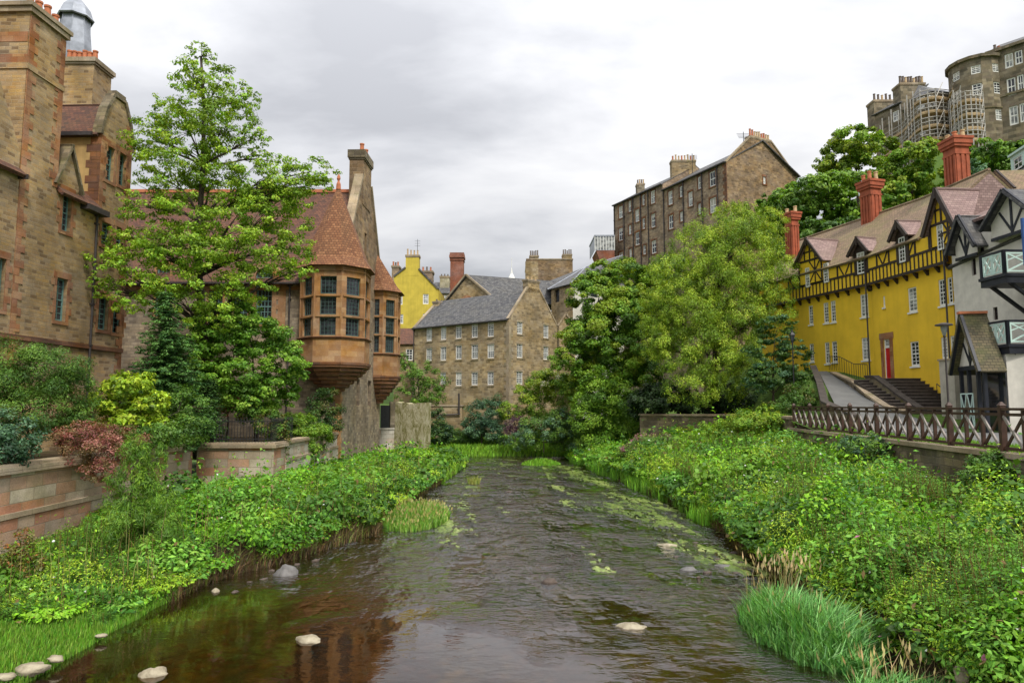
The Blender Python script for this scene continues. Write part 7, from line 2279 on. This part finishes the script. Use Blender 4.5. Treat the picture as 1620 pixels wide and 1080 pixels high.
weed_stems('tall_weeds', 'stands of upright leafy weeds rising through the undergrowth of the right bank', 1, 3600, [(0.06, 0.15, 0.02), (0.09, 0.22, 0.025), (0.13, 0.30, 0.03), (0.19, 0.37, 0.04)])
weed_stems('tall_weeds', 'stands of upright leafy weeds rising through the undergrowth of the left bank', -1, 1100, [(0.05, 0.13, 0.02), (0.08, 0.20, 0.025), (0.12, 0.27, 0.03)], (14, 40))


def blades(name, X, Y, Z, H, W, cols, lean=.35, mat='leaf', tip=None):
    """bent grass blades, one tapering strip each as two quads"""
    n = len(X)
    an = rng.random(n) * 2 * math.pi
    d = np.stack([np.cos(an), np.sin(an), 0 * an], 1)
    sd = np.stack([-np.sin(an + .6), np.cos(an + .6), 0 * an], 1)
    b = np.stack([X, Y, Z], 1)
    ln = (lean * rng.random(n) * H)[:, None]
    m = b + d * ln * .3 + np.stack([0 * H, 0 * H, H * .55], 1)
    t = b + d * ln + np.stack([0 * H, 0 * H, H * rng.uniform(.8, 1.0, n)], 1)
    w = (W * rng.uniform(.6, 1.3, n))[:, None]
    q1 = np.stack([b - sd * w * .5, b + sd * w * .5, m + sd * w * .45, m - sd * w * .45], 1)
    q2 = np.stack([m - sd * w * .45, m + sd * w * .45, t + sd * w * .06, t - sd * w * .06], 1)
    c = pal(cols, rng.integers(0, len(cols), n), .2)
    Q, Cc = [q1, q2], [c, c]
    if tip is not None:
        k = rng.random(n) < tip[0]
        tt = t[k]; nn = len(tt); hw = (.006 + .0006 * Y[k])[:, None]; L = tip[1]
        up = unit(np.stack([d[k, 0] * .3, d[k, 1] * .3, np.ones(nn)], 1)) * (L * rng.uniform(.6, 1.2, nn))[:, None]
        Q.append(np.stack([tt, tt + up * .35 + sd[k] * hw * 1.6, tt + up, tt + up * .35 - sd[k] * hw * 1.6], 1))
        Cc.append(pal([tip[2]], np.zeros(nn, int), .15))
    o = quadmesh(name, np.concatenate(Q), 4, np.concatenate(Cc), M[mat])
    return o


def ell(n, cx, cy, rx, ry, p=.5):
    a = rng.random(n) * 2 * math.pi; r = rng.random(n) ** p
    return cx + rx * r * np.cos(a), cy + ry * r * np.sin(a)


# reed canary grass in the right foreground
n = 6500
X1, Y1 = ell(n, 5.75, 13.9, 1.05, 2.1, .62)
X1 = X1 + .16 * np.sin(Y1 * 5) * (rng.random(n) - .3)
X2, Y2 = ell(1300, 6.0, 10.9, .8, .45)
X, Y = np.concatenate([X1, X2]), np.concatenate([Y1, Y2])
rim = 1 - np.clip(np.hypot((X1 - 5.75) / .95, (Y1 - 13.9) / 1.9), 0, 1) ** 3 * .5
H = np.concatenate([(.45 + .6 * rng.random(n)) * rim * (.75 + .5 * fbm(X1 * 2.5, Y1 * 2.5, 71)), .28 + .2 * rng.random(1300)])
o = blades('reed_grass', X, Y, X * 0 - .12, H, X * 0 + .032, [(0.06, 0.17, 0.035), (0.09, 0.24, 0.05), (0.14, 0.33, 0.08), (0.21, 0.42, 0.13)], .95, tip=(.012, .2, (0.38, 0.32, 0.16)))
tag(o, 'tall clump of reed grass with straw-coloured seed heads growing out of the water at bottom right', 'grass', kind='stuff')
X, Y = ell(90, 6.1, 15.6, .9, .8)
o = blades('seed_grass', X, Y, X * 0 - .05, .95 + .3 * rng.random(90), X * 0 + .012, [(0.30, 0.26, 0.12), (0.40, 0.32, 0.16), (0.2, 0.26, 0.08)], .35, tip=(.95, .20, (0.46, 0.36, 0.20)))
tag(o, 'pale dry seed heads standing above the back of the reed clump', 'grass', kind='stuff')
X, Y = ell(70, 6.6, 11.3, 1.1, .35)
o = blades('seed_grass', X, Y, X * 0 - .05, .45 + .25 * rng.random(70), X * 0 + .014, [(0.36, 0.30, 0.14), (0.44, 0.36, 0.18)], .9, tip=(.95, .20, (0.50, 0.40, 0.20)))
tag(o, 'arching straw-coloured grass stalks at the very bottom right of the river', 'grass', kind='stuff')
# island of grass at the left bank
n = 5200
X, Y = ell(n, -3.75, 27.5, 1.25, 2.8)
rim = 1 - np.clip(np.hypot((X + 3.75) / 1.25, (Y - 27.5) / 2.8), 0, 1) ** 3 * .5
o = blades('grass_tuft', X, Y, X * 0 - .05, (.45 + .3 * rng.random(n)) * rim, X * 0 + .035, [(0.08, 0.19, 0.02), (0.13, 0.28, 0.03), (0.19, 0.36, 0.05), (0.26, 0.34, 0.08)], .5, tip=(.07, .16, (0.34, 0.30, 0.12)))
tag(o, 'bright grassy tuft standing in the river off the left bank', 'grass', kind='stuff')
n = 2200
X, Y = ell(n, 2.2, 52.3, 1.5, 1.1)
rim = 1 - np.clip(np.hypot((X - 2.2) / 1.5, (Y - 52.3) / 1.1), 0, 1) ** 2 * .75
o = blades('grass_tuft', X, Y, X * 0 - .05, (.2 + .5 * rng.random(n)) * rim, X * 0 + .06, [(0.12, 0.27, 0.02), (0.17, 0.36, 0.03), (0.22, 0.42, 0.04)], .4)
tag(o, 'small bright green grass island in the middle of the far river', 'grass', kind='stuff')
n = 240
X, Y = ell(n, -2.2, 39.8, .35, .5)
o = blades('grass_tuft', X, Y, X * 0 - .05, .25 + .3 * rng.random(n), X * 0 + .03, [(0.2, 0.24, 0.05), (0.28, 0.3, 0.08)], .6)
tag(o, 'tiny yellowish grass tuft in the ripples in mid river', 'grass', kind='stuff')
# grass fringes and lawns
def scatter_grass(name, label, n, yr, fx, zf, h, w, cols, **kw):
    Y = yr[0] + (yr[1] - yr[0]) * rng.random(n)
    X = fx(Y, rng.random(n))
    Z = zf(X, Y)
    o = blades(name, X, Y, Z, h * (.5 + .8 * rng.random(n)), X * 0 + w, cols, **kw)
    tag(o, label, 'grass', kind='stuff')


scatter_grass('far_bank_grass', 'sunlit strip of grass at the far end of the river below the mill', 16000, (60.6, 68), lambda Y, t: -9 + 17 * t, far_bank, .5, .09, [(0.11, 0.24, 0.02), (0.17, 0.34, 0.025), (0.22, 0.40, 0.04)])
scatter_grass('near_bank_grass', 'short mown-looking grass on the low left bank corner in front of the brambles', 26000, (10.5, 16.5), lambda Y, t: edge_l(Y) - .05 - 3.6 * t ** 1.3 * np.interp(Y, [10, 14, 16.5], [1, .8, .35]), bank_left_z, .16, .014, [(0.07, 0.19, 0.015), (0.11, 0.27, 0.02), (0.16, 0.34, 0.03), (0.2, 0.3, 0.05)])
scatter_grass('waterside_grass', 'lush bright grass fringe along the right waterline further upstream', 12000, (26, 56), lambda Y, t: edge_r(Y) - .9 * (fbm(Y * .8, Y * 0 + 2, 9) - .25) + 1.6 * t, lambda X, Y: np.maximum(bank_right_z(X, Y), -.05), .62, .05, [(0.09, 0.22, 0.02), (0.14, 0.32, 0.03), (0.20, 0.40, 0.04)])
scatter_grass('waterside_grass', 'bright grass fringe along the left waterline below the oriel hall', 7000, (40, 60), lambda Y, t: edge_l(Y) + .2 - 1.6 * t, lambda X, Y: np.maximum(bank_left_z(X, Y), -.05), .6, .06, [(0.10, 0.22, 0.02), (0.16, 0.33, 0.03), (0.22, 0.40, 0.04)])
scatter_grass('promenade_lawn', 'strip of lawn behind the wooden fence on the right', 20000, (16, 36), lambda Y, t: fence_x(Y) + .3 + (1.5 + .0 * Y) * t, lambda X, Y: X * 0 + PROM, .14, .025, [(0.10, 0.22, 0.02), (0.16, 0.30, 0.03)])
scatter_grass('bank_stems', 'thin withered stems poking out of the undergrowth on the right bank', 900, (11, 40), lambda Y, t: edge_r(Y) + .3 + 5 * t, bank_right_z, 1.35, .012, [(0.25, 0.2, 0.08), (0.16, 0.12, 0.05), (0.3, 0.28, 0.1)])
scatter_grass('bank_stems', 'thin withered stems poking out of the undergrowth on the left bank', 500, (14, 40), lambda Y, t: edge_l(Y) - .3 - 3 * t, bank_left_z, 1.5, .012, [(0.25, 0.2, 0.08), (0.16, 0.12, 0.05), (0.3, 0.28, 0.1)])

scatter_grass('bank_roots', 'brown roots and dead stalks hanging over the cut edge of the left bank', 5200, (16, 45), lambda Y, t: edge_l(Y) + .12 - .55 * t, lambda X, Y: np.maximum(bank_left_z(X, Y), -.03), .38, .02, [(0.10, 0.06, 0.03), (0.17, 0.11, 0.05), (0.06, 0.045, 0.02), (0.12, 0.15, 0.03)], lean=1.4)
scatter_grass('bank_roots', 'brown roots and dead stalks hanging over the cut edge of the right bank', 4600, (15, 36), lambda Y, t: edge_r(Y) - .12 + .5 * t, lambda X, Y: np.maximum(bank_right_z(X, Y), -.03), .38, .02, [(0.10, 0.06, 0.03), (0.17, 0.11, 0.05), (0.06, 0.045, 0.02), (0.12, 0.15, 0.03)], lean=1.4)

# distinct plants on the right bank
shrub('ivy', 'glossy dark ivy clump climbing the river wall at the right edge', (12.7, 18, 1.4), [LP(1590, 770, 17.5, 42, 34), LP(1545, 760, 18.3, 30, 28), LP(1570, 735, 18.2, 30, 20), LP(1615, 790, 17, 34, 26)], MID[:2] + GREEN[:3], .1, dens=120, maxn=20000)
shrub('blue_green_bush', 'grey-green leafy bush against the river wall below the middle of the fence', (onY(1385, 700, 25)[0], 25, 1.6), [LP(1375, 710, 25.5, 30, 22), LP(1400, 735, 25, 26, 22), LP(1350, 705, 26.5, 22, 18)], BLUEG[1:] + MID[2:], .1, dens=110, maxn=13000)
shrub('climbing_bush', 'yellow-green bushy climber heaped over the end of the fence', (onY(1190, 660, 41)[0], 41, 3), [LP(1185, 668, 41, 40, 16), LP(1230, 665, 40, 26, 12), LP(1150, 680, 42, 34, 14), LP(1215, 650, 41, 16, 10)], YGREEN[1:] + GREEN[1:], .13, dens=70, maxn=16000)
shrub('pink_flowered_clump', 'dusky pink-flowered clump beside the far right waterline', (onY(1030, 710, 43)[0], 43, 1.2), [LP(1030, 700, 43, 34, 14), LP(1010, 712, 43, 26, 12), LP(1060, 705, 43, 22, 14)], MID + [(0.30, 0.14, 0.17)], .12, dens=70, maxn=10000)
shrub('leafy_bush', 'tall leafy green bush near the right foreground edge of the bank', (9.2, 14.2, 1.2), [LP(1500, 900, 13.8, 60, 60), LP(1440, 890, 14.5, 44, 44), LP(1560, 930, 13.2, 50, 60), LP(1480, 960, 13.4, 50, 50)], GREEN + MID[2:], .075, dens=190, maxn=36000)

# ================================================================== ROCKS, WEED AND DRIFT
def rock(name, label, px, py, wpx, hfrac, mat, z=0.0, group='stones in the river', rot=0.0, squash=.7):
    x, y, _ = onZ(px, py, z)
    w = wpx / 1080 * y / 2
    n = 14
    V, Fc = [], []
    sd = int(px * 7 + py)
    for i in range(n + 1):
        th = math.pi * i / n
        for j in range(20):
            ph = 2 * math.pi * j / 20
            dx, dy, dz = math.sin(th) * math.cos(ph), math.sin(th) * math.sin(ph), math.cos(th)
            r = 1 + .34 * (float(vnoise(dx * 1.6 + sd, dy * 1.6 + dz * 2, sd)) - .5) * 2 * .6 + .22 * (float(vnoise(dx * 4 + sd, dz * 5 + dy * 4, sd + 3)) - .5)
            X_, Y_ = dx * w * r, dy * w * squash * r
            V.append((x + X_ * math.cos(rot) - Y_ * math.sin(rot), y + X_ * math.sin(rot) + Y_ * math.cos(rot), z - .12 * w + dz * w * hfrac * r))
    for i in range(n):
        for j in range(20):
            j2 = (j + 1) % 20
            Fc.append((i * 20 + j, i * 20 + j2, (i + 1) * 20 + j2, (i + 1) * 20 + j))
    mb = MB(); mb.v = [(a - x, b_ - y, c - z) for a, b_, c in V]; mb.f = Fc
    o = mb.build(name, M[mat], None, smooth=True)
    o.location = (x, y, z)
    tag(o, label, 'stone', group)
    return o


rock('river_stone', 'rounded grey boulder at the waterline below the left brambles', 451, 908, 38, .75, 'rock_grey')
rock('river_stone', 'pale pointed stone breaking the ripples left of centre', 488, 1012, 46, .45, 'rock_pale', rot=-.3)
rock('river_stone', 'large pale angular stone in the water at the bottom left', 243, 1066, 42, .62, 'rock_pale', rot=.2)
rock('river_stone', 'flat cream stone in the water right of centre', 998, 990, 52, .28, 'rock_pale')
rock('river_stone', 'small dark pointed rock in mid river', 869, 921, 24, .75, 'rock_dark')
rock('river_stone', 'low brown rock barely awash below the dark pointed one', 850, 938, 60, .08, 'rock_dark')
rock('river_stone', 'low grey rock at the edge of the weed bed on the right', 1088, 900, 26, .4, 'rock_grey')
rock('river_stone', 'flat grey rock at the right end of the weed bed', 1145, 895, 30, .3, 'rock_grey')
rock('river_stone', 'mossy pale rock at the top of the weed bed', 1055, 862, 34, .3, 'rock_pale')
rock('river_stone', 'small brown stone in the far ripples', 805, 778, 14, .4, 'rock_dark')
rock('bank_stone', 'flat pale stone lying in the grass at the bottom left', 50, 1054, 52, .35, 'rock_pale', z=.18, group='stones on the left bank')
rock('bank_stone', 'small pale stone above the flat one in the left grass', 88, 1040, 24, .4, 'rock_pale', z=.18, group='stones on the left bank')
rock('bank_stone', 'pale stone cut by the bottom left corner', 8, 1068, 30, .35, 'rock_pale', z=.2, group='stones on the left bank')
rock('bank_stone', 'small buff stone at the water edge under the left bushes', 160, 1004, 16, .4, 'rock_pale', z=.12, group='stones on the left bank')
rock('bank_stone', 'little white stone at the tip of the left bank', 341, 934, 12, .8, 'rock_pale', z=.03, group='stones on the left bank')
rock('bank_stone', 'upright pale grey stone at the bottom right under the leaves', 1522, 1066, 22, 1.3, 'rock_pale', z=.5, group='stones on the right bank')


for (px_, py_, w_) in ((1165, 905, 14), (1180, 915, 10), (1120, 905, 16), (1105, 912, 9), (1135, 884, 12), (1160, 874, 16), (1128, 868, 10), (1100, 858, 12), (1070, 880, 13), (1172, 890, 18)):
    rock('wet_stone', 'small wet brown stone lying in the shallows by the right waterline', px_, py_, w_, random.uniform(.25, .5), 'rock_dark', group='small wet stones by the right waterline', rot=random.random())
for (px_, py_, w_) in ((470, 893, 10), (500, 886, 14), (430, 902, 10), (418, 915, 14), (395, 920, 10), (530, 876, 10), (372, 936, 12)):
    rock('wet_stone', 'small wet brown stone lying at the foot of the cut left bank', px_, py_, w_, random.uniform(.3, .6), 'rock_dark', group='small wet stones by the left waterline', rot=random.random())


def weed(name, label, xr, yr, cx, thr, seed, cols, sx=1.3, sy=.28):
    """streaming mats of water weed just breaking the surface"""
    s = .07
    xs = np.arange(xr[0], xr[1], s); ys_ = np.arange(yr[0], yr[1], s * 1.7)
    X, Y = np.meshgrid(xs, ys_)
    X = X + rng.normal(0, .012, X.shape); Y = Y + rng.normal(0, .02, Y.shape)
    Xs = X + .0
    nval = fbm((Xs + .22 * Y) * sx, Y * sy, seed, 5)
    m = nval + cx(X, Y)
    strands = vnoise((X + .25 * Y) * 8, Y * 1.1, seed + 5) * .6 + vnoise((X + .2 * Y) * 15, Y * 2.3, seed + 6) * .4
    k = (m + .16 * (strands - .5))[:-1, :-1] > thr
    k &= strands[:-1, :-1] > .28
    Z = -.022 + .05 * np.clip((m - thr) * 5, 0, 1) * vnoise(X * 6, Y * 1.6, seed + 1) + .035 * (vnoise(X * 17, Y * 4, seed + 2) - .4)
    V = np.stack([np.stack([A[:-1, :-1], A[:-1, 1:], A[1:, 1:], A[1:, :-1]], -1) for A in (X, Y, Z)], -1)[k]
    c = pal(cols, np.clip((rng.normal(0, .6, len(V)) + (nval[:-1, :-1][k] * 9 % len(cols))).astype(int), 0, len(cols) - 1), .14)
    o = quadmesh(name, V, 4, c, M['weed'])
    tag(o, label, 'water weed', kind='stuff')


m, g = newmat('wet_weed')
at = g.n('ShaderNodeAttribute', attribute_name='col').outputs[0]
finish(g, at, .35, g.noise(g.n('ShaderNodeTexCoord').outputs['Object'], 14, 3), .5, .03, .5)
M['weed'] = m
WC = [(0.055, 0.085, 0.014), (0.09, 0.13, 0.02), (0.135, 0.18, 0.035), (0.22, 0.26, 0.08)]
weed('water_weed', 'streaming yellow-green water weed along the right side of the river', (2.2, 7.6), (18.5, 52), lambda X, Y: -.075 * np.abs(X - np.interp(Y, [18, 22, 28, 40, 52], [6.3, 5.6, 5.2, 4.2, 3.0])) - .001 * np.abs(Y - 27), .375, 501, WC)
weed('water_weed', 'thin green weed mats trailing below the left grass tuft', (-5.0, .5), (21.5, 38), lambda X, Y: -.10 * np.abs(X - np.interp(Y, [21, 26, 38], [-3.4, -2.4, -1.4])) - .004 * np.abs(Y - 25), .50, 733, WC)
weed('water_weed', 'scattered olive weed patches in the far middle of the river', (-3.5, 3.5), (36, 58), lambda X, Y: X * 0 - .05, .55, 915, WC[:3])
